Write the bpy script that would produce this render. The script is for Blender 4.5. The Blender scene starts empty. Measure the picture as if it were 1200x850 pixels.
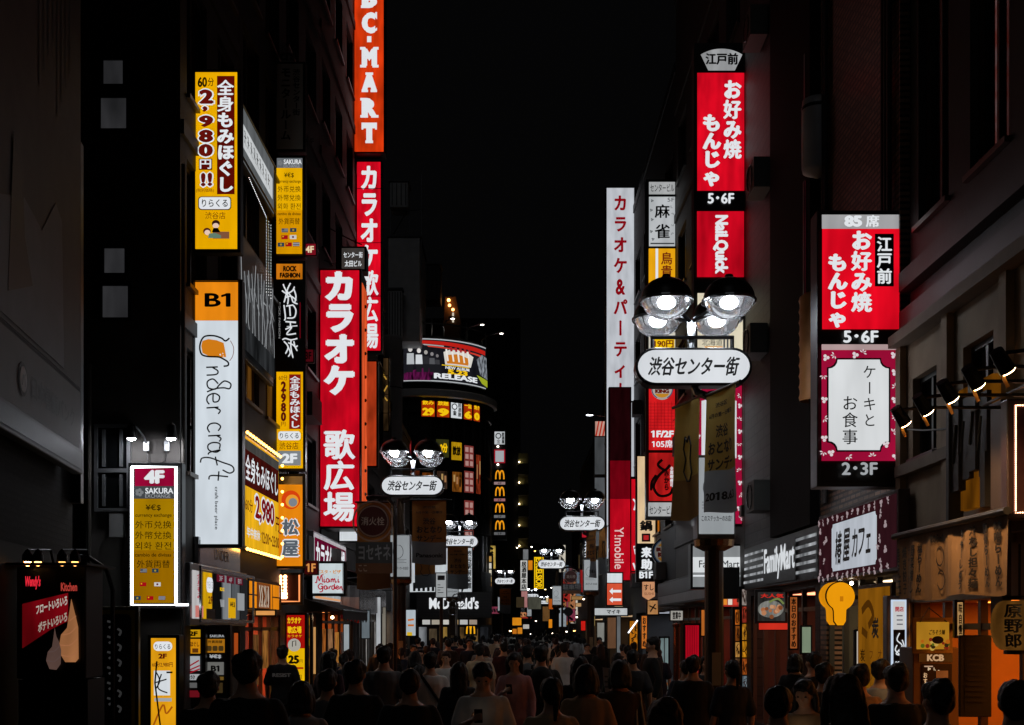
import bpy, bmesh, math, random
from mathutils import Vector, Matrix, noise
rnd = random.Random(7)
S = bpy.context.scene
COL = S.collection
# ------------------------------------------------------------------ camera, night sky, exposure
F, CX, HY, CZ = 1400.0, 600.0, 735.0, 2.05       # focal length in photo pixels, vanishing point, eye height
cd = bpy.data.cameras.new('camera'); cam = bpy.data.objects.new('camera', cd); COL.objects.link(cam)
cam.location = (0, 0, CZ); cam.rotation_euler = (math.pi/2, 0, 0)
cd.sensor_width = 36; cd.lens = F/1200*36; cd.shift_y = (HY-425)/1200; cd.clip_end = 3000; cd.clip_start = .1
S.camera = cam
w = bpy.data.worlds.new('World'); S.world = w; w.use_nodes = True
w.node_tree.nodes['Background'].inputs[0].default_value = (.0013, .0013, .0014, 1)
w.node_tree.nodes['Background'].inputs[1].default_value = 1
sd = bpy.data.lights.new('fill_sun', 'SUN'); sd.energy = .022; sd.angle = math.radians(25); sd.color = (.92, .95, 1)  # added dim fill sun standing in for city sky glow; no moon is up
so = bpy.data.objects.new('fill_sun', sd); COL.objects.link(so); so.rotation_euler = (math.radians(48), 0, math.radians(-12))
vs = S.view_settings; vs.view_transform = 'Standard'; vs.look = 'None'; vs.gamma = 1; vs.exposure = 0; vs.use_curve_mapping = False
cy = S.cycles; cy.max_bounces = 5; cy.diffuse_bounces = 2; cy.glossy_bounces = 3; cy.transparent_max_bounces = 8; cy.transmission_bounces = 3
cy.sample_clamp_indirect = 2; cy.caustics_reflective = False; cy.caustics_refractive = False
cy.use_denoising = True

# ------------------------------------------------------------------ helpers
def P(px, py, d): return Vector(((px-CX)*d/F, d, CZ+(HY-py)*d/F))
def lin(h):
    h = h.lstrip('#'); h = h if len(h) == 6 else ''.join(c*2 for c in h); o = []
    for i in (0, 2, 4):
        c = int(h[i:i+2], 16)/255; o.append(c/12.92 if c <= .04045 else ((c+.055)/1.055)**2.4)
    return o
MC = {}
def em(h, s=1.0, var=.15, letter=False, scale=2.2):
    """a glowing sheet, backlit unless noted: emission with the slight unevenness of the tubes behind it"""
    k = ('em', h, s, var, letter)
    if k in MC: return MC[k]
    m = bpy.data.materials.new('glow_'+h.strip('#')); m.use_nodes = True; nt = m.node_tree; N = nt.nodes; N.clear()
    out = N.new('ShaderNodeOutputMaterial'); e = N.new('ShaderNodeEmission'); e.inputs[0].default_value = (*lin(h), 1)
    nt.links.new(e.outputs[0], out.inputs[0])
    if var > 0 and not letter:
        tc = N.new('ShaderNodeTexCoord'); ns = N.new('ShaderNodeTexNoise'); ns.inputs['Scale'].default_value = scale; ns.inputs['Detail'].default_value = 2
        mp = N.new('ShaderNodeMapRange'); mp.inputs[1].default_value = .3; mp.inputs[2].default_value = .7
        mp.inputs[3].default_value = s*(1-var*1.6); mp.inputs[4].default_value = s*(1+var*.6)
        mg = N.new('ShaderNodeMapping'); mg.inputs['Scale'].default_value = (1.5, 1.5, .4); nt.links.new(tc.outputs['Object'], mg.inputs[0]); nt.links.new(mg.outputs[0], ns.inputs['Vector']); nt.links.new(ns.outputs[0], mp.inputs[0]); nt.links.new(mp.outputs[0], e.inputs[1])
    else: e.inputs[1].default_value = s
    if letter: m.cycles.emission_sampling = 'NONE'
    MC[k] = m; return m
def le(h, s=1.0): return em(h, s, 0, True)
def mat(h, rough=.6, metal=0.0, var=.25, scale=3.0, bump=.0, albedo=None, spec=.5):
    k = ('d', h, rough, metal, var, scale, bump, spec)
    if k in MC: return MC[k]
    m = bpy.data.materials.new('surface_'+h.strip('#')); m.use_nodes = True; nt = m.node_tree; N = nt.nodes
    b = N['Principled BSDF']; c = lin(h)
    b.inputs['Roughness'].default_value = rough; b.inputs['Metallic'].default_value = metal; b.inputs['Specular IOR Level'].default_value = spec
    tc = N.new('ShaderNodeTexCoord'); ns = N.new('ShaderNodeTexNoise'); ns.inputs['Scale'].default_value = scale; ns.inputs['Detail'].default_value = 6
    mx = N.new('ShaderNodeMix'); mx.data_type = 'RGBA'
    mx.inputs[6].default_value = (*[x*(1-var) for x in c], 1); mx.inputs[7].default_value = (*[min(1, x*(1+var)) for x in c], 1)
    nt.links.new(tc.outputs['Object'], ns.inputs['Vector']); nt.links.new(ns.outputs[0], mx.inputs[0]); nt.links.new(mx.outputs[2], b.inputs['Base Color'])
    if bump:
        bp = N.new('ShaderNodeBump'); bp.inputs['Strength'].default_value = bump; bp.inputs['Distance'].default_value = .02
        nt.links.new(ns.outputs[0], bp.inputs['Height']); nt.links.new(bp.outputs[0], b.inputs['Normal'])
    MC[k] = m; return m
def tile_mat(h, mortar, sx, sy, rough=.45, axis='YZ', gloss_var=.3):
    """rectangular tiles laid in courses on a wall"""
    k = ('t', h, mortar, sx, sy, axis)
    if k in MC: return MC[k]
    m = bpy.data.materials.new('tiles_'+h.strip('#')); m.use_nodes = True; nt = m.node_tree; N = nt.nodes; L = nt.links.new
    b = N['Principled BSDF']; tc = N.new('ShaderNodeTexCoord'); sp = N.new('ShaderNodeSeparateXYZ'); cb = N.new('ShaderNodeCombineXYZ')
    L(tc.outputs['Object'], sp.inputs[0]); L(sp.outputs[axis[0]], cb.inputs[0]); L(sp.outputs[axis[1]], cb.inputs[1])
    br = N.new('ShaderNodeTexBrick'); L(cb.outputs[0], br.inputs['Vector'])
    c = lin(h); br.inputs['Color1'].default_value = (*[x*.55 for x in c], 1); br.inputs['Color2'].default_value = (*[x*1.45 for x in c], 1)
    br.inputs['Mortar'].default_value = (*lin(mortar), 1); br.inputs['Scale'].default_value = 1; br.inputs['Mortar Size'].default_value = .018
    br.inputs['Brick Width'].default_value = sx; br.inputs['Row Height'].default_value = sy
    L(br.outputs['Color'], b.inputs['Base Color']); b.inputs['Roughness'].default_value = rough; b.inputs['Specular IOR Level'].default_value = .15 if rough > .7 else .5
    bp = N.new('ShaderNodeBump'); bp.inputs['Strength'].default_value = .5; bp.inputs['Distance'].default_value = .01; bp.invert = True
    L(br.outputs['Fac'], bp.inputs['Height']); L(bp.outputs[0], b.inputs['Normal'])
    MC[k] = m; return m
def cloth_mat(h):
    k = ('c', h)
    if k in MC: return MC[k]
    m = mat(h, .9, var=.15, scale=5, spec=.1+len(MC)*1e-6); nt = m.node_tree; N = nt.nodes; b = N['Principled BSDF']; out = [n for n in N if n.type == 'OUTPUT_MATERIAL'][0]
    t = N.new('ShaderNodeBsdfTranslucent'); mx = N.new('ShaderNodeMixShader'); mx.inputs[0].default_value = .5; nt.links.new(b.inputs['Base Color'].links[0].from_socket, t.inputs[0])
    nt.links.new(b.outputs[0], mx.inputs[1]); nt.links.new(t.outputs[0], mx.inputs[2]); nt.links.new(mx.outputs[0], out.inputs[0]); MC[k] = m; return m
def glass_mat():
    if 'glass' in MC: return MC['glass']
    m = bpy.data.materials.new('clear_glass'); m.use_nodes = True; nt = m.node_tree; N = nt.nodes; N.clear()
    out = N.new('ShaderNodeOutputMaterial'); t = N.new('ShaderNodeBsdfTransparent'); g = N.new('ShaderNodeBsdfGlossy'); g.inputs['Roughness'].default_value = .16
    t.inputs[0].default_value = (.93, .95, .95, 1)
    fr = N.new('ShaderNodeFresnel'); fr.inputs[0].default_value = 1.6; mx = N.new('ShaderNodeMixShader')
    nt.links.new(fr.outputs[0], mx.inputs[0]); nt.links.new(t.outputs[0], mx.inputs[1]); nt.links.new(g.outputs[0], mx.inputs[2]); tr = N.new('ShaderNodeBsdfTranslucent'); tr.inputs[0].default_value = (.9, .92, .95, 1); m2 = N.new('ShaderNodeMixShader'); m2.inputs[0].default_value = .02
    nt.links.new(mx.outputs[0], m2.inputs[1]); nt.links.new(tr.outputs[0], m2.inputs[2]); nt.links.new(m2.outputs[0], out.inputs[0])
    MC['glass'] = m; return m

BLACK = mat('#161616', .45); BLACKM = mat('#1a1a1b', .35, .6); DARK = mat('#2a2a2b', .6); STEEL = mat('#8d9093', .3, .9); GREYM = mat('#5c5e60', .4, .5)
ALU = mat('#a9acae', .35, .85)

class MB:
    """collects boxes, tubes and sheets; build() links them as ONE mesh object"""
    def __init__(s): s.v = []; s.f = []
    def add(s, vs, fs):
        o = len(s.v); s.v += [tuple(v) for v in vs]; s.f += [tuple(i+o for i in f) for f in fs]; return s
    def box(s, x0, y0, z0, x1, y1, z1):
        return s.add([(x0,y0,z0),(x1,y0,z0),(x1,y1,z0),(x0,y1,z0),(x0,y0,z1),(x1,y0,z1),(x1,y1,z1),(x0,y1,z1)],
                     [(0,3,2,1),(4,5,6,7),(0,1,5,4),(1,2,6,5),(2,3,7,6),(3,0,4,7)])
    def tube(s, pts, r, n=8, r1=None):
        pts = [Vector(p) for p in pts]; vs = []; fs = []; m = len(pts); up = None
        for i, p in enumerate(pts):
            t = (pts[min(i+1, m-1)]-pts[max(i-1, 0)]).normalized()
            a = t.cross(Vector((0, 0, 1)) if abs(t.z) < .95 else Vector((1, 0, 0))).normalized()
            if up is not None and a.dot(up) < 0: a = -a
            up = a; b = t.cross(a)
            rr = r if r1 is None else r+(r1-r)*i/max(1, m-1)
            for k in range(n):
                q = 2*math.pi*k/n; vs.append(p+a*math.cos(q)*rr+b*math.sin(q)*rr)
        for i in range(m-1):
            for k in range(n): fs.append((i*n+k, i*n+(k+1) % n, (i+1)*n+(k+1) % n, (i+1)*n+k))
        fs.append(tuple(range(n-1, -1, -1))); fs.append(tuple((m-1)*n+k for k in range(n)))
        return s.add(vs, fs)
    def lathe(s, prof, c=(0, 0, 0), n=16, a0=0, a1=2*math.pi, sx=1, sy=1):
        full = abs(a1-a0-2*math.pi) < 1e-6; m = n if full else n+1; vs = []; fs = []
        for r, z in prof:
            for k in range(m):
                q = a0+(a1-a0)*k/n; vs.append((c[0]+r*math.cos(q)*sx, c[1]+r*math.sin(q)*sy, c[2]+z))
        for i in range(len(prof)-1):
            for k in range(n):
                k2 = (k+1) % m; fs.append((i*m+k, i*m+k2, (i+1)*m+k2, (i+1)*m+k))
        return s.add(vs, fs)
    def prism(s, pts, y0, y1):
        """outline in x,z given thickness along y"""
        n = len(pts); vs = [(x, y0, z) for x, z in pts]+[(x, y1, z) for x, z in pts]
        fs = [tuple(range(n)), tuple(range(2*n-1, n-1, -1))]+[(i, i+n, (i+1) % n+n, (i+1) % n) for i in range(n)]
        return s.add(vs, fs)
    def ball(s, c, rx, ry=None, rz=None, n=10, m=7):
        ry = ry or rx; rz = rz or rx; vs = [(c[0], c[1], c[2]-rz)]; fs = []
        for i in range(1, m):
            t = -math.pi/2+math.pi*i/m
            for k in range(n):
                q = 2*math.pi*k/n; vs.append((c[0]+rx*math.cos(t)*math.cos(q), c[1]+ry*math.cos(t)*math.sin(q), c[2]+rz*math.sin(t)))
        vs.append((c[0], c[1], c[2]+rz)); e = len(vs)-1
        for k in range(n): fs.append((0, 1+(k+1) % n, 1+k)); fs.append((e, e-n+k, e-n+(k+1) % n))
        for i in range(m-2):
            for k in range(n): fs.append((1+i*n+k, 1+i*n+(k+1) % n, 1+(i+1)*n+(k+1) % n, 1+(i+1)*n+k))
        return s.add(vs, fs)
    def mesh(s, name):
        me = bpy.data.meshes.new(name); me.from_pydata(s.v, [], s.f); me.update(); return me
    def build(s, name, m, parent=None, smooth=False, bevel=0):
        me = s.mesh(name)
        if m: me.materials.append(m)
        if smooth:
            for p in me.polygons: p.use_smooth = True
        o = bpy.data.objects.new(name, me); COL.objects.link(o)
        if parent: o.parent = parent
        if bevel:
            b = o.modifiers.new('bevel', 'BEVEL'); b.width = bevel; b.segments = 2; b.limit_method = 'ANGLE'
        return o
def tag(o, label, cat, group=None, kind=None):
    if label: o['label'] = label
    if cat: o['category'] = cat
    if group: o['group'] = group
    if kind: o['kind'] = kind
    return o
def thing(name, label, cat, loc=(0, 0, 0), rz=0, group=None):
    o = bpy.data.objects.new(name, None); COL.objects.link(o); o.empty_display_size = .2
    o.location = loc; o.rotation_euler = (0, 0, rz); return tag(o, label, cat, group)

# ------------------------------------------------------------------ lettering
FC = bpy.data.curves.new('type', 'FONT'); FO = bpy.data.objects.new('type', FC); FC.resolution_u = 3
GC = {}
def glyph(ch, off):
    k = (ch, off)
    if k not in GC:
        FC.body = ch; FC.offset = off; me = bpy.data.meshes.new_from_object(FO)
        vs = [(v.co.x, v.co.y) for v in me.vertices]; fs = [tuple(p.vertices) for p in me.polygons]
        bpy.data.meshes.remove(me)
        for i, c in enumerate(ch):          # the plain upright figure one gets its flag
            if c == '1':
                FC.body = ch[:i+1]; me = bpy.data.meshes.new_from_object(FO); xr = max(v.co.x for v in me.vertices); bpy.data.meshes.remove(me); xl = xr-.1-2*off; n = len(vs)
                vs += [(xl, .68+off), (xl-.03, .66), (xl-.15, .6), (xl-.15, .5), (xl, .57)]; fs.append((n, n+1, n+2, n+3, n+4))
        GC[k] = (vs, fs)
    return GC[k]
def layout(body, off=0.0, strike=0.0):
    """returns verts (x,y,depth), faces of a line of type; strike thickens by over-printing"""
    if any(ord(c) > 0x3400 for c in body): off = 0.0; strike *= 1.15      # dense characters keep their counters
    vs, fs = glyph(body, off); V = []; Fs = []
    sh = [(0, 0)]
    if strike: sh = [(0, 0), (strike, 0), (-strike, 0), (0, strike*.7), (0, -strike*.7)]
    for i, (dx, dy) in enumerate(sh):
        o = len(V); V += [(x+dx, y+dy, i) for x, y in vs]; Fs += [tuple(j+o for j in f) for f in fs]
    return V, Fs

class Sign:
    """a board built in its own flat units (photo pixels at its distance, or metres); layers step out towards the viewer"""
    def __init__(s, name, label, cat='sign', group=None, px=None, d=None, facade=None, rot=0, depth=.22, frame=BLACKM, pad=None, body=True, parent=None, loc=None, size=None):
        if px:
            x0, y0, x1, y1 = px; s.s = d/F; s.cx = (x0+x1)/2; s.cy = y1; o = P(s.cx, y1, d); s.rect = px; rz = rot
        elif facade:
            side, X, dA, dB, z0, z1 = facade; s.s = 1; W = dB-dA; H = z1-z0; s.cx = W/2; s.cy = H; s.rect = (0, 0, W, H)
            o = Vector((X, (dA+dB)/2, z0)); rz = math.pi/2 if side < 0 else -math.pi/2
        else:
            s.s = 1; s.rect = (0, 0, size[0], size[1]); s.cx = size[0]/2; s.cy = size[1]; o = Vector(loc); rz = rot
        s.lay = 0.0; s.d = depth
        if parent is None: s.root = thing(name, label, cat, o, rz, group)
        else: s.root = parent
        if body:
            p = (pad if pad is not None else .05)/s.s
            x0, y0, x1, y1 = s.rect; a = s.L(x0-p, y1+p); b = s.L(x1+p, y0-p)
            MB().box(a[0], .002, a[1], b[0], depth, b[1]).build('casing', frame, s.root, bevel=.012)
    def L(s, x, y): return ((x-s.cx)*s.s, -(y-s.cy)*s.s)
    def step(s): s.lay += .005; return -s.lay
    def panel(s, m, x0=None, y0=None, x1=None, y1=None, name='face', th=.003):
        if x0 is None: x0, y0, x1, y1 = s.rect
        y = s.step(); a = s.L(x0, y1); b = s.L(x1, y0)
        return MB().box(a[0], y, a[1], b[0], y+th, b[1]).build(name, m, s.root)
    def rim(s, m, x0, y0, x1, y1, t, name='border', th=.03):
        y = s.step(); a = s.L(x0, y1); b = s.L(x1, y0); t *= s.s; q = MB()
        q.box(a[0], y-th, a[1], b[0], y, a[1]+t); q.box(a[0], y-th, b[1]-t, b[0], y, b[1])
        q.box(a[0], y-th, a[1]+t, a[0]+t, y, b[1]-t); q.box(b[0]-t, y-th, a[1]+t, b[0], y, b[1]-t)
        return q.build(name, m, s.root)
    def poly(s, m, pts, name='emblem', th=.003):
        y = s.step(); return MB().prism([s.L(*p) for p in pts], y, y+th).build(name, m, s.root)
    def polys(s, m, lst, name='emblem', th=.003):
        y = s.step(); q = MB()
        for i, pts in enumerate(lst): q.prism([s.L(*p) for p in pts], y-i*.00005, y+th)
        return q.build(name, m, s.root)
    def disc(s, m, cx, cy, rx, ry=None, name='disc', n=28, a0=0, a1=2*math.pi):
        ry = ry or rx; return s.poly(m, [(cx+rx*math.cos(a0+(a1-a0)*k/n), cy-ry*math.sin(a0+(a1-a0)*k/n)) for k in range(n)], name)
    def bulbs(s, m, pts, r, name='bulbs', out=.03):
        q = MB()
        for x, y in pts:
            a = s.L(x, y); q.ball((a[0], -s.lay-out, a[1]), r, n=6, m=4)
        return q.build(name, m, s.root)
    def put(s, V, Fs, m, name='lettering'):
        y = s.step(); q = MB()
        q.v = [(*s.L(a, b), c) for a, b, c in V]; q.v = [(a, y-c*.00015, b) for a, b, c in q.v]; q.f = Fs
        return q.build(name, m, s.root)
    def text(s, body, x0, y0, x1, y1, m, off=.0, strike=.0, slant=0, rot=0, name='lettering', keep=False):
        """one line of type fitted to the rectangle; rot=90: turned a quarter clockwise (reads downwards)"""
        V, Fs = layout(body, off, strike)
        if slant: V = [(x+y*slant, y, c) for x, y, c in V]
        if not V: return
        ax = min(v[0] for v in V); bx = max(v[0] for v in V); ay = min(v[1] for v in V); by = max(v[1] for v in V)
        W = bx-ax or 1; H = by-ay or 1; R = []
        for x, y, c in V:
            u = (x-ax)/W; v = (by-y)/H
            if rot == 90: u, v = 1-v, u
            R.append((x0+u*(x1-x0), y0+v*(y1-y0), c))
        return s.put(R, Fs, m, name)
    def column(s, body, x0, y0, x1, y1, m, off=.0, strike=.0, name='lettering', fill=1.0, slant=0):
        """characters stacked downwards, one cell each"""
        n = len(body); h = (y1-y0)/n; V = []; Fs = []
        for i, ch in enumerate(body):
            if ch == ' ': continue
            vs, fs = layout(ch, off, strike); o = len(V)
            for x, y, c in vs:
                wide = ord(ch) > 0x2000
                if not wide: x = x+.5-(max(v[0] for v in vs)+min(v[0] for v in vs))/2
                u = x; v = .88-y
                if not wide: v = (.36-y)*1.25+.5
                if ch in 'ー・' and ch == 'ー': u, v = 1-v, u
                u = .5+(u-.5)*fill; v = .5+(v-.5)*fill; u += (.5-v)*slant
                V.append((x0+u*(x1-x0), y0+(i+v)*h, c))
            Fs += [tuple(j+o for j in f) for f in fs]
        return s.put(V, Fs, m, name)
    def stroke(s, lines, wd, m, name='lettering', sm=True):
        """brush strokes: each a list of points, drawn as a ribbon wd units wide"""
        y = s.step(); q = MB(); k = 0
        for pts in lines:
            if sm and len(pts) > 2:
                o = []
                for i in range(len(pts)-1):
                    p0 = pts[max(i-1, 0)]; p1 = pts[i]; p2 = pts[i+1]; p3 = pts[min(i+2, len(pts)-1)]
                    for t in range(5):
                        t /= 5; o.append(tuple(.5*(2*p1[j]+(p2[j]-p0[j])*t+(2*p0[j]-5*p1[j]+4*p2[j]-p3[j])*t*t+(3*p1[j]-p0[j]-3*p2[j]+p3[j])*t**3) for j in (0, 1)))
                pts = o+[pts[-1]]
            vs = []
            for i, p in enumerate(pts):
                a = Vector(pts[max(i-1, 0)][:2]); b = Vector(pts[min(i+1, len(pts)-1)][:2]); t = (b-a); t = t.normalized() if t.length else Vector((1, 0))
                ww = wd*(p[2] if len(p) > 2 else 1); nx, ny = -t.y*ww/2, t.x*ww/2; k += 1
                for sg in (1, -1):
                    l = s.L(p[0]+sg*nx, p[1]+sg*ny); vs.append((l[0], y-k*.00003, l[1]))
            q.add(vs, [(2*i, 2*i+1, 2*i+3, 2*i+2) for i in range(len(pts)-1)])
        return q.build(name, m, s.root)
    def tube(s, pts, r, m, name, out=0.0):
        q = MB(); pp = []
        for p in pts:
            a = s.L(p[0], p[1]); pp.append((a[0], p[2] if len(p) > 2 else out, a[1]))
        return q.tube(pp, r, 6).build(name, m, s.root)
    def bracket(s, side, ys, ln=.35, m=BLACKM):
        """arms tying a projecting board back to its wall"""
        q = MB(); x = s.L(s.rect[0] if side < 0 else s.rect[2], 0)[0]
        for yy in ys:
            z = s.L(0, yy)[1]; a, b = sorted((x, x+side*ln)); q.box(a, s.d*.35, z-.03, b, s.d*.65, z+.03)
        return q.build('bracket', m, s.root)
# ------------------------------------------------------------------ the ground and the street
def sheet(name, x0, y0, x1, y1, z, m):
    o = MB().add([(x0,y0,z),(x1,y0,z),(x1,y1,z),(x0,y1,z)], [(0,1,2,3)]).build(name, m); return tag(o, None, None, kind='structure')
sheet('ground', -900, -300, 900, 1500, 0, mat('#303032', .75, bump=.3, scale=8))
sheet('road', -3.6, -8, 3.6, 210, .004, tile_mat('#4a4744', '#2c2b2a', .3, .15, .5, 'XY'))
sheet('pavement', -5.0, -8, -3.9, 62, .006, tile_mat('#5a5856', '#333231', .4, .4, .5, 'XY'))
sheet('pavement', 3.9, -8, 5.0, 130, .006, tile_mat('#5a5856', '#333231', .4, .4, .5, 'XY'))
for sx in (-1, 1):
    k = MB(); [k.box(sx*3.75-.14, -8+i*1.5, 0, sx*3.75+.14, -8+i*1.5+1.48, .035) for i in range(92)]
    tag(k.build('gutter', mat('#6b6967', .7)), None, None, kind='structure')
for x, y in ((1.1, 27), (-1.3, 33), (.4, 42)):
    tag(MB().lathe([(0, .02), (.3, .02), (.32, .006)], (x, y, 0), 24).build('manhole_cover', mat('#3a3a3c', .4, .8)), 'round iron manhole cover set in the paving %d strides up the street' % y, 'manhole cover', 'manhole covers in the street')

# ------------------------------------------------------------------ buildings
PANE = mat('#08090a', .08, 0, .1, spec=.6); PANEW = mat('#3b2412', .15, 0, .4, 1.2); FRAME = mat('#4a4038', .4, .3); FRAMED = mat('#242322', .4, .4)
def building(name, label, side, y0, y1, h, wm, X=5.0, depth=9, first=3.6, fh=3.3, bays=2, ww=.62, wh=.52, pane=PANE, frame=FRAMED, shop=None, skip=(), band=None, lit=(), litm=None, group=None, y_end=0.03, zb=0.0):
    y1 -= y_end; W = y1-y0; root = thing(name, label, 'building', (side*X, (y0+y1)/2, 0), 0, group)
    ox, oy = root.location.x, root.location.y
    def pos(u, z, n): return (side*(X-n)-ox, y0+u-oy, z)
    ops = []; nf = int((h-first-.6)/fh)
    for i in range(nf):
        for b in range(bays):
            if (i, b) in skip: continue
            bw = W/bays; u0 = b*bw+bw*(1-ww)/2; z0 = first+i*fh+fh*(1-wh)*.55
            ops.append((u0, u0+bw*ww, z0, z0+fh*wh, .22, (i, b)))
    if shop: ops.append((shop[0], shop[1], .12, shop[2], .25, 'shop'))
    us = sorted({0, W}|{o[0] for o in ops}|{o[1] for o in ops}); zs = sorted({zb, h}|{o[2] for o in ops}|{o[3] for o in ops})
    q = MB()
    for a, b in zip(us, us[1:]):
        for c, d in zip(zs, zs[1:]):
            um, zm = (a+b)/2, (c+d)/2
            if any(o[0] < um < o[1] and o[2] < zm < o[3] for o in ops): continue
            q.add([pos(a, c, 0), pos(b, c, 0), pos(b, d, 0), pos(a, d, 0)], [(0, 1, 2, 3)])
    for o in ops:
        a, b, c, d, r = o[:5]
        for e in (((a, c), (b, c)), ((b, c), (b, d)), ((b, d), (a, d)), ((a, d), (a, c))):
            q.add([pos(*e[0], 0), pos(*e[1], 0), pos(*e[1], -r), pos(*e[0], -r)], [(0, 1, 2, 3)])
    q.add([pos(0, zb, 0), pos(0, zb, -depth), pos(0, h, -depth), pos(0, h, 0)], [(0, 1, 2, 3)])
    q.add([pos(W, zb, 0), pos(W, zb, -depth), pos(W, h, -depth), pos(W, h, 0)], [(0, 1, 2, 3)])
    q.add([pos(0, zb, -depth), pos(W, zb, -depth), pos(W, h, -depth), pos(0, h, -depth)], [(0, 1, 2, 3)])
    wall = q.build('wall', wm, root)
    r = MB(); a = pos(0, h, .04); b = pos(W, h, -depth); x0, x1 = sorted((a[0], b[0])); r.box(x0, a[1]+.01, h+.002, x1, b[1]-.01, h+.3); r.build('roof', DARK, root)
    if band:
        for i in range(nf+1):
            z = first+i*fh-.02; a = pos(0, z, .01); b = pos(W, z, band); x0, x1 = sorted((a[0], b[0])); MB().box(x0, a[1]+.05, z-.14, x1, b[1]-.05, z+.1).build('floor_band', wm, root)
    for o in ops:
        a, b, c, d, rr, key = o
        if key == 'shop': continue
        fr = MB()
        def bar(u0, z0, u1, z1, n0=-.16, n1=-.09):
            p = pos(u0, z0, n0); t = pos(u1, z1, n1); xa, xb = sorted((p[0], t[0])); fr.box(xa, p[1], z0, xb, t[1], z1)
        e = .002
        bar(a+e, c+e, b-e, c+.06); bar(a+e, d-.06, b-e, d-e); bar(a+e, c+.06, a+.06, d-.06); bar(b-.06, c+.06, b-e, d-.06)
        m_ = (a+b)/2; bar(m_-.03, c+.06, m_+.03, d-.06, -.155, -.1)
        bar(a-.05, c-.07, b+.05, c-.005, .005, .07)
        wf = fr.build('window', frame, root)
        L = litm if (litm and key in lit) else pane
        MB().add([pos(a+e, c+e, -.14), pos(b-e, c+e, -.14), pos(b-e, d-e, -.14), pos(a+e, d-e, -.14)], [(0, 1, 2, 3)]).build('pane', L, wf)
    return root, pos
def side_of(pos): return -1 if pos(0, 0, 1)[0] > pos(0, 0, 0)[0] else 1
def room(root, pos, u0, u1, z1, wallm, floorm, light, power, deep=2.6, z0=.12, lamps=1, n0=-.25):
    """the inside of a shop behind its open front, with a lit ceiling panel"""
    n1 = -deep; f = [(u0, z0), (u1, z0), (u1, z1), (u0, z1)]
    q = MB().add([pos(u, z, n0) for u, z in f]+[pos(u, z, n1) for u, z in f], [(4, 5, 6, 7), (0, 4, 7, 3), (1, 5, 6, 2), (3, 7, 6, 2)])
    o = q.build('shop_interior', wallm, root)
    MB().add([pos(u0, z0-.003, 0), pos(u1, z0-.003, 0), pos(u1, z0-.003, n1), pos(u0, z0-.003, n1)], [(0, 1, 2, 3)]).build('floor', floorm, o)
    r_ = random.Random(int(u1*10)+int(z1*7)); u = u0+.1
    while u < u1-.5:            # shelving and counters along the back of the shop
        w_ = r_.uniform(.5, 1.1); w_ = min(w_, u1-u-.05); hh = r_.choice((.95, 1.2, 1.7, 1.9)); n_ = n1+r_.uniform(.3, .9); q = MB(); A = pos(u, 0, n1+.02); B = pos(u+w_, 0, n_); xa, xb = sorted((A[0], B[0])); q.box(xa, A[1], z0, xb, B[1]-.04, z0+hh); s_ = q.build('shelf', mat(r_.choice(('#6a5a48', '#4a4038', '#8a8478', '#3a2a22')), .6), o)
        for z in [z0+.3+.35*i for i in range(int(hh/.36))]:
            q = MB(); v = A[1]+.04
            while v < B[1]-.2: k_ = r_.uniform(.06, .16); fx = xb if side_of(pos) < 0 else xa; q.box(fx-.02, v, z, fx+.02, v+k_, z+r_.uniform(.1, .26)); v += k_+.02
            if q.v: q.build('goods', mat(r_.choice(('#c8a070', '#b84030', '#d8d0c0', '#5a7a90', '#c87828')), .5, var=.6, scale=9), s_)
        u += w_+r_.uniform(.1, .5)
    for i in range(lamps):
        a = u0+(u1-u0)*(i+.2)/lamps; b = u0+(u1-u0)*(i+.8)/lamps
        MB().add([pos(a, z1-.01, n0-.3), pos(b, z1-.01, n0-.3), pos(b, z1-.01, n1+.5), pos(a, z1-.01, n1+.5)], [(0, 1, 2, 3)]).build('ceiling_light', em(light, power, 0), o)
    return o
W1 = mat('#33302d', .7, bump=.2); W2 = mat('#3c3833', .65, bump=.2); W3 = mat('#2b2b2d', .7, bump=.2); W4 = mat('#464341', .75, bump=.3)
# near left corner building, its long face turned a little away from the street
def oriented(x, y, ang, L, D, H):
    r = thing('corner_building', 'dark corner building at the left edge carrying a huge grey banner', 'building', (x, y, 0), ang); return r
nb = oriented(-5.52, 15.0, math.radians(7.9), 0, 0, 0)
# local: -y runs towards the camera along its face, +x is the street side
MB().box(-8, -9, 0, 0, 0, 24).build('wall', tile_mat('#131212', '#080808', .22, .07, .8), nb)
q = MB(); q.box(.003, -8.5, .1, .06, -.3, 2.9); q.build('storefront', mat('#0d0c0c', .7, spec=.2), nb)
q = MB(); q.box(.003, -.13, 3.6, .13, .02, 8.1); q.build('corner_post', mat('#4a4c50', .4, .9, .3, 1.5), nb)
q = MB(); q.box(.062, -2.2, 0.3, .1, -1.0, 2.35); q.build('door', mat('#3a1f1c', .4), nb)
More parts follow.
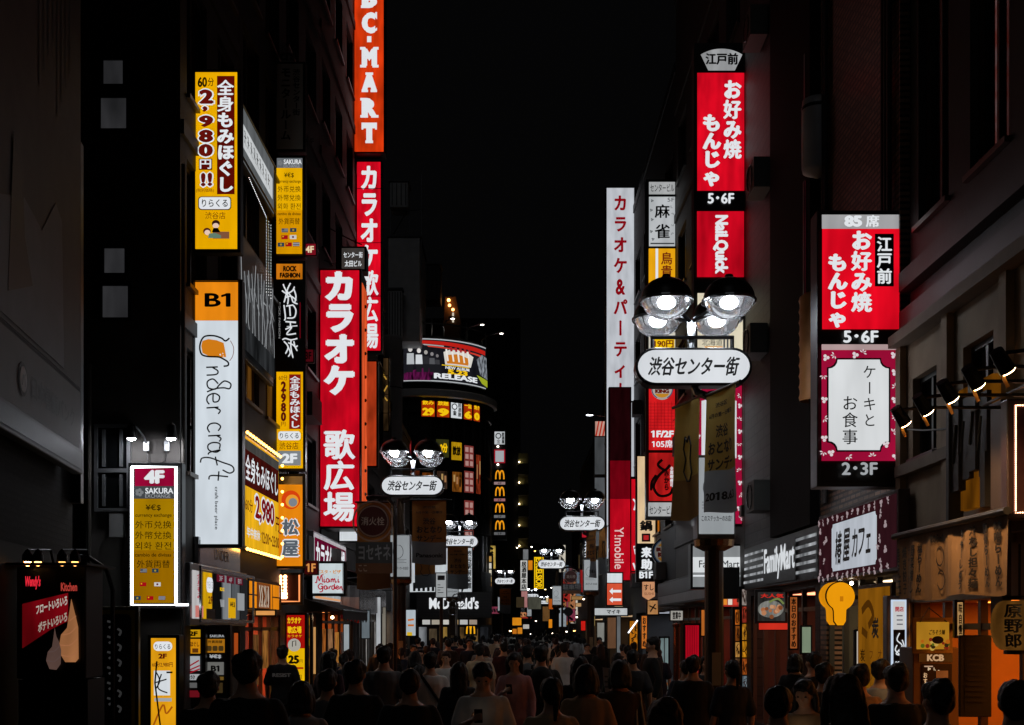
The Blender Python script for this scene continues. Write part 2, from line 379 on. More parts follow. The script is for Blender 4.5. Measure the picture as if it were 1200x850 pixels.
# the left row
b1, p1 = building('building', 'black building with four small square openings on its side wall', -1, 18, 21.9, 26, mat('#3a3734', .8, bump=.35), first=3.9, fh=2.9, bays=2, ww=.62, wh=.66, pane=PANEW, frame=FRAME)
b2, p2 = building('building', 'dark building with amber framed windows above the yellow massage board', -1, 21.9, 26, 24, mat('#2a2624', .7, bump=.2), first=5.9, fh=2.6, bays=2, ww=.7, wh=.7, pane=PANEW, frame=FRAME, shop=(.5, 3.9, 2.3), lit=((0, 0), (0, 1)), litm=em('#6a4416', .6, .8))
b3, p3 = building('building', 'dark building behind the stacked column of small signs with an awning', -1, 26, 31, 21, W3, first=4.2, bays=2, shop=(.5, 4.4, 2.35), band=.06)
b4, p4 = building('building', 'dark karaoke building with white and purple fascia beside the tallest red signs', -1, 31, 38, 25, W1, first=4.6, bays=3, shop=(.5, 6.5, 2.5), band=.05)
b5, p5 = building('building', 'grey block with roof tanks and ducts in front of the round tower', -1, 38, 47, 16.5, W4, first=4.5, bays=3, band=.05, shop=(.6, 8.4, 2.6))
b6, p6 = building('building', 'low grey block joining the round tower on its left', -1, 47, 58.5, 11.0, W4, first=4.2, bays=4, shop=(.6, 10.5, 2.7))
# the right row
r0, q0 = building('building', 'cream plastered building with pilasters above the ramen awning', 1, 7.0, 15.35, 5.78, mat('#8f7d68', .85, bump=.6, var=.45, scale=2), first=4.12, fh=1.04, bays=5, ww=.5, wh=.96, pane=PANE, shop=(.6, 8.0, 2.35))
for i in range(6):
    a = q0(i*1.62+.02, 0, .09); b = q0(i*1.62+.2, 0, .002); x0, x1 = sorted((a[0], b[0])); MB().box(x0, a[1], 2.9, x1, b[1], 5.6).build('pilaster', mat('#8f7d68', .85, bump=.6, var=.45, scale=2), r0)
for z, n in ((5.6, .2), (3.95, .12), (2.98, .1)):
    a = q0(.01, 0, n); b = q0(8.25, 0, .002); x0, x1 = sorted((a[0], b[0])); MB().box(x0, a[1], z, x1, b[1], z+.14).build('cornice', mat('#74675a', .85, bump=.6, var=.4, scale=2), r0)
r0b, q0b = building('building', 'tall dark building rising behind the cream plastered front', 1, 6.9, 15.4, 27, mat('#1b1817', .6, bump=.3), X=5.12, first=6.5, fh=4.2, bays=5, ww=.62, wh=.74, frame=mat('#4a3428', .35, .4), zb=5.95, band=.16)
r1, q1 = building('building', 'dark brown tiled building over the cafe with the camellia sign', 1, 15.4, 19.4, 27, tile_mat('#80604c', '#0c0908', .26, .08, .28), first=4.2, bays=1, ww=.0001, wh=.0001, skip=[(i, 0) for i in range(9)], shop=(.3, 3.6, 2.75))
r2, q2 = building('building', 'grey tiled building above the convenience store', 1, 19.4, 25.7, 25, tile_mat('#211f1e', '#030303', .6, .2, .6), first=4.2, bays=2, ww=.4, wh=.4, skip=[(i, 1) for i in range(9)], shop=(.3, 5.6, 2.7))
r3, q3 = building('building', 'narrow dark building beside the mahjong sign with burger discs below', 1, 25.7, 36.5, 21, W2, first=4.6, bays=4, shop=(.6, 9.8, 2.6), band=.06)
r4, q4 = building('building', 'black building the white karaoke sign hangs from', 1, 36.5, 49, 19, W3, first=4.4, bays=4, shop=(.6, 11.5, 2.6))
r5, q5 = building('building', 'dark building beyond the white karaoke sign', 1, 49, 66, 15, W1, first=4.4, bays=5, shop=(.6, 15, 2.6), lit=((0, 1), (1, 3)), litm=em('#4a4436', .5))
r6, q6 = building('building', 'far dark block on the right behind the street lamps', 1, 66, 95, 14, W3, X=5.4, first=4.4, bays=7, shop=(1, 26, 2.6), lit=((0, 2), (1, 5), (0, 6)), litm=em('#5a4c34', .6))
r7, q7 = building('building', 'farthest block on the right closing the row', 1, 95, 150, 16, W1, X=7.5, first=4.4, bays=9, lit=((0, 1), (0, 4), (1, 6)), litm=em('#6a5a3c', .7))
a = q2(.02, 0, .16); b = q2(3.0, 0, .002); MB().box(min(a[0], b[0]), a[1], 3.72, max(a[0], b[0]), b[1], 24.6).build('dark_cladding', mat('#0b0b0b', .8, spec=.15), r2)
q = MB(); a = q2(3.06, 0, .1); q.tube([(a[0], a[1], 3.8), (a[0], a[1], 24)], .05, 8); q.build('downpipe', mat('#3a3836', .4, .5), r2)
for i in range(5):
    a = q2(3.9+.35*(i % 2), 4.3+i*3.1, .02); q = MB(); q.box(a[0]-.34, a[1]-.38, a[2], a[0]+.0, a[1]+.38, a[2]+.58); u_ = q.build('cooling_unit', mat('#5a5a58', .6), r2); q = MB(); q.tube([(a[0]-.35, a[1]+.24*math.cos(k*.524), a[2]+.29+.24*math.sin(k*.524)) for k in range(13)], .014, 5); [q.tube([(a[0]-.35, a[1]-.22, a[2]+.12+k*.085), (a[0]-.35, a[1]+.22, a[2]+.12+k*.085)], .006, 4) for k in range(5)]; q.build('fan_grille', BLACKM, u_)
for u0_, n_ in ((.25, 3), (3.4, 2)):
    for k in range(n_):
        a = q1(u0_+k*.13, 0, .06); q = MB(); q.tube([(a[0], a[1], 4.0), (a[0], a[1], 26)], .035, 6); q.build('downpipe', mat('#2c2624', .5, .3), r1)
for side_, rt, fn, W_ in ((-1, b3, p3, 5), (-1, b4, p4, 7), (1, r3, q3, 10.8), (1, r4, q4, 12.5)):
    rr_ = random.Random(int(W_*10))
    for k in range(4):
        a = fn(rr_.uniform(.5, W_-1), rr_.choice((3.3, 6.7, 9.9))+.3, .02); x0, x1 = sorted((a[0], a[0]-side_*.32)); MB().box(x0, a[1]-.36, a[2], x1, a[1]+.36, a[2]+.55).build('cooling_unit', mat('#565654', .6), rt)
# beyond the tower the street bends to the right
fl = thing('apartment_building', 'tall dark apartment block with five lamplit balconies', 'building', (-3.2, 112, 0))
q = MB(); q.box(-5, 0, 0, 4.0, 9, 31); q.build('wall', mat('#1c1b1b', .85), fl)
for i in range(5):
    z = P(0, (545, 569, 594, 619, 643)[i], 112).z-.9; x0 = P(607, 0, 112).x+3.2
    bal = MB(); bal.box(x0, -.9, z-.1, x0+1.0, -.003, z); bal.box(x0, -.95, z, x0+1.0, -.9, z+.9); b_ = bal.build('balcony', mat('#4a4438', .8), fl)
    MB().box(x0+.05, -.008, z+.02, x0+.95, -.002, z+2.0).build('recess', mat('#8a8250', .8), b_)
    MB().ball((x0+.12, -.16, z+1.15), .06).build('wall_lamp', em('#ffe9c0', 14, 0), b_)
e1 = thing('building', 'dark block left of the apartment block in the far street', 'building', (-6.5, 72, 0)); q = MB(); q.box(-6, 0, 0, 4.7, 38, 17); q.build('wall', W3, e1)
[MB().box(4.702, 1+i*3, 4+j*3, 4.74, 2.6+i*3, 5.6+j*3).build('window', PANE, e1) for i in range(11) for j in range(4)]
e2 = thing('building', 'low building at the bend closing the view down the street', 'building', (2, 185, 0)); q = MB(); q.box(-14, 0, 0, 2.2, 10, 15); q.build('wall', W1, e2)
[MB().box(-13+i*1.5, -.05, 4+j*3, -12+i*1.5, -.003, 5.5+j*3).build('window', PANE, e2) for i in range(9) for j in range(3)]

# side wall details of the black building (it faces the camera at 18 m)
def onwall(px, d=18.0): a = P(px[0], px[3], d); b = P(px[2], px[1], d); return a, b
sw = b1; ox, oy = sw.location.x, sw.location.y
for i, r in enumerate(((122,72,145,100), (119,116,149,152), (123,292,147,321), (121,336,151,373))):
    a, b = onwall(r); q = MB(); x0, x1, z0, z1 = a.x-ox, b.x-ox, a.z, b.z
    y = 18-oy; q.box(x0-.04, y-.05, z0-.04, x0, y-.002, z1+.04); q.box(x1, y-.05, z0-.04, x1+.04, y-.002, z1+.04); q.box(x0, y-.05, z0-.04, x1, y-.002, z0); q.box(x0, y-.05, z1, x1, y-.002, z1+.04)
    f = q.build('window', FRAMED, sw); MB().box(x0, y-.02, z0, x1, y-.003, z1).build('pane', em('#2a2a2c', 1, .3), f)
a, b = onwall((112, 498, 154, 600)); q = MB(); x0, x1, z0, z1 = a.x-ox, b.x-ox, a.z, b.z; y = 18-oy; zm = z0+(z1-z0)*.47
for r in ((x0, z0, x0+.05, z1), (x1-.05, z0, x1, z1), (x0+.05, z0, x1-.05, z0+.05), (x0+.05, z1-.05, x1-.05, z1), (x0+.05, zm-.03, x1-.05, zm+.03), (x0+.12, zm+.06, x0+.16, z1-.08), (x1-.16, zm+.06, x1-.12, z1-.08), (x0+.12, z0+.08, x0+.16, zm-.06), (x1-.16, z0+.08, x1-.12, zm-.06)):
    q.box(r[0], y-.07, r[1], r[2], y-.002, r[3])
f = q.build('window', mat('#77797b', .35, .7), sw); MB().box(x0+.05, y-.03, z0+.05, x1-.05, y-.012, z1-.05).build('pane', PANE, f)
a, b = onwall((131, 603, 147, 630)); MB().box(a.x-ox, y-.12, a.z, b.x-ox, y-.002, b.z).build('meter_box', mat('#6a6a6a', .6), sw)
q = MB(); x = P(106, 0, 18).x-ox; q.tube([(x, y-.06, .3), (x, y-.06, 6)], .035); x = P(216, 0, 18).x-ox; q.tube([(x, y-.06, .3), (x, y-.06, 9)], .03); q.build('downpipe', mat('#55524e', .35, .6), sw)
# bands and window strips that give the upper left wall its ledges
for z in (6.6, 9.5, 12.4, 15.3): MB().box(.003, -1.9, z, .05, 1.8, z+.22).build('ledge', mat('#1b1a1a', .6), b1)

# shop interiors
room(b2, p2, .5, 3.9, 2.3, mat('#a04434', .6), mat('#6a4a3a', .4), '#ffb070', 13)
def glazing(root, pos, u0, u1, z1, n=3, m=FRAMED, posters=()):
    for i in range(n+1):
        u = u0+(u1-u0)*i/n; A = pos(u-.04, 0, -.12); B = pos(u+.04, 0, -.04); xa, xb = sorted((A[0], B[0])); MB().box(xa, A[1], .13, xb, B[1], z1-.01).build('door_post', m, root)
    A = pos(u0, 0, -.11); B = pos(u1, 0, -.05); xa, xb = sorted((A[0], B[0])); MB().box(xa, A[1], z1*.86, xb, B[1], z1*.86+.07).build('transom', m, root)
    for u, z, w_, h_, c in posters:
        A = pos(u, 0, -.1); B = pos(u+w_, 0, -.07); xa, xb = sorted((A[0], B[0])); MB().box(xa, A[1], z, xb, B[1], z+h_).build('poster', em(c, .55, .5, scale=7), root)
glazing(b2, p2, .5, 3.9, 2.3, 4, mat('#3a1a14', .5), ((1.5, .9, .5, 1.0, '#8a5a30'), (2.5, 1.2, .45, .8, '#b87838'), (3.2, .6, .5, 1.2, '#6a3a20'), (.7, 1.1, .35, .9, '#a04030')))
glazing(b4, p4, .5, 6.5, 2.5, 5, FRAMED, ((.8, 1.0, .7, 1.0, '#c07030'), (2.0, .8, .8, 1.2, '#b8845a'), (3.4, 1.0, .6, .9, '#d89040'), (4.6, .5, .7, 1.4, '#5a4a44')))
glazing(b5, p5, .6, 8.4, 2.6, 9, mat('#8a8c8e', .3, .8), ((3.4, .3, .3, 2.0, '#b8b4b0'), (6.1, .3, .35, 2.0, '#c8c4c0')))
glazing(r0, q0, .6, 8.0, 2.35, 7, mat('#4a2c14', .5)); glazing(r1, q1, .3, 3.6, 2.75, 4, mat('#3a3630', .4)); glazing(r2, q2, .3, 5.6, 2.7, 5, mat('#4a3a30', .4)); glazing(r3, q3, .6, 9.8, 2.6, 7)
room(b3, p3, .5, 4.4, 2.35, mat('#b8703a', .6), mat('#6a5a4a', .4), '#ff9a48', 8)
room(b4, p4, .5, 6.5, 2.5, mat('#a86a3a', .6), mat('#555', .4), '#ffa860', 5, lamps=2)
room(b5, p5, .6, 8.4, 2.6, mat('#4a4442', .6), mat('#555', .4), '#ffe8d0', .9, lamps=3)
room(b6, p6, .6, 10.5, 2.7, mat('#6a4a3a', .6), mat('#555', .4), '#ffd8a8', .8, lamps=3)
room(r0, q0, .6, 8.0, 2.35, mat('#b5762f', .6), mat('#5a4632', .4), '#ff9a3c', 6, lamps=2)
room(r1, q1, .3, 3.6, 2.75, mat('#4a463a', .6), mat('#444', .4), '#ffe0b0', 4)
room(r2, q2, .3, 5.6, 2.7, mat('#4a3030', .6), mat('#444', .4), '#ff9a70', 3)
room(r3, q3, .6, 9.8, 2.6, mat('#5a1418', .6), mat('#444', .4), '#ffb080', 3, lamps=2)
room(r4, q4, .6, 11.5, 2.6, mat('#77787a', .6), mat('#555', .4), '#e8f0ff', .6, lamps=3)
room(r5, q5, .6, 15, 2.6, mat('#6a5a4a', .6), mat('#555', .4), '#ffd8a8', .7, lamps=4)
room(r6, q6, 1, 26, 2.6, mat('#7a6a5a', .6), mat('#555', .4), '#ffd8a8', .9, lamps=5)

# ------------------------------------------------------------------ the round corner tower
TX, TY, TR = -4.7, 63.6, 3.6
tw = thing('tower_building', 'round corner tower with a curved billboard above a burger restaurant', 'building', (TX, TY, 0))
pr = [(TR, 0), (TR, 3.9), (TR+.05, 3.9), (TR+.05, 4.2), (TR, 4.2)]
for k in range(3): z = 4.2+k*3.0; pr += [(TR, z+.7), (TR-.18, z+.75), (TR-.18, z+2.6), (TR, z+2.65), (TR, z+3.0)]
pr += [(TR+.22, 13.8), (TR+.25, 14.05), (TR, 14.1), (TR, 16.7), (TR-.2, 16.75), (0, 16.75)]
MB().lathe(pr, n=48).build('wall', mat('#242425', .45, .2), tw, smooth=False)
MB().box(-9, -2.0, 0, -1.5, 8, 17.4).build('rear_wing', W4, tw)
for k in range(3):
    for j in range(-3, 12):
        q = MB()
        a = -math.pi/2+j*math.pi/18; z = 4.2+k*3.0
        q.tube([((TR-.1)*math.cos(a), (TR-.1)*math.sin(a), z+.72), ((TR-.1)*math.cos(a), (TR-.1)*math.sin(a), z+2.62)], .05, 6); q.build('mullion', GREYM, tw)
MB().lathe([(TR+.03, 13.55), (TR+.3, 13.62), (TR+.32, 13.95), (TR+.1, 14.05)], n=40, a0=-math.pi*.62, a1=.1).build('canopy_ring', mat('#e4e4e4', .6), tw)
q = MB()
for a in (-.62, -.44, -.26, -.1):
    q.tube([(3.5*math.cos(a*math.pi), 3.5*math.sin(a*math.pi), 16.7), (3.5*math.cos(a*math.pi), 3.5*math.sin(a*math.pi), 17.6)], .04, 6)
q.tube([(3.5*math.cos(a*math.pi), 3.5*math.sin(a*math.pi), 17.35) for a in (-.66, -.62, -.53, -.44, -.35, -.26, -.18, -.1)], .035, 6)
q.build('railing', STEEL, tw)
# grey shafts, tanks and ducts seen above the red signs
sh = thing('lift_shaft', 'pale grey round shaft standing beside the round tower', 'shaft', (P(458.5, 0, 50).x, 50, 0))
MB().lathe([(.47, 0), (.47, 14.1), (.42, 14.2), (0, 14.2)], n=24).build('wall', mat('#f0f0f0', .7, var=.15), sh)
q = MB(); [q.lathe([(.475, z), (.49, z+.02), (.475, z+.04)], n=24) for z in (7, 9.5, 12)]; q.build('joint', DARK, sh)
def roof_box(px, d, dep, label, name='roof_block', cat='roof block', m=None, fins=0):
    a = P(px[0], px[3], d); b = P(px[2], px[1], d); t = thing(name, label, cat, ((a.x+b.x)/2, d, a.z)); hx = (b.x-a.x)/2; hz = b.z-a.z
    MB().box(-hx, 0, 0, hx, dep, hz).build('body', m or mat('#f0f0f0', .7), t, bevel=.03)
    q = MB(); q.box(-hx-.06, -.06, hz, hx+.06, dep+.06, hz+.1); [q.box(-hx+(i+.5)*2*hx/fins-.02, -.04, .1, -hx+(i+.5)*2*hx/fins+.02, -.002, hz-.1) for i in range(fins)]
    q.build('rim', GREYM, t); return t
roof_box((455, 278, 492, 400), 58.3, 4, 'tall plain grey roof block behind the red karaoke signs')
roof_box((457, 213, 478, 243), 58.0, 1.2, 'small grey tank high on a frame above the plain roof block', 'water_tank', 'water tank', mat('#e8e8e8', .6), 4)
roof_box((455, 340, 471, 400), 57.6, .5, 'ribbed grey duct running up below the plain roof block', 'duct', 'duct', mat('#f0f0f0', .6), 5)
roof_box((497, 310, 516, 352), 70, 1.5, 'dark cooling unit with a pipe frame above the round tower', 'cooling_unit', 'cooling unit', mat('#3a3a3c', .6), 4)
t = thing('steel_frame', 'thin steel support frame under the small grey tank', 'frame', P(470, 280, 58.4)); q = MB()
h = (280-243)*58.4/F
for x in (-.5, .4): q.tube([(x, 0, -3), (x, 0, h)], .035, 5)
q.tube([(-.5, 0, 0), (.4, 0, h)], .03, 5); q.tube([(-.5, 0, h*.9), (1.1, 0, h*.9)], .03, 5); q.tube([(1.0, 0, -2), (1.0, 0, h+1.6)], .03, 5); q.build('strut', STEEL, t)
t = thing('roof_terrace', 'roof terrace behind the round tower glowing orange under its lamps', 'roof terrace', P(528, 400, 72)); s_ = 72/F
q = MB(); q.prism([(-10*s_, 0), (10*s_, 0), (12*s_, 22*s_), (6*s_, 52*s_), (-6*s_, 52*s_)], 0, 1.5); q.build('wall', mat('#6a4a2c', .8), t)
MB().ball((-2*s_, -.2, 47*s_), .1).build('bulb', em('#ffb060', 7, 0), t); MB().ball((-1*s_, -.2, 41*s_), .09).build('bulb', em('#ffb060', 6, 0), t); MB().ball((3*s_, -.2, 36*s_), .09).build('bulb', em('#ffb060', 6, 0), t)
MB().box(2*s_, -.1, 22*s_, 4*s_, 0, 33*s_).build('light_strip', em('#fff0d8', .6, 0), t)
for i, (x, y, lx, ly, dd) in enumerate(((489, 397, 490, 379, 60.3), (520, 400, 531, 379, 60.4), (546, 405, 565, 386, 61.2), (565, 415, 587, 396, 62.6))):
    t = thing('billboard_lamp', 'thin arm lamp over the curved billboard, %s' % ('leftmost beside the grey shaft', 'second from the grey shaft', 'third from the grey shaft', 'rightmost reaching past the tower')[i], 'lamp', P(x, y, dd), 0, 'arm lamps over the billboard')
    k = dd/F; dx, dz = (lx-x)*k, (y-ly)*k
    MB().tube([(0, 0, 0), (0, -.05, dz*.8), (dx*.3, -.6, dz*.95), (dx, -1.1, dz)], .035, 6).build('arm', STEEL, t)
    q = MB(); q.ball((dx, -1.12, dz), .2, .13, .07, 8, 5); h_ = q.build('lamp_head', GREYM, t); MB().ball((dx+.03, -1.13, dz-.06), .1, .08, .035, 8, 4).build('bulb', em('#fff6e8', 9, 0), h_)
# ------------------------------------------------------------------ signs on the left
WT = le('#e4e8ec', .95); BK = mat('#0a0a0a', .5); WTd = le('#c8ccd0', .6); MAR = le('#5c0f0c', .8); RED = em('#e00a22', .95, .3); REDs = em('#d00820', .88, .28)
YEL = em('#f2b000', .95, .12); WHITE = em('#dfe5ea', .92, .12); YT = le('#f0c010', 1)
def flags(s, cells):
    for x, y, kind in cells:
        w_, h_ = 7.5, 4.6; x1, y1 = x+w_, y+h_
        if kind == 'stripes': s.panel(le('#5a6472', .6), x, y, x1, y1, 'flag'); [s.panel(le('#c8c8c8', .5), x+(3 if i < 2 else 0), y+.6+i*1.2, x1, y+1.1+i*1.2, 'stripe') for i in range(3)]
        if kind == 'blue': s.panel(le('#2a4a60', .6), x, y, x1, y1, 'flag'); s.disc(le('#d0b040', .6), (x+x1)/2, (y+y1)/2, 1.2, name='ring')
        if kind == 'red': s.panel(le('#b01018', .8), x, y, x1, y1, 'flag'); s.disc(le('#f0c010', .8), x+2, y+1.6, .8, name='star')
        if kind == 'white': s.panel(le('#d8d8d8', .8), x, y, x1, y1, 'flag'); s.disc(le('#802030', .6), (x+x1)/2, (y+y1)/2, 1.2, name='ring')
        if kind == 'bars': s.panel(le('#303060', .6), x, y, x1, y1, 'flag'); s.panel(le('#d8d8d8', .7), x, y+.8, x1, y+1.6, 'stripe'); s.panel(le('#d8d8d8', .7), x, y+3, x1, y+3.8, 'stripe')
def pill(s, m, x0, y0, x1, y1, name='plate', n=6):
    r = (y1-y0)/2; p = []
    for c, a0 in ((x1-r, -90), (x0+r, 90)):
        for k in range(n+1):
            a = math.radians(a0+180*k/n); p.append((c+r*math.cos(a), (y0+y1)/2-r*math.sin(a)))
    return s.poly(m, p, name)
def rrect(s, m, x0, y0, x1, y1, r, name='plate', n=4):
    p = []
    for cx, cy_, a0 in ((x1-r, y0+r, 0), (x0+r, y0+r, 90), (x0+r, y1-r, 180), (x1-r, y1-r, 270)):
        for k in range(n+1): a = math.radians(a0+90*k/n); p.append((cx+r*math.cos(a), cy_-r*math.sin(a)))
    return s.poly(m, p, name)

s = Sign('projecting_sign', 'tall yellow massage sign with maroon price digits, highest on the left wall', px=(229, 85, 278, 292), d=18.9)
s.panel(YEL); s.panel(em('#5e0d06', .9, .2), 254.5, 89.5, 275, 228, 'band'); s.column('全身もみほぐし', 254.5, 94, 274.5, 226, WT, .022, .03)
s.text('60', 232, 91, 243, 103, BK, .02, .02); s.text('分', 244, 92, 251, 102, BK, .01, .01)
for ch, y0, y1, x0, x1 in (('2', 106, 123, 234, 251), (',', 126, 133, 238, 244), ('9', 137, 151, 234, 251), ('8', 154, 169, 234, 251), ('0', 171, 186, 234, 251), ('!', 205, 221, 237, 242.5), ('!', 205, 221, 245, 250.5)):
    s.text(ch, x0-1.5, y0-1.5, x1+1.5, y1+1.5, WT, .06, .09); s.text(ch, x0, y0, x1, y1, le('#6a120c', .8), .02, .05)
s.panel(le('#5c0f0c', .8), 235, 189, 250.5, 202, 'plate'); s.text('円', 236, 190, 249.5, 201, WT, .01, .02); s.text('(税別価格)', 232, 224, 252.5, 229, MAR)
rrect(s, BK, 234.5, 233.5, 273, 249.2, 4); rrect(s, WT, 235.5, 234.4, 272, 248.3, 3.4); s.text('りらくる', 239, 237, 269, 246, BK, .012); s.text('渋谷店', 243, 252, 266.5, 260, MAR, .005)
s.panel(le('#8a5a40', .8), 252, 275, 271, 283, 'couch'); s.disc(le('#3a1a14', .7), 255.5, 265.5, 4.6, 4, name='hair'); s.disc(le('#f0cfb8', .9), 255.5, 268.2, 3.6, 3, name='face')
s.poly(BK, [(253, 271), (258, 271), (261, 276), (251, 276)], 'coat'); s.disc(le('#5a1c14', .7), 245.5, 275, 4.4, 4, name='hair'); s.disc(le('#f0cfb8', .9), 246, 276.5, 3.4, 3, name='face'); s.poly(le('#6a8a78', .8), [(248, 278), (255, 277), (262, 280), (262, 283), (247, 283)], 'cover')
s.bracket(-1, (100, 190, 280))

s = Sign('projecting_sign', 'tall white sign with black script and an orange beer glass under an orange floor number', px=(229, 331, 280, 638), d=18.8)
s.panel(em('#d9e2ea', .92, .1), 229, 376, 280, 638); s.panel(em('#f08c14', .95, .15), 229, 331, 280, 376, 'floor_panel'); s.text('B1', 240, 344, 270.5, 360, BK, .01, .02)
def Z6(l): return [[(200+p[0]/4.25, 380+p[1]/4.25) for p in k] for k in l]
s.poly(le('#d88018', .9), Z6([[(160,85),(190,76),(230,82),(265,95),(272,130),(278,165),(240,168),(190,160),(160,145),(154,110)]])[0], 'beer'); s.polys(WT, [[(258.6, 415), (259.6, 416.5), (258.4, 417.4), (257.4, 416)], [(261.4, 413.6), (262.2, 415), (261, 415.6)], [(262, 417), (263, 418), (261.6, 418.6)]], 'bubbles')
s.stroke(Z6([[(295,72),(275,86),(255,72),(215,60),(168,66),(148,108),(155,150),(185,163),(240,166),(265,176),(288,192),(288,208),(266,212)]]), 1.9, BK)
s.stroke(Z6([[(300,85),(316,120),(312,160),(296,186)]]), .7, le('#7a3a1a', .8))
s.stroke(Z6([[(238,216),(180,218)],[(212,219),(238,236),(230,253),(182,257)],[(240,300),(214,276),(186,290),(192,320),(226,326),(246,305),(272,286),(302,300),(296,324),(268,320),(228,324),(184,340)],[(215,352),(216,388),(240,386),(246,362),(220,348),(190,360),(184,384),(196,402)],[(242,416),(182,420)],[(224,418),(250,432),(240,450)],
 [(240,534),(252,512),(230,496),(200,500),(187,520),(198,542)],[(252,556),(190,559)],[(234,558),(254,572),(245,587)],[(246,624),(248,598),(215,592),(190,605),(195,630),(230,640),(252,628)],[(252,628),(200,640),(190,652)],[(152,692),(160,670),(200,668),(260,690),(308,708),(318,732),(296,744),(262,728)],[(226,662),(236,706)],[(290,762),(206,756),(194,776)],[(244,735),(240,782)]]), 1.7, BK)
s.text('craft beer place', 251.5, 571, 256.5, 621, BK, .01, 0, rot=90); s.bracket(-1, (350, 500, 625)); s.rim(BLACKM, 228, 330, 281, 639, .8, 'frame')

def exchange(s, x0, y0, w_, h_, dim):
    """the money changer's board, drawn in fractions of its face"""
    X = lambda u: x0+u*w_; Y = lambda v: y0+v*h_; k = dim
    s.panel(em('#70757a', .75*k, .1), X(0), Y(0), X(1), Y(.11), 'header'); s.text('SAKURA', X(.27), Y(.015), X(.97), Y(.065), WT, .01, .02); s.text('EXCHANGE', X(.27), Y(.07), X(.9), Y(.1), WTd)
    for a in range(5): s.disc(le('#a0a4a8', .5), X(.13)+w_*.06*math.cos(a*1.257), Y(.055)+w_*.06*math.sin(a*1.257), w_*.045, n=8, name='petal')
    s.panel(em('#f0b404', .95*k, .12), X(0), Y(.11), X(1), Y(.55)); s.panel(em('#e8a000', .85*k, .12), X(0), Y(.55), X(1), Y(1))
    for t, a, b, c, d_ in (('¥€$', .3, .16, .68, .215), ('currency exchange', .05, .235, .95, .275), ('外币兑换', .05, .3, .95, .365), ('外幣兌換', .05, .39, .95, .455), ('외화 환전', .05, .48, .95, .545), ('cambio de divisas', .05, .575, .95, .605), ('外貨両替', .1, .635, .92, .7)): s.text(t, X(a), Y(b), X(c), Y(d_), le('#2a2004', .5), .01)
s = Sign('neon_framed_sign', 'money changer sign framed by a white neon tube on the black side wall', px=(154, 546, 209, 710), d=17.75, depth=.22)
s.panel(em('#a80a3c', .8, .2), 158, 549, 205, 570, 'floor_panel'); s.text('4F', 169, 551, 193, 567, WT, .02, .05)
exchange(s, 158, 570, 47, 137, .45); flags(s, [(167, 667, 'stripes'), (181, 667, 'blue'), (167, 683, 'red'), (184, 683, 'white'), (161, 699, 'blue'), (176, 699, 'red'), (190, 699, 'bars')])
s.tube([(156, 548, -.06), (207.5, 548, -.06), (207.5, 709, -.06), (156, 709, -.06), (156, 548, -.06)], .022, em('#f4faff', 5, 0), 'neon_tube'); s.tube([(207, 709, -.06), (222, 709, -.06)], .02, em('#f4faff', 4, 0), 'neon_tube')
s = Sign('projecting_sign', 'yellow money changer sign high in the stacked column with flags at its foot', px=(324, 185, 355, 299), d=25.4, group='stacked column signs')
exchange(s, 324.5, 185.5, 30, 113, 1.0); flags(s, [(331, 269.5, 'stripes'), (341, 269.5, 'blue'), (331, 278, 'red'), (341, 278, 'white'), (327, 287, 'blue'), (336, 287, 'red'), (345, 287, 'bars')]); s.bracket(-1, (190, 290))
def tagsign(px, d, txt, label, bg, fg, st=.06):
    s = Sign('floor_number_sign', label, px=px, d=d, depth=.12, pad=.02); s.panel(bg); x0, y0, x1, y1 = px; s.text(txt, x0+2, y0+2.5, x1-2, y1-2.5, fg, .01, .03); s.bracket(-1, ((y0+y1)/2,), .1); return s
tagsign((356, 286, 370, 299), 25.5, '4F', 'small dark red floor tag beside the yellow money changer sign', em('#8c1424', .7, .1), le('#f0d8b0', .9))
tagsign((356, 410, 367, 424), 25.5, '3F', 'small dim red floor tag with black digits beside the graffiti sign', em('#5a0c16', .6, .1), BK)
tagsign((357, 658, 372, 673), 25.5, '1F', 'small dark red floor tag beside the orange diner sign', em('#3c0a0c', .8, .1), le('#e89a50', .8))
s = Sign('projecting_sign', 'unlit grey sign with dark lettering topping the stacked column', px=(324, 75, 355, 175), d=25.4, group='stacked column signs')
s.panel(mat('#d8d8d4', .6)); s.column('モニタールーム', 329, 79, 341, 165, BK, .01, .03); s.column('渋谷センター街', 343, 81, 352, 136, BK, .01, .02); s.text('cnn', 328, 62, 350, 72, mat('#444444', .6), .01, .03); s.text('5F', 358, 163, 368, 171, mat('#555555', .6), .01)
s = Sign('projecting_sign', 'black sign with white graffiti lettering under an orange shop panel', px=(322, 308, 355, 432), d=25.4, group='stacked column signs', frame=BLACK)
s.panel(mat('#070707', .4), 322, 308, 355, 432); s.panel(em('#d87c14', .85, .3), 324, 309.5, 354.5, 327.5, 'shop_panel'); s.text('ROCK', 332, 312, 348, 318.5, BK, .02, .05); s.text('FASHION', 328, 320, 352, 326, BK, .02, .05)
def Z8(l): return [[(310+p[0]/6.07, 300+p[1]/6.07, p[2] if len(p) > 2 else 1) for p in k] for k in l]
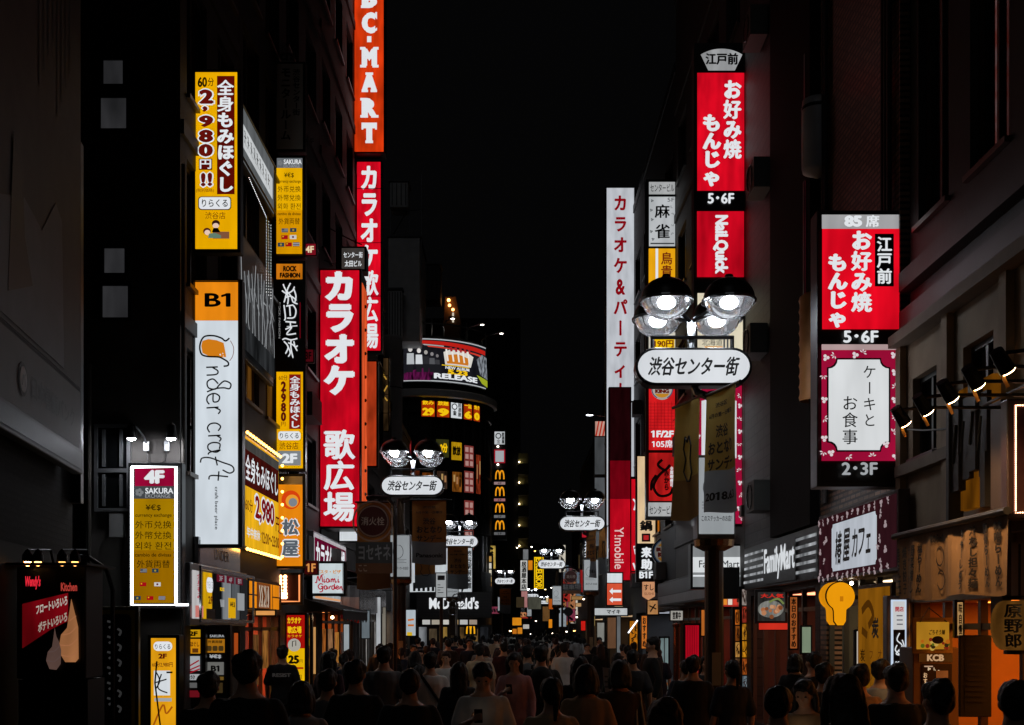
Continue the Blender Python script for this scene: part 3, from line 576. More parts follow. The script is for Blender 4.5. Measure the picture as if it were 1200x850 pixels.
s.stroke(Z8([[(186,196,.2),(165,240),(150,300,1.4),(140,335,.3)],[(134,203,.2),(150,240),(190,290,1.3),(205,330),(238,345,.2)],[(126,250,.2),(160,270),(200,250),(215,220,.2)],[(150,300,.3),(190,290),(230,320,.3)],[(210,240,.2),(225,290),(215,340,.8)],[(150,240,.2),(170,300),(165,350,.4)],
 [(140,352),(150,440,1.2),(142,462)],[(155,360),(205,352)],[(180,358),(185,430)],[(205,352),(225,390),(212,440,1.2),(160,445,.5)],[(150,470),(225,476,1.3)],[(185,475),(188,520)],[(150,525,1.2),(195,510),(160,560),(225,555,1.2)],[(160,505,.4),(235,500,.8)],
 [(235,590,.2),(190,600),(150,590,1.3),(128,600,.2)],[(140,610,.3),(170,650,1.4),(150,700,.2)],[(190,600,.4),(190,660,1.4),(205,730,.2)],[(210,610,.4),(220,650),(238,640,.2)],[(170,620),(210,640),(235,680,.2)],[(165,640,.4),(185,690),(170,720,.2)]]), 1.5, WT)
s.text('ROCK FASHION', 326.8, 355, 329, 397, le('#a0a0a0', .6), .01, 0, rot=90); s.stroke([[(352, 355), (352, 397)]], 1.2, le('#6a0818', .7)); s.bracket(-1, (340, 420))
s = Sign('projecting_sign', 'small yellow massage sign with a grey floor panel in the stacked column', px=(324, 436, 355, 549), d=25.4, group='stacked column signs')
s.panel(YEL); s.panel(em('#8a1c12', .9, .1), 339, 439, 352.5, 503, 'band'); s.column('全身もみほぐし', 339.5, 441, 352, 502, WT, .015, .02); s.text('60分', 327, 440, 337, 446, MAR, .01)
s.column('2', 327, 447, 338, 459, MAR, .02, .05); s.column('980', 327, 461, 338, 494, MAR, .02, .05, fill=.98); s.text(',', 331, 458, 333.5, 462, MAR, .02, .04); s.text('円', 330, 495, 335, 500, MAR)
rrect(s, WT, 326.5, 506, 352.5, 516.5, 3); s.text('りらくる', 328.5, 508, 350.5, 514.5, BK, .01); s.text('渋谷店', 328, 519, 350, 527, MAR); s.panel(em('#8c9296', .8, .1), 326, 529, 353, 546, 'floor_panel'); s.text('2F', 331, 532, 349, 543.5, WT, .02, .04); s.bracket(-1, (445, 540)); 
s = Sign('projecting_sign', 'orange diner sign with two grey characters and a red ring, lowest of the stacked column', px=(324, 558, 355, 664), d=25.4, group='stacked column signs')
s.panel(em('#ee8a10', .95, .12), 324.5, 568, 354.5, 663.5); s.panel(mat('#a8aaac', .3, .8), 325, 558.5, 354.5, 568, 'cap'); s.disc(le('#e04410', .9), 341, 586, 11); s.disc(le('#f0a030', .9), 342.5, 587.5, 7.6); s.disc(le('#8a9098', .8), 343.5, 589, 5)
for ch, y in (('松', 608), ('屋', 633)): s.text(ch, 329, y-1, 352, y+21, WT, .06, .07); s.text(ch, 330.5, y+.5, 350.5, y+19.5, le('#6c7680', .6), .03, .04)
s.bracket(-1, (575, 655))
# boards flat on the left walls
s = Sign('wall_sign', 'long slanting white and grey board with brush lettering high on the left wall', facade=(-1, -4.88, 21.45, 24.45, 10.5, 11.47), frame=mat('#5c5238', .5), depth=.1)
s.panel(em('#6e7274', .7, .2)); s.panel(em('#d4d8da', .85, .1), .03, .3, 2.85, .72, 'band')
s.stroke([[(.25+i*.26+a, .38+b) for a, b in k] for i in range(9) for k in ([(0, .02), (.12, .05+.02*(i % 3)), (.02, .24)], [(.08, 0), (.06+.04*(i % 2), .14), (.16, .26)], [(0, .12), (.17, .1+.03*(i % 4))])], .022, BK)
s.rim(mat('#8a7030', .4, .5), 0, 0, 3, .97, .02, 'frame')
s = Sign('wall_sign', 'black board with white graffiti scrawl on the left wall over the amber window', facade=(-1, -4.86, 21.2, 24.3, 7.0, 9.1), frame=BLACK, depth=.1)
s.panel(mat('#101112', .3)); r_ = random.Random(3)
for i in range(11):
    x = .25+i*.25; s.stroke([[(x+r_.uniform(-.1, .1), .5+r_.uniform(-.3, .1), .2), (x+r_.uniform(-.08, .12), .9), (x+r_.uniform(-.05, .15), 1.15+r_.uniform(-.1, .3)), (x+r_.uniform(-.1, .2), 1.55+r_.uniform(-.1, .35), .2)], [(x-.08, .8+r_.uniform(-.2, .2)), (x+.16, .9+r_.uniform(-.2, .2), .4)]], .05, le('#b8bcc0', .6))
s.panel(em('#2c2e30', .8, .6), .1, 1.62, 3.0, 2.05, 'photo_strip')
s = Sign('wall_sign', 'slanting yellow and maroon massage board edged with bulbs on the left wall', facade=(-1, -4.84, 21.45, 24.75, 3.52, 5.5), frame=BLACKM, depth=.16)
s.panel(em('#f0b41c', .95, .15), 0, 0, 3.3, 1.98); s.panel(em('#4a1410', .8, .3), .04, .12, 3.26, .88, 'band'); s.panel(em('#5a5854', .6, .2), .04, .04, 3.26, .22, 'header'); s.text('全身もみほぐし', .15, .3, 3.15, .78, WT, .02, .02)
s.text('60分', .12, 1.1, .75, 1.34, MAR, .01, .01); 
s.text('2,980', .85, .92, 2.75, 1.52, WT, .05, .05); s.text('2,980', .9, .97, 2.7, 1.47, le('#7a1014', .9), .01, .04); s.text('円', 2.82, 1.2, 3.18, 1.5, MAR, .01, .02); s.text('年中無休', .15, 1.62, 1.3, 1.82, le('#dfe5ea', .9), .02, .02); s.text('12:00〜23:00', 1.4, 1.62, 3.1, 1.84, MAR, .01, .01)
s.bulbs(em('#ffb050', 9, 0), [(.1+i*.235, -.06) for i in range(14)]+[(.1+i*.235, 2.04) for i in range(14)]+[(3.36, .1+i*.27) for i in range(8)], .032, out=.02)
s = Sign('metal_panel', 'polished silver panel under the tall white script sign', cat='panel', facade=(-1, -4.9, 18.75, 21.5, 3.06, 3.42), frame=mat('#b8babd', .18, .95, .15), depth=.08)
s.panel(mat('#c0c2c4', .2, .95, .2)); s.text('UNDER', .9, .08, 1.9, .26, mat('#5a3a2a', .4))
s = Sign('directory_board', 'glass fronted case of six tenant strips below the silver panel', facade=(-1, -4.86, 18.1, 21.85, 2.12, 2.98), frame=mat('#9a9da0', .3, .8), depth=.22)
w_ = 3.75/6
for i, c in enumerate(('#d8d4d4', '#e8b010', '#121212', '#8c9094', '#5c6064', '#2a2a2c')): s.panel(em(c, .75, .15), i*w_+.05, .06, (i+1)*w_-.03, .8, 'strip')
s.column('全身もみ', .2, .1, .5, .5, le('#c03048', .8), .01, .02); s.panel(le('#d88078', .8), .1, .6, .56, .78, 'patch'); rrect(s, WT, .74, .14, 1.14, .38, .1); s.text('りらくる', .78, .2, 1.1, .32, BK); s.text('2F', .8, .44, 1.08, .56, MAR, .01, .02); s.panel(mat('#4a2c16', .6), w_+.05, .64, 2*w_-.03, .8, 'patch')
for i, y in ((2, .07), (3, .07), (4, .07)): s.panel(le('#6a1428', .7), i*w_+.06, y, (i+1)*w_-.04, y+.12, 'floor_patch'); s.text('B1' if i == 4 else ('3F' if i == 2 else '4F'), i*w_+.2, y+.02, i*w_+.44, y+.1, WTd)
s.text('ROCK', 2*w_+.15, .28, 2*w_+.45, .34, YT, .02, .03); s.stroke([[(2*w_+.15+i*.05, .48), (2*w_+.2+i*.04, .6)] for i in range(6)], .03, WTd); s.panel(le('#e8b010', .8), 3*w_+.06, .44, 4*w_-.04, .78, 'patch'); s.text('¥€$', 3*w_+.15, .5, 4*w_-.12, .6, BK, .01, .02); s.panel(le('#a8acb0', .7), 4*w_+.06, .34, 5*w_-.04, .64, 'patch'); s.rim(mat('#c0c4c8', .25, .9), 0, 0, 3.75, .86, .05, 'frame')
s = Sign('window_panel', 'orange lit transom window with posters over the red entrance', cat='window', facade=(-1, -4.9, 22.0, 25.1, 2.38, 2.94), frame=mat('#2a2018', .5), depth=.08)
s.panel(em('#e88814', .95, .15)); s.panel(le('#8a4a20', .7), .9, .03, 2.2, .53, 'poster'); s.stroke([[(1.1+i*.14, .08), (1.2+i*.13+.05*(i % 2), .3), (1.1+i*.14, .5)] for i in range(7)], .05, le('#e8d8c0', .8)); s.stroke([[(1.2+i*.2, .1), (1.25+i*.2, .45)] for i in range(5)], .06, le('#3a1408', .8))
s.rim(BLACK, 0, 0, 3.1, .56, .03, 'frame'); s.panel(BLACK, 0, .27, .85, .295, 'bar'); s.panel(BLACK, 2.25, .27, 3.1, .295, 'bar'); s.panel(BLACK, .84, 0, .88, .56, 'bar'); s.panel(BLACK, 2.22, 0, 2.26, .56, 'bar')
s = Sign('entrance_frame', 'dark red panel framed by orange light with rows of small bulbs beside the diner sign', cat='panel', px=(328, 674, 352, 706), d=25.8, frame=BLACK, depth=.15)
s.panel(mat('#3a1410', .4)); s.tube([(351, 674, -.03), (351, 705, -.03), (330, 705, -.03)], .018, em('#ff9a5a', 1.2, 0), 'light_tube'); s.bulbs(em('#ffb078', 10, 0), [(329+j*5.5, 676+i*4) for i in range(5) for j in (0, 1)]+[(328.5+i*2.2, 696+4*j) for i in range(4) for j in (0, 1)], .04)
# things standing by the left wall
s = Sign('standing_sign', 'yellow lit floor stand with white plate and posters beside the neon framed sign', px=(177, 748, 206, 888), d=17.5, depth=.25)
s.panel(em('#eca414', .95, .15)); rrect(s, WT, 180, 752, 202, 763, 5); s.text('りらくる', 182, 755, 200, 761, BK, .01); s.text('2F', 186, 766, 196, 772, MAR, .02, .04); s.text('60分2,980円', 179, 776, 203, 782, MAR, .01, .01)
s.panel(WHITE, 181, 786, 200, 815, 'poster'); s.stroke([[(184, 788), (188, 798), (183, 808)], [(190, 790), (186, 806), (197, 812)], [(183, 800), (196, 796)]], 1.5, BK); s.panel(BK, 196, 787, 203, 789, 'clip'); s.panel(WTd, 182, 818, 202, 822, 'line'); s.stroke([[(181, 850), (192, 826), (196, 836), (203, 828)]], 2, le('#b05a10', .8)); s.tube([(185, 775, -.05), (183, 800, -.06), (189, 850, -.05)], .012, BLACK, 'cable')
s = Sign('poster_board', 'stack of lit yellow, white and red posters beside the yellow floor stand', px=(213, 736, 237, 888), d=18.6, depth=.14)
s.panel(BK); s.panel(em('#d8a010', .8, .1), 215, 738, 235, 747, 'poster'); s.text('2F', 222, 740, 232, 745.5, BK, .02, .04); s.panel(em('#e09410', .85, .1), 215, 749, 235, 766, 'poster'); s.text('もみほぐし', 216, 752, 234, 758, le('#401008', .8), .01, .02); [s.panel(le('#6a3a10', .7), 217+i*9, 760, 224+i*9, 765, 'patch') for i in (0, 1)]
s.panel(WTd, 215, 769, 235, 786, 'poster'); s.stroke([[(217, 784), (234, 774)], [(219, 787), (235, 780)], [(222, 789), (235, 784)]], 1.6, le('#a01828', .8)); s.panel(BK, 216, 773, 222, 782, 'patch'); s.panel(WTd, 215, 790, 235, 797, 'poster'); s.text('60分', 218, 791, 230, 796, BK, .02, .03); s.panel(le('#787878', .5), 217, 800, 233, 806, 'poster'); s.panel(le('#7a1420', .6), 215, 809, 235, 817, 'poster'); s.panel(em('#e8a010', .9, .1), 211.5, 748, 213.5, 850, 'edge_strip')
s = Sign('poster_board', 'black price board with gold patches beside the stack of coloured posters', px=(240, 736, 266, 888), d=18.8, depth=.14)
s.panel(mat('#0c0c0c', .4)); s.text('SAKURA', 246, 744, 263, 747, WTd, .01, .02); s.panel(le('#b87818', .7), 241, 749, 263.5, 765, 'patch'); s.text('外貨両替', 244, 750.5, 261, 754, BK, .01, .02); [rrect(s, le('#5a4420', .5), 242.5+i*7, 757, 248.5+i*7, 763, 1.5) for i in range(3)]
s.text('¥€$', 246, 767, 260, 772, WTd, .02, .03); s.panel(le('#8a8a86', .5), 243, 776, 263, 791, 'patch'); s.text('B1', 248, 780, 258, 787, BK, .02, .03); s.panel(le('#8a6a2a', .5), 241, 793, 263, 797, 'line'); s.panel(le('#4a3a20', .5), 242, 800, 262, 812, 'patch')
s = Sign('standing_sign', 'dark signboard with a yellow edge and faded brush strokes near the bent pole', px=(115, 715, 158, 890), d=16.9, depth=.1, frame=mat('#3a3205', .5))
s.panel(mat('#a08c10', .5)); rrect(s, mat('#1c0c0c', .6), 118, 720, 154, 888, 6); s.stroke([[(126+(i % 2)*12, 728+i*9), (134+(i % 2)*8, 731+i*9), (128+(i % 2)*12, 736+i*9)] for i in range(12)], 2.6, le('#303030', .8))
t = thing('bent_pole', 'black bent pole with a small lamp hood in front of the dark yellow edged signboard', 'pole', P(132, 735, 16.2)); MB().tube([(0, 0, -1.9), (0, 0, .5), (-.05, -.1, .78), (-.25, -.2, .93), (-.45, -.3, .95)], .03).build('shaft', BLACKM, t); MB().lathe([(.02, .08), (.1, 0), (.12, -.12)], (-.48, -.3, .93), 12).build('lamp_hood', BLACKM, t)
t = thing('slanted_strut', 'thin pale strut leaning down beside the bent pole', 'strut', P(106, 735, 17.4)); MB().tube([(0, 0, .6), (.02, 0, 0), (.2, -.05, -1.5)], .018, 5).build('rod', mat('#8a8a8a', .3, .8), t)
# the lit snack board at the far left
s = Sign('snack_board', 'black lit snack board with red lettering and two soft ice swirls at the far left', px=(25, 668, 95, 790), d=12.1, depth=.5, frame=mat('#100c0a', .5))
s.panel(mat('#0b0a0a', .4)); s.text("Wendy's", 30, 675, 48, 691, le('#e8283a', .95), .02, .03, slant=.2); s.text('Kitchen', 72, 683, 91, 693, le('#d84a40', .6), .01, .02)
s.poly(em('#a00c1a', .5, .5), [(27, 708), (80.5, 695), (80.5, 728), (60, 738), (27, 760)], 'red_band')
V, Fs = layout('フロートいろいろ', .02, .02)
def slant_text(s, body, x0, y0, x1, y1, rise, m):
    V, Fs = layout(body, .02, .02); ax = max(v[0] for v in V); s.put([(x0+(x1-x0)*x/ax, y1-(y1-y0)*(y+.1)-rise*x/ax, c) for x, y, c in V], Fs, m)
slant_text(s, 'フロートいろいろ', 43, 709, 80, 721, 12, le('#e8dcd0', .55)); slant_text(s, 'ポテトいろいろ', 46, 730, 80, 742, 14, le('#d8c8b8', .5))
s.poly(em('#d08a58', .55, .4), [(85, 702), (87, 710), (90, 722), (93, 735), (93.5, 772), (90, 776), (78, 776), (73, 768), (71, 755), (73, 744), (80, 736), (82, 722)], 'soft_ice'); s.stroke([[(83, 728, .4), (88, 724), (91, 722, .3)], [(75, 744, .3), (84, 742), (92, 734, .4)], [(72, 756, .3), (84, 756), (93, 748, .4)], [(74, 768, .3), (84, 769), (93, 763, .4)]], 1.2, le('#b87850', .7))
s.poly(em('#8a6a60', .35, .3), [(66, 736), (68, 746), (71, 752), (73.5, 762), (73, 778), (68, 785), (60, 784), (56, 774), (58, 764), (63, 758), (64.5, 748)], 'soft_ice'); s.stroke([[(59, 764, .3), (66, 763), (72, 757, .3)], [(57, 774, .3), (66, 775), (73, 769, .3)]], 1, le('#6a5450', .6))
a = s.L(25, 790); b = s.L(95, 790); MB().box(a[0]-.05, .05, -1.55, b[0]+.05, .55, -.06).build('plinth', mat('#171412', .5), s.root); MB().box(a[0]-.1, -.25, s.L(0, 664)[1], b[0]+.15, .62, s.L(0, 661)[1]).build('canopy', mat('#15120f', .6), s.root)
for i, x in enumerate((38, 50, 78, 93)):
    u = s.L(x, 657); q = MB(); q.lathe([(.02, .1), (.05, .05), (.055, -.02)], (u[0], -.12, u[1]), 10); h_ = q.build('canopy_lamp', BLACKM, s.root); MB().ball((u[0], -.12, u[1]-.03), .035).build('bulb', em('#ffb060', (26, 9, 3, 5)[i], 0), h_)
    MB().tube([(u[0], -.12, u[1]+.1), (u[0], .2, u[1]+.12), (u[0], .3, u[1]-.03)], .012, 5).build('stalk', BLACKM, h_)
# the hanging banner on the corner building
M_ = Matrix.Translation((-5.52, 15, 0)) @ Matrix.Rotation(math.radians(7.9), 4, 'Z')
s = Sign('wall_banner', 'huge dim grey banner with columns of fine print on the corner building', 'banner', loc=M_ @ Vector((.2, -2.6, 4.95)), size=(4.2, 7.2), rot=math.radians(97.9), frame=mat('#4a4a4c', .6), depth=.1)
s.panel(mat('#4a4846', .6, var=.4)); s.stroke([[(2.2+i*.2, 1.2+.3*(i % 3)), (2.2+i*.2, 4.4-.25*(i % 4))] for i in range(8)], .05, mat('#1a1a1a', .6), sm=False); s.poly(mat('#6a6c70', .6), [(0, 7.15), (0, 6.3), (1.6, 5.8), (2.3, 5.9), (2.9, 5.4), (3.2, 5.5), (3.3, 7.15)], 'photo'); s.poly(BK, [(1.2, 5.3), (1.5, 5.5), (1.6, 6.2), (1.9, 6.6), (1.0, 6.9)], 'figure')
s = Sign('wall_banner', 'pale grey strip with a round emblem and dark characters under the huge dim banner', 'banner', loc=M_ @ Vector((.2, -2.6, 4.2)), size=(4.2, .7), rot=math.radians(97.9), frame=mat('#2a2a2c', .6), depth=.1)
s.panel(mat('#6a6a6a', .6)); s.text('日本骨髄バンク', 1.9, .26, 3.85, .5, BK, .01, .02); s.disc(mat('#3a3a3a', .6), 1.55, .38, .17); s.disc(mat('#b4b4b4', .6), 1.55, .38, .13); s.text('バ', 1.48, .31, 1.62, .45, mat('#4a4a4a', .6))
s = Sign('light_shelf', 'mirror like metal ledge below the pale grey strip', 'ledge', loc=M_ @ Vector((.22, -2.6, 3.96)), size=(4.2, .2), rot=math.radians(97.9), frame=mat('#2c2d30', .5, .8, .5, 2), depth=.12); s.panel(mat('#34353a', .45, .8, .5, 2))
# gooseneck lamps above the neon framed sign
for i, (x, y, sg, lb) in enumerate(((161, 511, -1, 'left black gooseneck lamp above the neon framed sign'), (207, 513, 1, 'right black gooseneck lamp above the neon framed sign'))):
    t = thing('gooseneck_lamp', lb, 'lamp', P(x-sg*11, 524, 17.97), 0, 'gooseneck lamps over the neon framed sign'); k = 18/F
    MB().box(-.04, -.03, -.06, .04, -.002, .08).build('mount', mat('#b0b2b4', .4, .3), t)
    dx = sg*11*k; MB().tube([(0, -.03, .05), (sg*.02, -.06, .14), (dx*.6, -.2, .26), (dx, -.28, .3)], .012, 6).build('arm', STEEL, t)
    h_ = MB().lathe([(.015, .26), (.06, .22), (.075, .12), (.075, .02)], (dx, -.28, .06), 14).build('lamp_shade', BLACKM, t); MB().lathe([(.07, .04), (.055, .0), (0, -.02)], (dx, -.28, .07), 12).build('bulb', em('#f4f6ff', 220, 0), h_)
    MB().tube([(0, -.02, -.06), (-sg*.02, -.02, -.2), (-sg*.1, -.02, -.26)], .008, 5).build('cable', BLACK, t)
# string of small bulbs by the slanting boards
t = thing('light_string', 'string of tiny white bulbs hanging beside the slanting white board', 'lights', (-4.8, 23.0, -.3)); q = MB(); w_ = MB()
for i in range(26):
    for dy in (0, .22, .44): q.ball((0, dy+.35, 8.9+i*.058), .006, n=5, m=3)
for i in range(24): q.ball((0, -1.2+i*.065, 10.55-.008*i), .006, n=5, m=3)
w_.tube([(.0, .35, 8.9), (0, .35, 10.4)], .004, 4); w_.tube([(.0, .57, 8.9), (0, .57, 10.4)], .004, 4); w_.tube([(.0, .79, 8.9), (0, .79, 10.4)], .004, 4); w_.tube([(0, -1.2, 10.56), (0, .35, 10.37)], .004, 4)
w_.build('wire', BLACK, t); q.build('bulbs', em('#ffffff', 3.5, 0), t)

# ------------------------------------------------------------------ the tall red signs and what hangs round them
s = Sign('projecting_sign', 'biggest red karaoke sign with broad white characters and a glowing orange side', px=(375.5, 317, 421, 617), d=31, depth=1.15, frame=mat('#2a0808', .4))
s.panel(REDs); s.column('カラオケ', 380, 317, 416, 464, WT, .03, .045); s.column('歌広場', 379, 503, 416, 612, WT, .02, .03)
b = s.L(421, 617); c = s.L(421, 330); MB().box(b[0]+.06, .1, b[1]+.6, b[0]+.07, 1.1, c[1]).build('side_panel', em('#e4582c', .95, .25), s.root); q = MB(); [q.ball((b[0]+.075, .6, b[1]+.9+i*.62), .05, n=6, m=4) for i in range(9)]; q.build('bolts', BLACK, s.root); s.bracket(-1, (340, 480, 600), .5)
s = Sign('building_name_sign', 'small grey building name box on top of the biggest red karaoke sign', px=(400.5, 291, 427, 315.5), d=31.5, depth=.5, frame=BLACKM); s.panel(em('#4e4844', .7, .3)); s.text('センター街', 402.5, 295.5, 425, 302.5, WT, .01, .02); s.text('太田ビル', 404, 305.5, 424, 313, WT, .015, .02)
s = Sign('projecting_sign', 'tallest orange red sign with stacked white slab letters reaching past the top', px=(415.5, -62, 449.5, 178), d=37.8, depth=.5)
s.panel(em('#dc3a0e', .95, .3))
def slab(s, ch, x0, y0, x1, y1, m):
    s.text(ch, x0, y0, x1, y1, m, 0.0, .1); w_ = (x1-x0); h = (y1-y0)*.13; f = []
    bars = {'A': ((0, 1, .42), (.58, 1, .42), (.25, 0, .5)), 'B': ((-.05, 0, .4), (-.05, 1, .4)), 'M': ((-.1, 0, .32), (.78, 0, .32), (-.1, 1, .4), (.7, 1, .4)), 'R': ((-.08, 0, .4), (-.08, 1, .5), (.62, 1, .48)), 'T': ((.25, 1, .5),), 'C': ()}[ch]
    for a, e, l in bars:
        X0 = x0+a*w_; Y = y0 if e == 0 else y1-h; f.append([(X0, Y), (X0+l*w_, Y), (X0+l*w_, Y+h), (X0, Y+h)])
    if ch == 'T': f += [[(x0, y0), (x0+w_*.16, y0), (x0+w_*.12, y0+h*2.6), (x0, y0+h*2.6)], [(x1-w_*.16, y0), (x1, y0), (x1, y0+h*2.6), (x1-w_*.12, y0+h*2.6)]]
    if ch == 'C': f += [[(x1-w_*.12, y0), (x1, y0), (x1, y0+h*2.6), (x1-w_*.12, y0+h*2)]]
    if f: s.polys(m, f, 'lettering')
for ch, y0, y1 in (('A', -46, -21), ('B', -14, 10), ('C', 15, 40), ('M', 56, 80), ('A', 86, 109), ('R', 116, 139), ('T', 145, 169)): slab(s, ch, 424, y0, 442, y1, WT)
s.panel(WT, 430.5, 44, 435.5, 51, 'dot'); s.bracket(-1, (30, 100, 170), .5)
s = Sign('projecting_sign', 'slim red karaoke sign below the slab letter sign, partly hidden by the grey name box', px=(418.5, 190, 446, 411), d=38.2, depth=.4); s.panel(RED); s.column('カラオケ歌広場', 422, 193, 443.5, 409, WT, .02, .03); [s.panel(mat('#3a0408', .5), 418.5, y, 446, y+.7, 'seam') for y in (221, 284.5, 347)]; s.bracket(-1, (200, 300, 400), .5)
s = Sign('side_panel', 'narrow red orange glowing panel below the slim red karaoke sign', 'panel', px=(430, 424, 441, 546), d=37.6, depth=.4); s.panel(em('#c2401c', .8, .35))
s = Sign('window_panel', 'tall glass strip with warm reflections painted on beside the pale grey shaft', 'window', px=(441, 420, 455, 505), d=46.5, depth=.2); s.panel(em('#3a2a18', .8, .8)); s.stroke([[(443, 430), (453, 445)], [(442, 455), (454, 470)], [(444, 470), (454, 452)]], 1.6, le('#c89a40', .7)); [s.panel(BLACK, 441, y, 455, y+.8, 'bar') for y in (440, 462, 484)]  # yellow strokes and brown glow paint reflections on dark glass
s = Sign('wall_sign', 'slanting magenta and white karaoke fascia behind the small pasta sign', facade=(-1, -4.84, 29.2, 34.8, 3.3, 4.36), frame=mat('#b8b8bc', .3, .6), depth=.15); s.panel(em('#c8c4c8', .75, .15)); s.panel(em('#6a0c30', .8, .2), .05, .1, 5.5, .95, 'band'); s.text('カラオケ歌広場', .2, .14, 5.3, .92, WT, .03, .04)
s = Sign('wall_sign', 'white poster strip under the slanting magenta fascia', facade=(-1, -4.86, 29.2, 34.8, 2.75, 3.24), frame=BLACKM, depth=.1); s.panel(em('#b8c0c4', .8, .2)); [s.panel(le('#6a7078', .6), .3+i*.62, .08, .7+i*.62, .34, 'poster') for i in range(8)]; s.panel(le('#e0a070', .9), 0, .42, 5.6, .48, 'strip')
s = Sign('projecting_sign', 'small white box with tiny red marks hanging under the biggest red sign', px=(398, 617.5, 421, 634), d=32.3, depth=.3); s.panel(WHITE); s.text('歌・広・場', 403, 620, 417, 623, le('#b02030', .9), .01, .03)
s = Sign('projecting_sign', 'square white pasta and pizza sign with red script', px=(366, 660, 402.5, 696), d=28.6, depth=.35); s.panel(em('#d4e0e4', .88, .12)); s.text('パスタ・ピザ', 370, 668, 399.5, 672.5, le('#d88a20', .9), .01, .03)
V = lambda l, ox, oy, k: [[(ox+x*k, oy+y*k) for x, y in p] for p in l]
s.stroke(V([[(0,12),(2,2),(4,9),(7,1),(9,11)],[(0,12),(-2,11)],[(7,1),(10,0)],[(11,6),(11,11),(13,10)],[(18,7),(15,6),(14,10),(17,11),(18,7),(19,11)],[(21,6),(21,11)],[(21,8),(23,6),(24,11)],[(24,8),(26,6),(27,11),(29,10)],[(31,6),(31,11),(33,10)],[(11,3.4),(11.6,3.8)],[(31,3.4),(31.6,3.8)]], 371, 673.5, .82), 1.3, le('#b01030', .9))
s.stroke(V([[(7,2),(3,1),(0,5),(3,9),(7,6),(7,5),(4,5)],[(7,6),(6,12),(2,13)],[(13,5),(10,4),(9,8),(12,9),(13,5),(14,9)],[(16,5),(16,9)],[(16,7),(18,4.6),(19,5)],[(24,5),(21,4),(20,8),(23,9),(24,1)],[(24,5),(25,9)],[(27,7),(30,6),(28,4),(26,7),(28,9),(31,8)],[(32,5),(32,9)],[(32,7),(34,5),(35,9),(37,11)]], 373, 683.5, .8), 1.3, le('#b01030', .9)); s.rim(BLACKM, 366, 660, 402.5, 696, .6, 'frame'); s.bracket(-1, (678,), .3)
s = Sign('price_board', 'yellow and red karaoke price board standing under the dark awning', px=(336, 721, 357, 875), d=26.4, depth=.3); s.panel(em('#a8120c', .9, .15), 336, 721, 357, 760); s.panel(em('#ecb808', .95, .1), 336, 760, 357, 875, 'lower_face'); s.text('カラオケ', 336.8, 723.5, 353, 731, YT, .02, .03); s.text('歌広場', 337, 734, 353.5, 742.5, YT, .02, .04); s.text('カラオケ', 337, 744, 354, 747, YT); s.disc(le('#b8b4a8', .8), 345, 756, 7.5); s.stroke([[(343, 758), (343, 752), (347, 751), (347, 757)]], 1, BK, sm=False)
s.text('25', 338, 768, 351, 778, BK, .01, .06); s.text('円', 351.5, 773, 355, 777, BK); s.panel(le('#a8120c', .9), 337, 782, 356, 784, 'line'); s.text('0', 340, 786, 349, 797, BK, .01, .06); s.text('円', 350, 791, 354, 796, BK); s.panel(le('#5a8a50', .8), 338, 801, 355, 810, 'patch'); s.text('60分', 339, 812, 352, 817, MAR)
s = Sign('price_board', 'narrow side strip of yellow pictures next to the karaoke price board', px=(358, 721, 363, 875), d=26.8, depth=.2); s.panel(em('#7a4a14', .8, .4)); [s.panel(le(c, .8), 358.4, 724+i*12, 362.6, 733+i*12, 'picture') for i, c in enumerate(('#d8a020', '#c07028', '#d8c020', '#404048', '#d8a020', '#c86020', '#e0c040'))]
# awnings on the left
def awning(name, label, X0, X1, y0, y1, z0, z1, m, drop=.25):
    t = thing(name, label, 'awning', (X0, (y0+y1)/2, z0)); L_ = (y1-y0)/2; n = 24; q = MB(); vs = []; fs = []
    for i in range(n+1):
        y = -L_+2*L_*i/n; sag = .03*math.sin(i*1.9); vs += [(0, y, 0), ((X1-X0), y, z1-z0+sag), ((X1-X0)+.01, y, z1-z0-drop+sag*1.6)]
    for i in range(n): a = 3*i; fs += [(a, a+1, a+4, a+3), (a+1, a+2, a+5, a+4)]
    q.add(vs, fs).build('cloth', m, t); q = MB(); [q.tube([(0, y, -.35), (X1-X0, y, z1-z0-.02)], .02, 6) for y in (-L_+.1, 0, L_-.1)]; q.tube([(X1-X0, -L_, z1-z0), (X1-X0, L_, z1-z0)], .025, 6); q.build('frame', GREYM, t); return t
awning('awning', 'plain dark awning over the pasta shop front on the left', -5, -4.0, 28.2, 33.0, 2.75, 2.45, mat('#2b2624', .8))
MB().ball((-4.3, 28.6, 2.28), .035).build('bare_bulb', em('#ffd0a0', 30, 0)); tag(bpy.data.objects['bare_bulb'], 'small bare bulb glowing under the plain dark awning', 'lamp')
awning('awning', 'long dark red canopy past the hydrant sign pole on the left', -5, -3.95, 33.6, 45, 3.75, 3.5, mat('#3c1414', .7), .18)
s = Sign('wall_panel', 'ribbed metal wall cladding under the long dark red canopy', 'panel', facade=(-1, -4.9, 35.5, 46, 2.55, 3.4), frame=mat('#6a5c5e', .3, .7), depth=.06); q = MB(); [q.box(-5.2+i*.35, -.06, 0, -5.02+i*.35, .0, .85) for i in range(30)]; q.build('ribs', mat('#8a7a7c', .25, .8), s.root)
t = thing('hanging_flag', 'hanging cloth in grey, pale and red bands past the pasta sign', 'flag', P(410, 727, 33.5)); k = 33.5/F
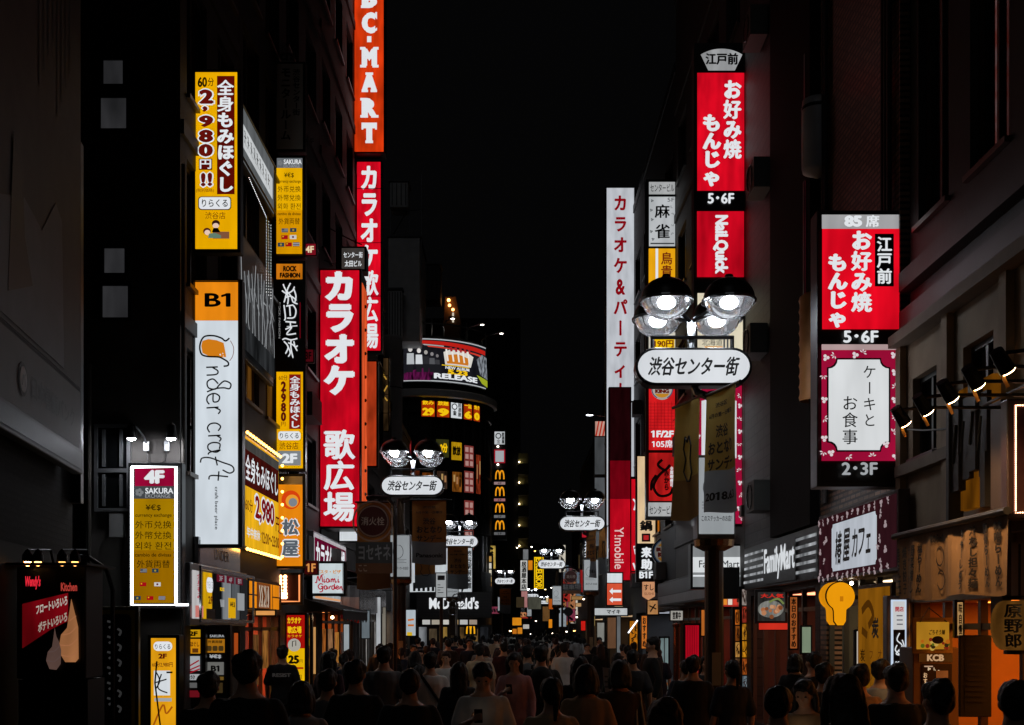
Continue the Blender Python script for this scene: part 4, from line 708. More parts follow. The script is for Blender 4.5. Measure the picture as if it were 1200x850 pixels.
for nm, a, b, m in (('top_band', 13, 40, mat('#77787a', .8)), ('middle_band', 10, 27, mat('#d8b8ac', .8)), ('bottom_band', 0, 11, mat('#b01820', .8))):
    q = MB(); vs = []; fs = []
    z0, z1 = {'top_band': (27, 40), 'middle_band': (11, 27), 'bottom_band': (0, 11)}[nm]
    for i in range(9):
        x = (-11+22*i/8)*k; y = .05*math.sin(i*1.3); dz = (4 if i > 4 and z0 == 0 else 0); vs += [(x, y, (z0-(i-3)*.7*(z0 == 0))*k), (x, y, z1*k), (x, y+.01, (z0-(i-3)*.7*(z0 == 0))*k), (x, y+.01, z1*k)]
    for i in range(8): a_ = 4*i; fs += [(a_, a_+4, a_+5, a_+1), (a_+2, a_+3, a_+7, a_+6)]
    q.add(vs, fs).build(nm, m, t)
MB().tube([(-12*k, .02, 40*k), (13*k, .02, 40*k)], .02, 6).build('rod', STEEL, t)
s = Sign('lit_poster', 'white lit poster with an orange snack beside the left lamp pole', px=(476, 715, 487, 745), d=47, depth=.15); s.panel(em('#b8c4cc', .85, .1)); s.stroke([[(478, 727), (485, 726)], [(478, 733), (485, 733)]], 2.2, le('#c86a20', .9)); s.panel(le('#d8b020', .9), 477, 741, 483, 745, 'patch')
# ------------------------------------------------------------------ the tower's billboard and boards
def bend(root, R, zc=None):
    """wraps a flat board round a vertical cylinder of radius R"""
    for o in list(root.children):
        me = o.data; bm = bmesh.new(); bm.from_mesh(me); xs = [v.co.x for v in bm.verts]; a = min(xs); b = max(xs); st = .22; x = math.floor(a/st)*st
        if b-a > st:
            while x < b:
                if a < x < b: bmesh.ops.bisect_plane(bm, geom=bm.verts[:]+bm.edges[:]+bm.faces[:], plane_co=(x, 0, 0), plane_no=(1, 0, 0))
                x += st
        for v in bm.verts:
            r = R-v.co.y; q = v.co.x/R; v.co = Vector((r*math.sin(q), R-r*math.cos(q), v.co.z))
        bm.to_mesh(me); bm.free(); me.update()
def arcx(px, R):
    a = 0
    for _ in range(30):
        y = TY-R*math.cos(a); X = (px-CX)*y/F; a = math.asin(max(-1, min(1, (X-TX)/R)))
    return a*R
def arcboard(name, label, cat, px0, px1, z0, z1, R, group=None, frame=BLACK, depth=.08):
    u0, u1 = arcx(px0, R), arcx(px1, R); um = (u0+u1)/2; q = um/R
    s = Sign(name, label, cat, group, loc=(TX+R*math.sin(q), TY-R*math.cos(q), z0), size=(u1-u0, z1-z0), rot=q, frame=frame, depth=depth); s.U = lambda px: arcx(px, R)-u0; return s
R_ = TR+.12
s = arcboard('curved_billboard', 'big curved lit billboard with a release date wrapped round the tower top', 'billboard', 473, 569, 14.38, 16.52, R_, frame=mat('#c8ccd0', .4, .5)); U = s.U; W_ = U(569); H_ = 2.14
s.panel(em('#1e1e24', .8, .3)); [s.panel(le('#c8ccd0', .8), 0, y, W_, y+.05, 'rim') for y in (0, H_-.05)]; s.poly(em('#5a1444', .9, .6, scale=6), [(.02, 1.75), (U(492), 1.5), (U(510), 1.45), (U(505), 2.1), (.02, 2.1)], 'floor_glow'); s.poly(le('#c02018', .9), [(U(491), .1), (U(520), .12), (U(568), .2), (U(568), .42), (U(520), .3), (U(495), .26)], 'red_stripe'); s.poly(le('#c8c0c0', .7), [(U(495), .28), (U(520), .33), (U(520), .38), (U(497), .34)], 'pale_stripe'); s.poly(le('#d84030', .9), [(U(500), .36), (U(545), .46), (U(566), .5), (U(566), .6), (U(545), .52), (U(502), .42)], 'red_stripe')
for i, px in enumerate((481, 491, 499, 506, 512)):      # plain figures standing in a row
    x = U(px); k = 1-.09*i; s.disc(le(('#d8d4d0', '#e4e0dc', '#a8a4a0', '#8a8688', '#7a7678')[i], .9), x, .55+.08*i, .11*k, .13*k, 'figure_head', 12); s.poly(le(('#b8bcc0', '#d8dce0', '#2a2a2e', '#55565a', '#3a3a3e')[i], .9), [(x-.17*k, .75+.08*i), (x+.17*k, .75+.08*i), (x+.2*k, 1.3), (x-.18*k, 1.3)], 'figure_coat'); s.poly(le('#1c1c20', .9), [(x-.14, 1.3), (x+.15, 1.3), (x+.13, 1.7), (x-.12, 1.7)], 'figure_legs')
s.poly(le('#e0dcd4', .9), [(U(519), .66), (U(526), .52), (U(545), .52), (U(553), .72), (U(550), 1.28), (U(521), 1.28)], 'title_block'); s.poly(le('#d07a20', .9), [(U(522), .8), (U(535), .7), (U(548), .85), (U(547), 1.2), (U(523), 1.22)], 'title_fill'); s.stroke([[(U(522)+i*.3, .5+.06*(i % 2)), (U(524)+i*.3, 1.1)] for i in range(5)], .09, le('#f0ece4', .9)); s.stroke([[(U(527)+i*.26, .38), (U(528)+i*.26, .6)] for i in range(5)], .12, le('#a8242c', .9))
s.poly(YT, [(U(517), 1.3), (U(548), 1.3), (U(548), 1.34), (U(517), 1.34)], 'yellow_line'); s.text('NEW ALBUM', U(521), 1.36, U(548), 1.5, WT, .01, .03); s.text('5.23', U(523.5), 1.5, U(546), 1.76, YT, .02, .05); s.text('RELEASE', U(508), 1.74, U(557), 2.02, WT, .01, .05)
s.poly(em('#8a9098', .9, .7, scale=8), [(U(556), .8), (U(562), .5), (U(567), .6), (U(568), 1.7), (U(560), 1.55)], 'silhouettes'); s.poly(le('#a8b428', .8), [(U(556), 1.6), (U(568), 1.75), (U(568), 2.1), (U(562), 1.98)], 'green_edge'); s.panel(WTd, .08, .1, .26, .28, 'badge'); bend(s.root, R_)
def fboard(px0, px1, bg, label, fn, z0=12.62, z1=13.5):
    s = arcboard('price_board', label, 'sign', px0, px1, z0, z1, TR+.06, 'boards under the curved billboard'); s.panel(bg); fn(s, s.rect[2], s.rect[3]); bend(s.root, TR+.06)
OR = em('#b83808', .9, .25)
def f29(t, n):
    def f(s, w_, h): s.text(t, w_*.06, .06, w_*.94, .3, YT, .02, .04); s.text(n, w_*.06, .44, w_*.96, .84, YT, .02, .06)
    return f
fboard(494, 509.5, OR, 'first red and yellow price board from the left under the curved billboard', f29('飲み', '29')); fboard(512, 526.5, OR, 'second red and yellow price board from the left under the curved billboard', f29('放題', '9'))
fboard(528.5, 541, WHITE, 'white round emblem board among the price boards under the curved billboard', lambda s, w_, h: (s.disc(BK, w_*.32, h*.35, .16), s.disc(WT, w_*.32, h*.35, .11), s.column('居酒屋', w_*.62, .08, w_*.95, .8, BK, .01, .03), s.text('金', w_*.15, h*.55, w_*.5, h*.85, BK, .01, .05)))
fboard(543.5, 553, OR, 'third red and yellow price board from the left under the curved billboard', f29('一皿', '6')); fboard(555, 562, OR, 'rightmost narrow red and yellow price board under the curved billboard', f29('焼き', '0'))
for px0, px1, z0, z1, c, t, lb in ((493, 508, 10.5, 11.4, '#9a4a10', '宴会', 'amber window poster at the left of the round tower'), (511, 526, 10.6, 11.5, '#3a3a18', '30分', 'dark window poster with yellow digits on the round tower'), (529, 541, 10.5, 11.4, '#c89a10', '飲放', 'yellow window poster with black characters on the round tower')):
    fboard(px0, px1, em(c, .8, .25), lb, (lambda t: lambda s, w_, h: s.text(t, w_*.1, h*.2, w_*.9, h*.75, BK if c[1] in '9c' else YT, .02, .06))(t), z0, z1)
for i, (z0, z1) in enumerate(((10.2, 11.3), (8.9, 10.0), (7.3, 8.5), (6.0, 7.0))):
    fboard(544, 555, em('#8a3a36', .75, .3), 'pinkish red window panel on the round tower, %s of four' % ('topmost', 'second from the top', 'third from the top', 'lowest')[i], lambda s, w_, h: [s.panel(le('#d0a098', .6), w_*(.1+.45*j), h*(.08+.32*k), w_*(.42+.45*j), h*(.3+.32*k), 'cell') for j in (0, 1) for k in range(3)], z0, z1)
fboard(476, 482, em('#6a1018', .7, .2), 'narrow dark red window panel at the left edge of the round tower', lambda s, w_, h: s.panel(le('#a83030', .7), .03, .1, w_-.03, .5, 'patch'), 10.4, 11.4)
for i, (px0, px1, z0, z1, c, lb) in enumerate(((484, 492, 8.9, 9.9, '#5a2410', 'dim rust window on the middle floor of the round tower'), (495, 507, 8.95, 9.8, '#7a3c10', 'dim orange window on the middle floor of the round tower'), (512, 524, 9.0, 9.9, '#3a2a20', 'brown window on the middle floor of the round tower'), (530, 541, 8.9, 9.9, '#8a5018', 'amber window on the middle floor of the round tower'), (486, 497, 6.0, 7.0, '#4a1a14', 'dark red window on the lower floor of the round tower'), (501, 512, 6.1, 6.9, '#6a4a28', 'tan window on the lower floor of the round tower'), (517, 528, 6.0, 7.0, '#30343a', 'bluish window on the lower floor of the round tower'), (558, 563, 8.9, 10.9, '#8a3018', 'narrow rust window strip at the right edge of the round tower'))):
    fboard(px0, px1, em(c, .8, .6, scale=5), lb, lambda s, w_, h: [s.panel(le(('#d8b070', '#c89060', '#2a1a10')[(j+i) % 3], .55), w_*(.12+.3*j), h*(.15+.1*((i+j) % 3)), w_*(.3+.3*j), h*(.5+.12*((i+j) % 3)), 'shape') for j in range(3)], z0, z1)
s = Sign('shop_fascia', 'dark slatted fascia with broad white lettering over the burger restaurant', 'sign', px=(489, 695, 575, 723), d=58.6, depth=.5, frame=mat('#1b1716', .5)); s.panel(mat('#241e1c', .45)); [s.panel(mat('#0e0c0b', .5), 489, 697+i*3.4, 575, 697.7+i*3.4, 'groove') for i in range(8)]; s.text("McDonald's", 503, 700, 561, 714, WT, .01, .03)
def arches(s, m, x0, y0, x1, y1, wd):
    w2 = (x1-x0)/2; h = y1-y0; L_ = []
    for k in (0, 1):
        a = x0+k*w2; L_.append([(a+w2*(.5-.5*math.cos(t)), y1-h*math.sin(t)**.75 if t < math.pi-.001 and t > .001 else y1) for t in [math.pi*i/10 for i in range(11)]])
    s.stroke(L_, wd, m, 'emblem')
s = Sign('menu_board', 'row of lit menu panels under the dark slatted burger fascia', 'sign', px=(494, 725.5, 562, 733), d=59.2, depth=.1); s.panel(BLACK); [s.panel(le(c, .75), 495+i*11, 726.5, 504+i*11, 732, 'panel') for i, c in enumerate(('#c8c8c4', '#b0a898', '#d8d4cc', '#c0a070', '#c8c8c8', '#a89888'))]
s = Sign('window_emblem', 'yellow double arch in the burger restaurant window', 'sign', px=(545, 731, 558, 744), d=59.3, depth=.08, frame=BLACK); arches(s, le('#f0a818', 1), 547, 732, 556, 743, 1.7)
q = MB(); q.box(-6.9, -6.4, .1, -1.2, -4.9, 3.0)
tgl = Sign('shop_window', 'wide lit window of the burger restaurant behind the crowd', 'window', px=(490, 733.5, 575, 784), d=59.4, depth=.4, frame=mat('#2a2420', .5)); tgl.panel(mat('#1a1614', .3)); [tgl.panel(em(c, .6, .5), 491+i*12, 735+(i % 2)*2, 500+i*12, 772, 'pane') for i, c in enumerate(('#8a8e92', '#6a5a44', '#b89048', '#3a3a3c', '#7a5c34', '#8a6a3c', '#2a2c30'))]
s = Sign('wall_sign', 'large white lit wall panel behind the street banners over the burger fascia', px=(479, 640, 553, 694), d=59.8, depth=.2); s.panel(em('#d6dde2', .8, .15)); s.column('渋谷駅前会館', 547, 645, 552.5, 690, BK, .01, .04); [s.panel(BK, 484+i*5.5, 683, 487+i*5.5, 693, 'stripe') for i in range(6)]; s.stroke([[(541, 694), (545, 684), (550, 680)]], 2, BK)
s = Sign('window_panel', 'column of small coloured lit windows at the right edge of the round tower', 'window', px=(566, 650, 577, 700), d=63.5, depth=.2); s.panel(BLACK); [s.panel(le(c, .8), 567+(i % 2)*5, 652+(i//2)*8, 571+(i % 2)*5, 658.5+(i//2)*8, 'pane') for i, c in enumerate(('#c8c0a0', '#b8904a', '#8aa0a8', '#d8d4c8', '#c05a30', '#e0d8c0', '#6a7a60', '#d0b070', '#a8b0b0', '#b87a40', '#c8c8c0', '#705030'))]
s = Sign('projecting_sign', 'tall slim sign with four yellow arch panels stacked under two white boards', px=(578, 505, 593, 632), d=66, depth=.4, frame=mat('#4a4a4c', .5)); s.panel(mat('#201416', .5)); s.panel(em('#c8ccd0', .85, .1), 579.5, 506, 591.5, 521, 'board'); s.disc(BK, 584, 511, 3.4); s.disc(le('#c8ccd0', .85), 584, 511, 2.3); s.column('居酒屋', 588, 507, 591, 520, BK, .01, .05); s.text('金', 582, 515, 586.5, 520, BK)
s.panel(em('#a01828', .85, .1), 579, 527, 592, 543, 'board'); s.panel(WTd, 580.5, 528.5, 590.5, 541.5, 'plate')
for i, y in enumerate((549, 568.5, 588, 608)): s.panel(BLACK, 579, y, 592, y+16, 'panel'); arches(s, le('#f09a18', 1), 581, y+3, 590.5, y+13, 1.5); s.panel(le(('#a88a8c', '#b07478', '#7a7a7c', '#6a6a6c')[i], .7), 579, y+16, 592, y+19.2, 'label'); s.text('%dF' % (4-i), 583, y+16.5, 588, y+18.8, BK)
[s.bulbs(em('#fff4e0', 6, 0), [(583.5, y)], .06) for y in (524, 545)]; s.bracket(-1, (515, 560, 610), .5)
# ------------------------------------------------------------------ signs on the right
FL = le('#e8dce0', .85)
def flowers(s, pts, r, m=FL):
    L_ = []
    for i, (x, y) in enumerate(pts):
        if i % 2 == 0:
            for k in range(3): L_.append([(x+r*.55*math.cos(k*2.1+i)+r*.5*math.cos(t*1.05), y+r*.55*math.sin(k*2.1+i)+r*.5*math.sin(t*1.05)) for t in range(6)])
        else:
            for k in range(4):
                a = i*1.3+k*.9; L_.append([(x+r*.2*math.cos(a), y+r*.2*math.sin(a)), (x+r*.8*math.cos(a-.25), y+r*.8*math.sin(a-.25)), (x+r*1.2*math.cos(a), y+r*1.2*math.sin(a)), (x+r*.8*math.cos(a+.25), y+r*.8*math.sin(a+.25))])
    s.polys(m, L_, 'flowers')
s = Sign('projecting_sign', 'tall red okonomiyaki sign crowned by a grey fan, above the twin street lamps', px=(816, 53, 872, 412), d=25.7, depth=.35, frame=BLACK)
s.panel(mat('#0b0b0b', .4)); fp = []
for k in range(13): a = math.radians(55+70*k/12); fp.append((845.5+38*math.cos(a)*1.12, 95.5-38*math.sin(a)))
s.poly(em('#b0b2b4', .75, .25), fp+[(830, 83), (861, 83)], 'fan'); s.text('江戸前', 826.5, 62.5, 865, 76.5, BK, .02, .04)
s.panel(RED, 817, 86, 872, 224); s.column('お好み焼', 847.5, 94, 868.5, 187, WT, .02, .04, fill=1.0); s.column('もんじゃ', 823, 134, 844.5, 219, WT, .02, .05); s.text('5･6F', 829, 227, 860, 239.5, WT, .01, .03)
s.panel(REDs, 816.5, 248.5, 871.5, 325.5, 'lower_face'); s.text('NaiLQuick', 835, 253, 853, 322, WT, .02, .04, rot=90); s.text('4F', 834, 329, 851, 341, WT, .02, .06)
s.panel(em('#e6dcc0', .9, .08), 817, 344.5, 870, 412, 'poster'); s.poly(le('#e08a20', .9), [(822, 382), (832, 378), (842, 380), (846, 386), (838, 393), (826, 392)], 'map'); s.text('北海道', 822, 398, 846, 406, le('#404040', .8)); s.stroke([[(848, 412), (848, 396)], [(852, 412), (852, 392)], [(856, 412), (856, 400)]], 2, le('#55565a', .8), sm=False); s.stroke([[(825, 408), (846, 408)]], 2, le('#e0a050', .9)); s.bracket(1, (100, 230, 330, 400))
s = Sign('projecting_sign', 'nearest red okonomiyaki sign with a seats strip and a pink flowered cafe panel', px=(962, 251, 1053, 566), d=15.45, depth=.35, frame=mat('#3a3a3c', .4, .5))
s.panel(mat('#0a0a0a', .4)); s.panel(em('#b4b4b6', .8, .15), 963, 252, 1053, 268.5, 'seat_strip'); s.text('85', 989, 253, 1010, 266.5, WT, .02, .05); s.text('席', 1014, 252.5, 1030, 267, WT, .01, .03)
s.panel(em('#ee0a22', .97, .28), 963, 269, 1053, 386.5); s.panel(BK, 1024.5, 275, 1046.5, 336.5, 'plate'); s.column('江戸前', 1026.5, 278, 1044.5, 334, WT, .015, .03); s.column('お好み焼', 996.5, 271, 1020.5, 367, WT, .02, .04); s.column('もんじゃ', 969, 298, 992, 385, WT, .02, .05); s.text('5･6F', 987, 388.5, 1028, 403, WT, .01, .03)
s.panel(em('#a6103a', .85, .15), 961.5, 405, 1052.5, 541, 'cafe_panel'); s.panel(em('#c4a8a8', .8, .1), 961.5, 405, 1052.5, 411.5, 'strip')
def notched(x0, y0, x1, y1, n):
    p = []
    for cx_, cy_, a0 in ((x1, y0, 180), (x0, y0, 270), (x0, y1, 0), (x1, y1, 90)):
        for k in range(5): a = math.radians(a0-0+90*k/4) if False else math.radians(a0+90-90*k/4) if False else 0
    q = lambda cx_, cy_, A: [(cx_+n*math.cos(math.radians(a)), cy_+n*math.sin(math.radians(a))) for a in A]
    return q(x0, y0, (90, 67, 45, 22, 0))+q(x1, y0, (180, 157, 135, 112, 90))+q(x1, y1, (270, 247, 225, 202, 180))+q(x0, y1, (0, -22, -45, -67, -90))
s.poly(BK, notched(967.5, 421, 1041.5, 530.5, 11), 'plate_border'); s.poly(em('#dfe2e4', .92, .08), notched(969.5, 423, 1039.5, 528.5, 10.5), 'plate'); s.column('ケーキと', 1008, 428, 1026, 503, BK, 0, .005, fill=.9); s.column('お食事', 984, 464, 1004, 523, BK, 0, .005, fill=.95)
flowers(s, [(966, 421), (976, 418), (1000, 418), (1009, 415.5), (1045, 418), (963, 442), (1046, 438), (1047, 455), (964, 470), (964, 492), (1046, 470), (1047, 490), (964, 515), (1044, 508), (972, 532), (963, 531), (1036, 522), (1020, 536), (1047, 536), (992, 536)], 4); s.text('2･3F', 984, 543, 1026, 558, WTd, .01, .03); s.bracket(1, (260, 400, 555))
s = Sign('projecting_sign', 'pink flowered cafe sign half hidden by the lamp pole banners', px=(815, 452, 871, 614), d=26.0, depth=.3); s.panel(em('#a6103a', .85, .15)); s.poly(em('#dfe2e4', .92, .08), notched(822, 462, 863, 545, 8), 'plate'); s.column('お食事', 830, 480, 850, 530, BK, 0, .01); s.panel(em('#c8ccd0', .8, .1), 816, 548, 861, 613, 'lower_plate'); flowers(s, [(819, 458), (867, 464), (867, 476), (866, 492), (867, 506), (866, 520), (867, 536), (866, 552), (867, 566), (867, 580), (866, 596), (818, 486), (818, 512), (867, 608)], 3)
s = Sign('projecting_sign', 'wide grey and white lit shop box behind the near lamp pole', px=(812, 640, 870, 688), d=26.2, depth=.4); s.panel(em('#9a9ea0', .75, .15)); s.panel(em('#e4e8ea', .92, .08), 812, 653, 870, 671, 'band'); s.text('FamilyMart', 819, 657, 866.5, 668, le('#3a3c40', .8), .0, .01); s.panel(WT, 812, 674, 870, 676, 'line'); s.text('ATM', 842, 679, 854, 684, WT, .02, .02)
s = Sign('poster_strip', 'small row of red and orange lit snack posters under the wide shop box', px=(846, 692, 871, 711), d=26.6, depth=.1); s.panel(em('#b83028', .8, .2)); [s.panel(le(c, .9), 847+i*6, 693, 852+i*6, 709, 'poster') for i, c in enumerate(('#e88a30', '#e8d8c8', '#d84030', '#e8b090'))]
for px, lb, cc in (((861, 714, 867, 790), 'narrow orange lit picture strip right of the near lamp pole', ('#c86a20', '#8a4a18', '#c89048', '#6a4a30')), ((869, 690, 876, 832), 'long narrow strip of lit snack pictures right of the near lamp pole', ('#b8a8a0', '#a83a28', '#e0982a', '#d8901c', '#b85a20', '#7a8a94', '#c8a080'))):
    s = Sign('poster_strip', lb, px=px, d=25.5, depth=.1); s.panel(mat('#1a1210', .4)); n = len(cc); h = (px[3]-px[1])/n; r_ = random.Random(n)
    for i, c in enumerate(cc):
        s.panel(em(c, .75, .5, scale=14), px[0]+.6, px[1]+i*h+.8, px[2]-.6, px[1]+(i+1)*h-.8, 'picture'); s.stroke([[(r_.uniform(px[0]+1, px[2]-1), px[1]+i*h+r_.uniform(2, h-2)), (r_.uniform(px[0]+1, px[2]-1), px[1]+i*h+r_.uniform(2, h-2)), (r_.uniform(px[0]+1, px[2]-1), px[1]+i*h+r_.uniform(2, h-2))] for k in range(3)], .9, le('#2a1408', .8))
# mahjong column
s = Sign('projecting_sign', 'slim stacked sign with white mahjong panel over a yellow and a red panel', px=(759, 212, 792, 607), d=36.5, depth=.35, frame=BLACK); s.panel(mat('#0d0d0d', .4))
s.panel(em('#b8babb', .8, .1), 760.5, 213.5, 791, 228); s.text('センタービル', 762, 216, 790, 225, BK, .005); s.panel(em('#c4c8cb', .85, .1), 760.5, 231, 791, 289, 'panel'); s.text('麻', 767, 240, 785, 256, BK, .02, .02); s.text('雀', 767, 263, 785, 280, BK, .02, .02); s.text('5F', 782, 232.5, 790, 237, le('#404448', .8)); s.stroke([[(762, 286), (790, 286)]], 1.6, le('#404448', .7)); flowers(s, [(764, 236), (787, 243), (763, 247), (788, 252), (764, 258), (788, 264), (763, 272), (788, 275), (765, 281)], 1.8, le('#6a6e72', .7))
s.panel(em('#f0aa14', .95, .1), 760, 292, 791, 345, 'panel'); s.panel(WT, 768, 292, 771, 345, 'strip'); s.column('鳥貴族', 774, 296, 788, 342, le('#7a2a10', .8), .01, .02); s.panel(em('#d8d4c4', .85, .1), 760, 347, 791, 412, 'panel'); s.panel(YT, 763, 398, 790, 409, 'plate'); s.text('190円', 765, 399.5, 789, 408, le('#6a1010', .9), .02, .03); s.stroke([[(770, 375), (780, 368), (784, 380), (772, 390)]], 3, BK)
s.panel(em('#d81c20', .9, .25), 760, 455, 790.5, 528, 'panel'); [s.panel(le('#8a0c12', .8), 760, 474+i*3.6, 790.5, 474.4+i*3.6, 'line') for i in range(9)]; [s.panel(le('#8a0c12', .8), 762+i*4, 472, 762.4+i*4, 504, 'line') for i in range(7)]
def burger(s, cx, cy_, r, dim=1.0, t1='BURGER', t2='KING'):
    s.disc(em('#b8b0a8', .8*dim, .1), cx, cy_, r); s.poly(le('#c88a28', .85*dim), [(cx+r*.72*math.cos(math.radians(a)), cy_-r*.15-r*.6*math.sin(math.radians(a))) for a in range(15, 170, 12)], 'bun'); s.poly(le('#c88a28', .85*dim), [(cx+r*.72*math.cos(math.radians(a)), cy_+r*.2-r*.6*math.sin(math.radians(a))) for a in range(190, 352, 12)], 'bun')
    s.panel(le('#b8b0a8', .8*dim), cx-r*.85, cy_-r*.42, cx+r*.85, cy_+r*.42, 'band'); s.text(t1, cx-r*.78, cy_-r*.34, cx+r*.78, cy_-r*.02, le('#6a1a10', .7*dim), .02, .07); s.text(t2, cx-r*.66, cy_+r*.02, cx+r*.66, cy_+r*.4, le('#6a1a10', .7*dim), .02, .07)
    s.stroke([[(cx+r*.96*math.cos(math.radians(a)), cy_-r*.96*math.sin(math.radians(a))) for a in range(-60, 250, 15)]], r*.09, le('#3a5a80', .6*dim))
burger(s, 775, 457.5, 12.5); s.text('1F/2F', 762, 506, 788.5, 514, WT, .02, .03); s.text('105席', 763, 517, 788, 526, WT, .02, .02)
s.panel(em('#c01c1c', .9, .35), 759.5, 532, 790.5, 588, 'panel'); s.stroke([[(775, 540, .8), (770, 546, 1.6), (778, 552, 1.2), (784, 546, .8)], [(778, 552, 1.2), (770, 560, 1.4), (765, 572, 1.5), (772, 582, 1.4), (784, 580, 1.2), (788, 570, .6)], [(768, 558), (763, 566), (762, 576, .6)]], 3, BK); s.column('赤から', 777, 552, 783, 576, BK, .02, .04); s.column('全席喫煙可', 784, 548, 788, 572, WT, .01, .03); s.panel(em('#b8babb', .85, .1), 758.5, 590, 790.5, 606, 'panel'); s.text('センタービル', 760, 594, 789, 603.5, BK, .005); s.bracket(1, (220, 340, 500, 600))
s = Sign('projecting_sign', 'tall white karaoke sign with small dark red characters on the right', px=(711, 220.5, 743, 655), d=49, depth=.45); s.panel(em('#c2c6cd', .95, .12)); s.column('カラオケ&パーティー', 717, 226, 737, 470, le('#8e0614', .85), .015, .03, fill=.82); s.bracket(1, (240, 400, 600), .5)
s = Sign('projecting_sign', 'dark red vertical phone shop sign in front of the white karaoke sign', px=(715, 455, 738.5, 680), d=47.4, depth=.4); s.panel(em('#26060a', .6, .3), 715, 455, 738.5, 560); s.panel(em('#7a0414', .75, .2), 715, 540, 738.5, 585, 'middle_face'); s.panel(em('#c00a1e', .9, .2), 715, 585, 738.5, 680, 'lower_face'); s.text('Y!mobile', 720, 618, 731, 667, le('#e8c0c0', .9), .0, .01, rot=90); s.bracket(1, (470, 560, 670), .4)  # sheets darken upward: the sign's unlit top is put into their colour
s = Sign('projecting_sign', 'slim bright red sign peeking out right of the dark red phone shop sign', px=(739.5, 560, 748, 679), d=48.3, depth=.3); s.panel(em('#d40c20', .9, .15)); s.stroke([[(742, 585), (745, 590), (743, 598)], [(743, 640), (745, 650)], [(742, 660), (745, 668)]], 2, WT)
s = Sign('arrow_sign', 'orange pink sign with two white arrows below the dark red phone shop sign', px=(711.5, 672, 729, 709), d=46.5, depth=.2); s.panel(WHITE, 711.5, 672, 729, 683, 'top'); s.panel(em('#e0583a', .9, .12), 711.5, 684, 729, 709); s.polys(WT, [[(714, 693), (718, 689), (718, 691.5), (728, 691.5), (728, 694.5), (718, 694.5), (718, 697)], [(714, 703), (718, 699.5), (718, 701.5), (728, 701.5), (728, 704.5), (718, 704.5), (718, 706.5)]], 'arrows')
s = Sign('shop_fascia', 'long white fascia with two small black characters near the arrow sign', px=(697, 713, 735, 721), d=49.5, depth=.3); s.panel(em('#c4c8ca', .85, .1)); s.text('マイキ', 711, 714.5, 727, 719.5, BK, .01, .03)
s = Sign('projecting_sign', 'cream hot pot sign with brush characters over a black basement panel', px=(747, 535, 768, 681), d=42, depth=.3); s.panel(em('#e8c89c', .9, .12), 747, 535, 768, 637); s.column('しゃぶ', 759, 540, 768, 600, le('#b02018', .9), .01, .04); s.stroke([[(758, 560), (764, 552), (762, 575)], [(757, 580), (766, 592)], [(764, 604), (756, 596)]], 2.4, BK); s.text('鍋', 749.5, 610, 764.5, 622.5, BK, .02, .05); s.panel(BK, 752, 625.5, 762, 635, 'seal'); s.panel(le('#b02828', .9), 754, 627.5, 760, 633, 'seal_face'); s.panel(mat('#0a0a0a', .4), 747, 638, 768, 681, 'lower_face'); s.text('来', 751, 641, 764, 654, WT, .03, .06); s.text('助', 751, 655, 764, 668, WT, .03, .06); s.text('B1F', 749, 670, 765, 678, WT, .01, .04); s.panel(WTd, 749, 668.8, 765, 669.3, 'line')
s = Sign('lit_shutter', 'amber lit louvre panel behind the round burger disc', 'panel', px=(770, 609, 787, 680), d=41.5, depth=.15); s.panel(em('#b86818', .75, .3)); [s.panel(mat('#4a2a0c', .5), 770+i*2.4, 609, 770.6+i*2.4, 634, 'louvre') for i in range(7)]
t = Sign('round_sign', 'round burger sign with bun emblem, unlit but drawn faintly glowing, projecting over the sushi plates', px=(764, 630, 798, 664), d=40, depth=.25, body=False); a = t.L(781, 647)
q = MB(); n = 32; q.prism([(a[0]+17*t.s*math.cos(k*2*math.pi/n), a[1]+17*t.s*math.sin(k*2*math.pi/n)) for k in range(n)], .0, .25); q.build('casing', BLACKM, t.root); burger(t, 781, 647, 15.5, .32); t.bracket(1, (647,), .3)  # the disc has no lamp; light on it is put in as faint glow
s = Sign('plate_sign', 'peach coloured shield sign with sushi characters', px=(753, 681, 767.5, 703), d=40.5, depth=.15, body=False); s.poly(em('#d89a70', .85, .15), [(753, 682), (767.5, 682), (767.5, 699), (760, 703.5), (753, 699)], 'face', .1); s.text('すし', 754.5, 685, 766, 692, BK, .005, .02); s.text('SUSHI', 755, 694.5, 766, 697.5, le('#7a4a30', .8))
s = Sign('plate_sign', 'dark shield sign with sushi lettering beside the peach one', px=(767.5, 676.5, 785.5, 698), d=39.5, depth=.15, body=False); s.poly(mat('#303235', .5), [(767.5, 677), (785.5, 677), (785.5, 694), (776, 698), (767.5, 694)], 'face', .1); s.text('SUSHI', 769, 683, 784.5, 689, BK, .01, .05)
s = Sign('poster_strip', 'peach and amber lit strip under the sushi plates', px=(759, 704, 771, 720), d=41, depth=.1); s.panel(em('#d89a60', .8, .4)); s.stroke([[(761, 710), (769, 714)], [(762, 717), (768, 708)]], 1.5, BK)
s = Sign('lit_poster', 'orange speckled lit poster beside the white fascia doorway', px=(738, 728, 747, 775), d=44, depth=.15); s.panel(em('#c87818', .8, .5, scale=9)); r_ = random.Random(5); s.stroke([[(r_.uniform(739, 746), y), (r_.uniform(739, 746), y+3)] for y in range(731, 772, 3)], 1.4, BK); s.tube([(736, 742, -.05), (747, 727, -.05)], .03, em('#f0f4f8', 2, 0), 'tube_lamp')
s = Sign('curtain', 'saturated red lit door curtain under the dark ledge right of the street', 'curtain', px=(803, 733, 819, 800), d=29.5, depth=.08); s.panel(em('#b80a20', .8, .25)); [s.panel(le('#6a0814', .7), 803+i*2.6, 734, 803.5+i*2.6, 800, 'fold') for i in range(6)]  # flat darker strips paint the shade of the folds
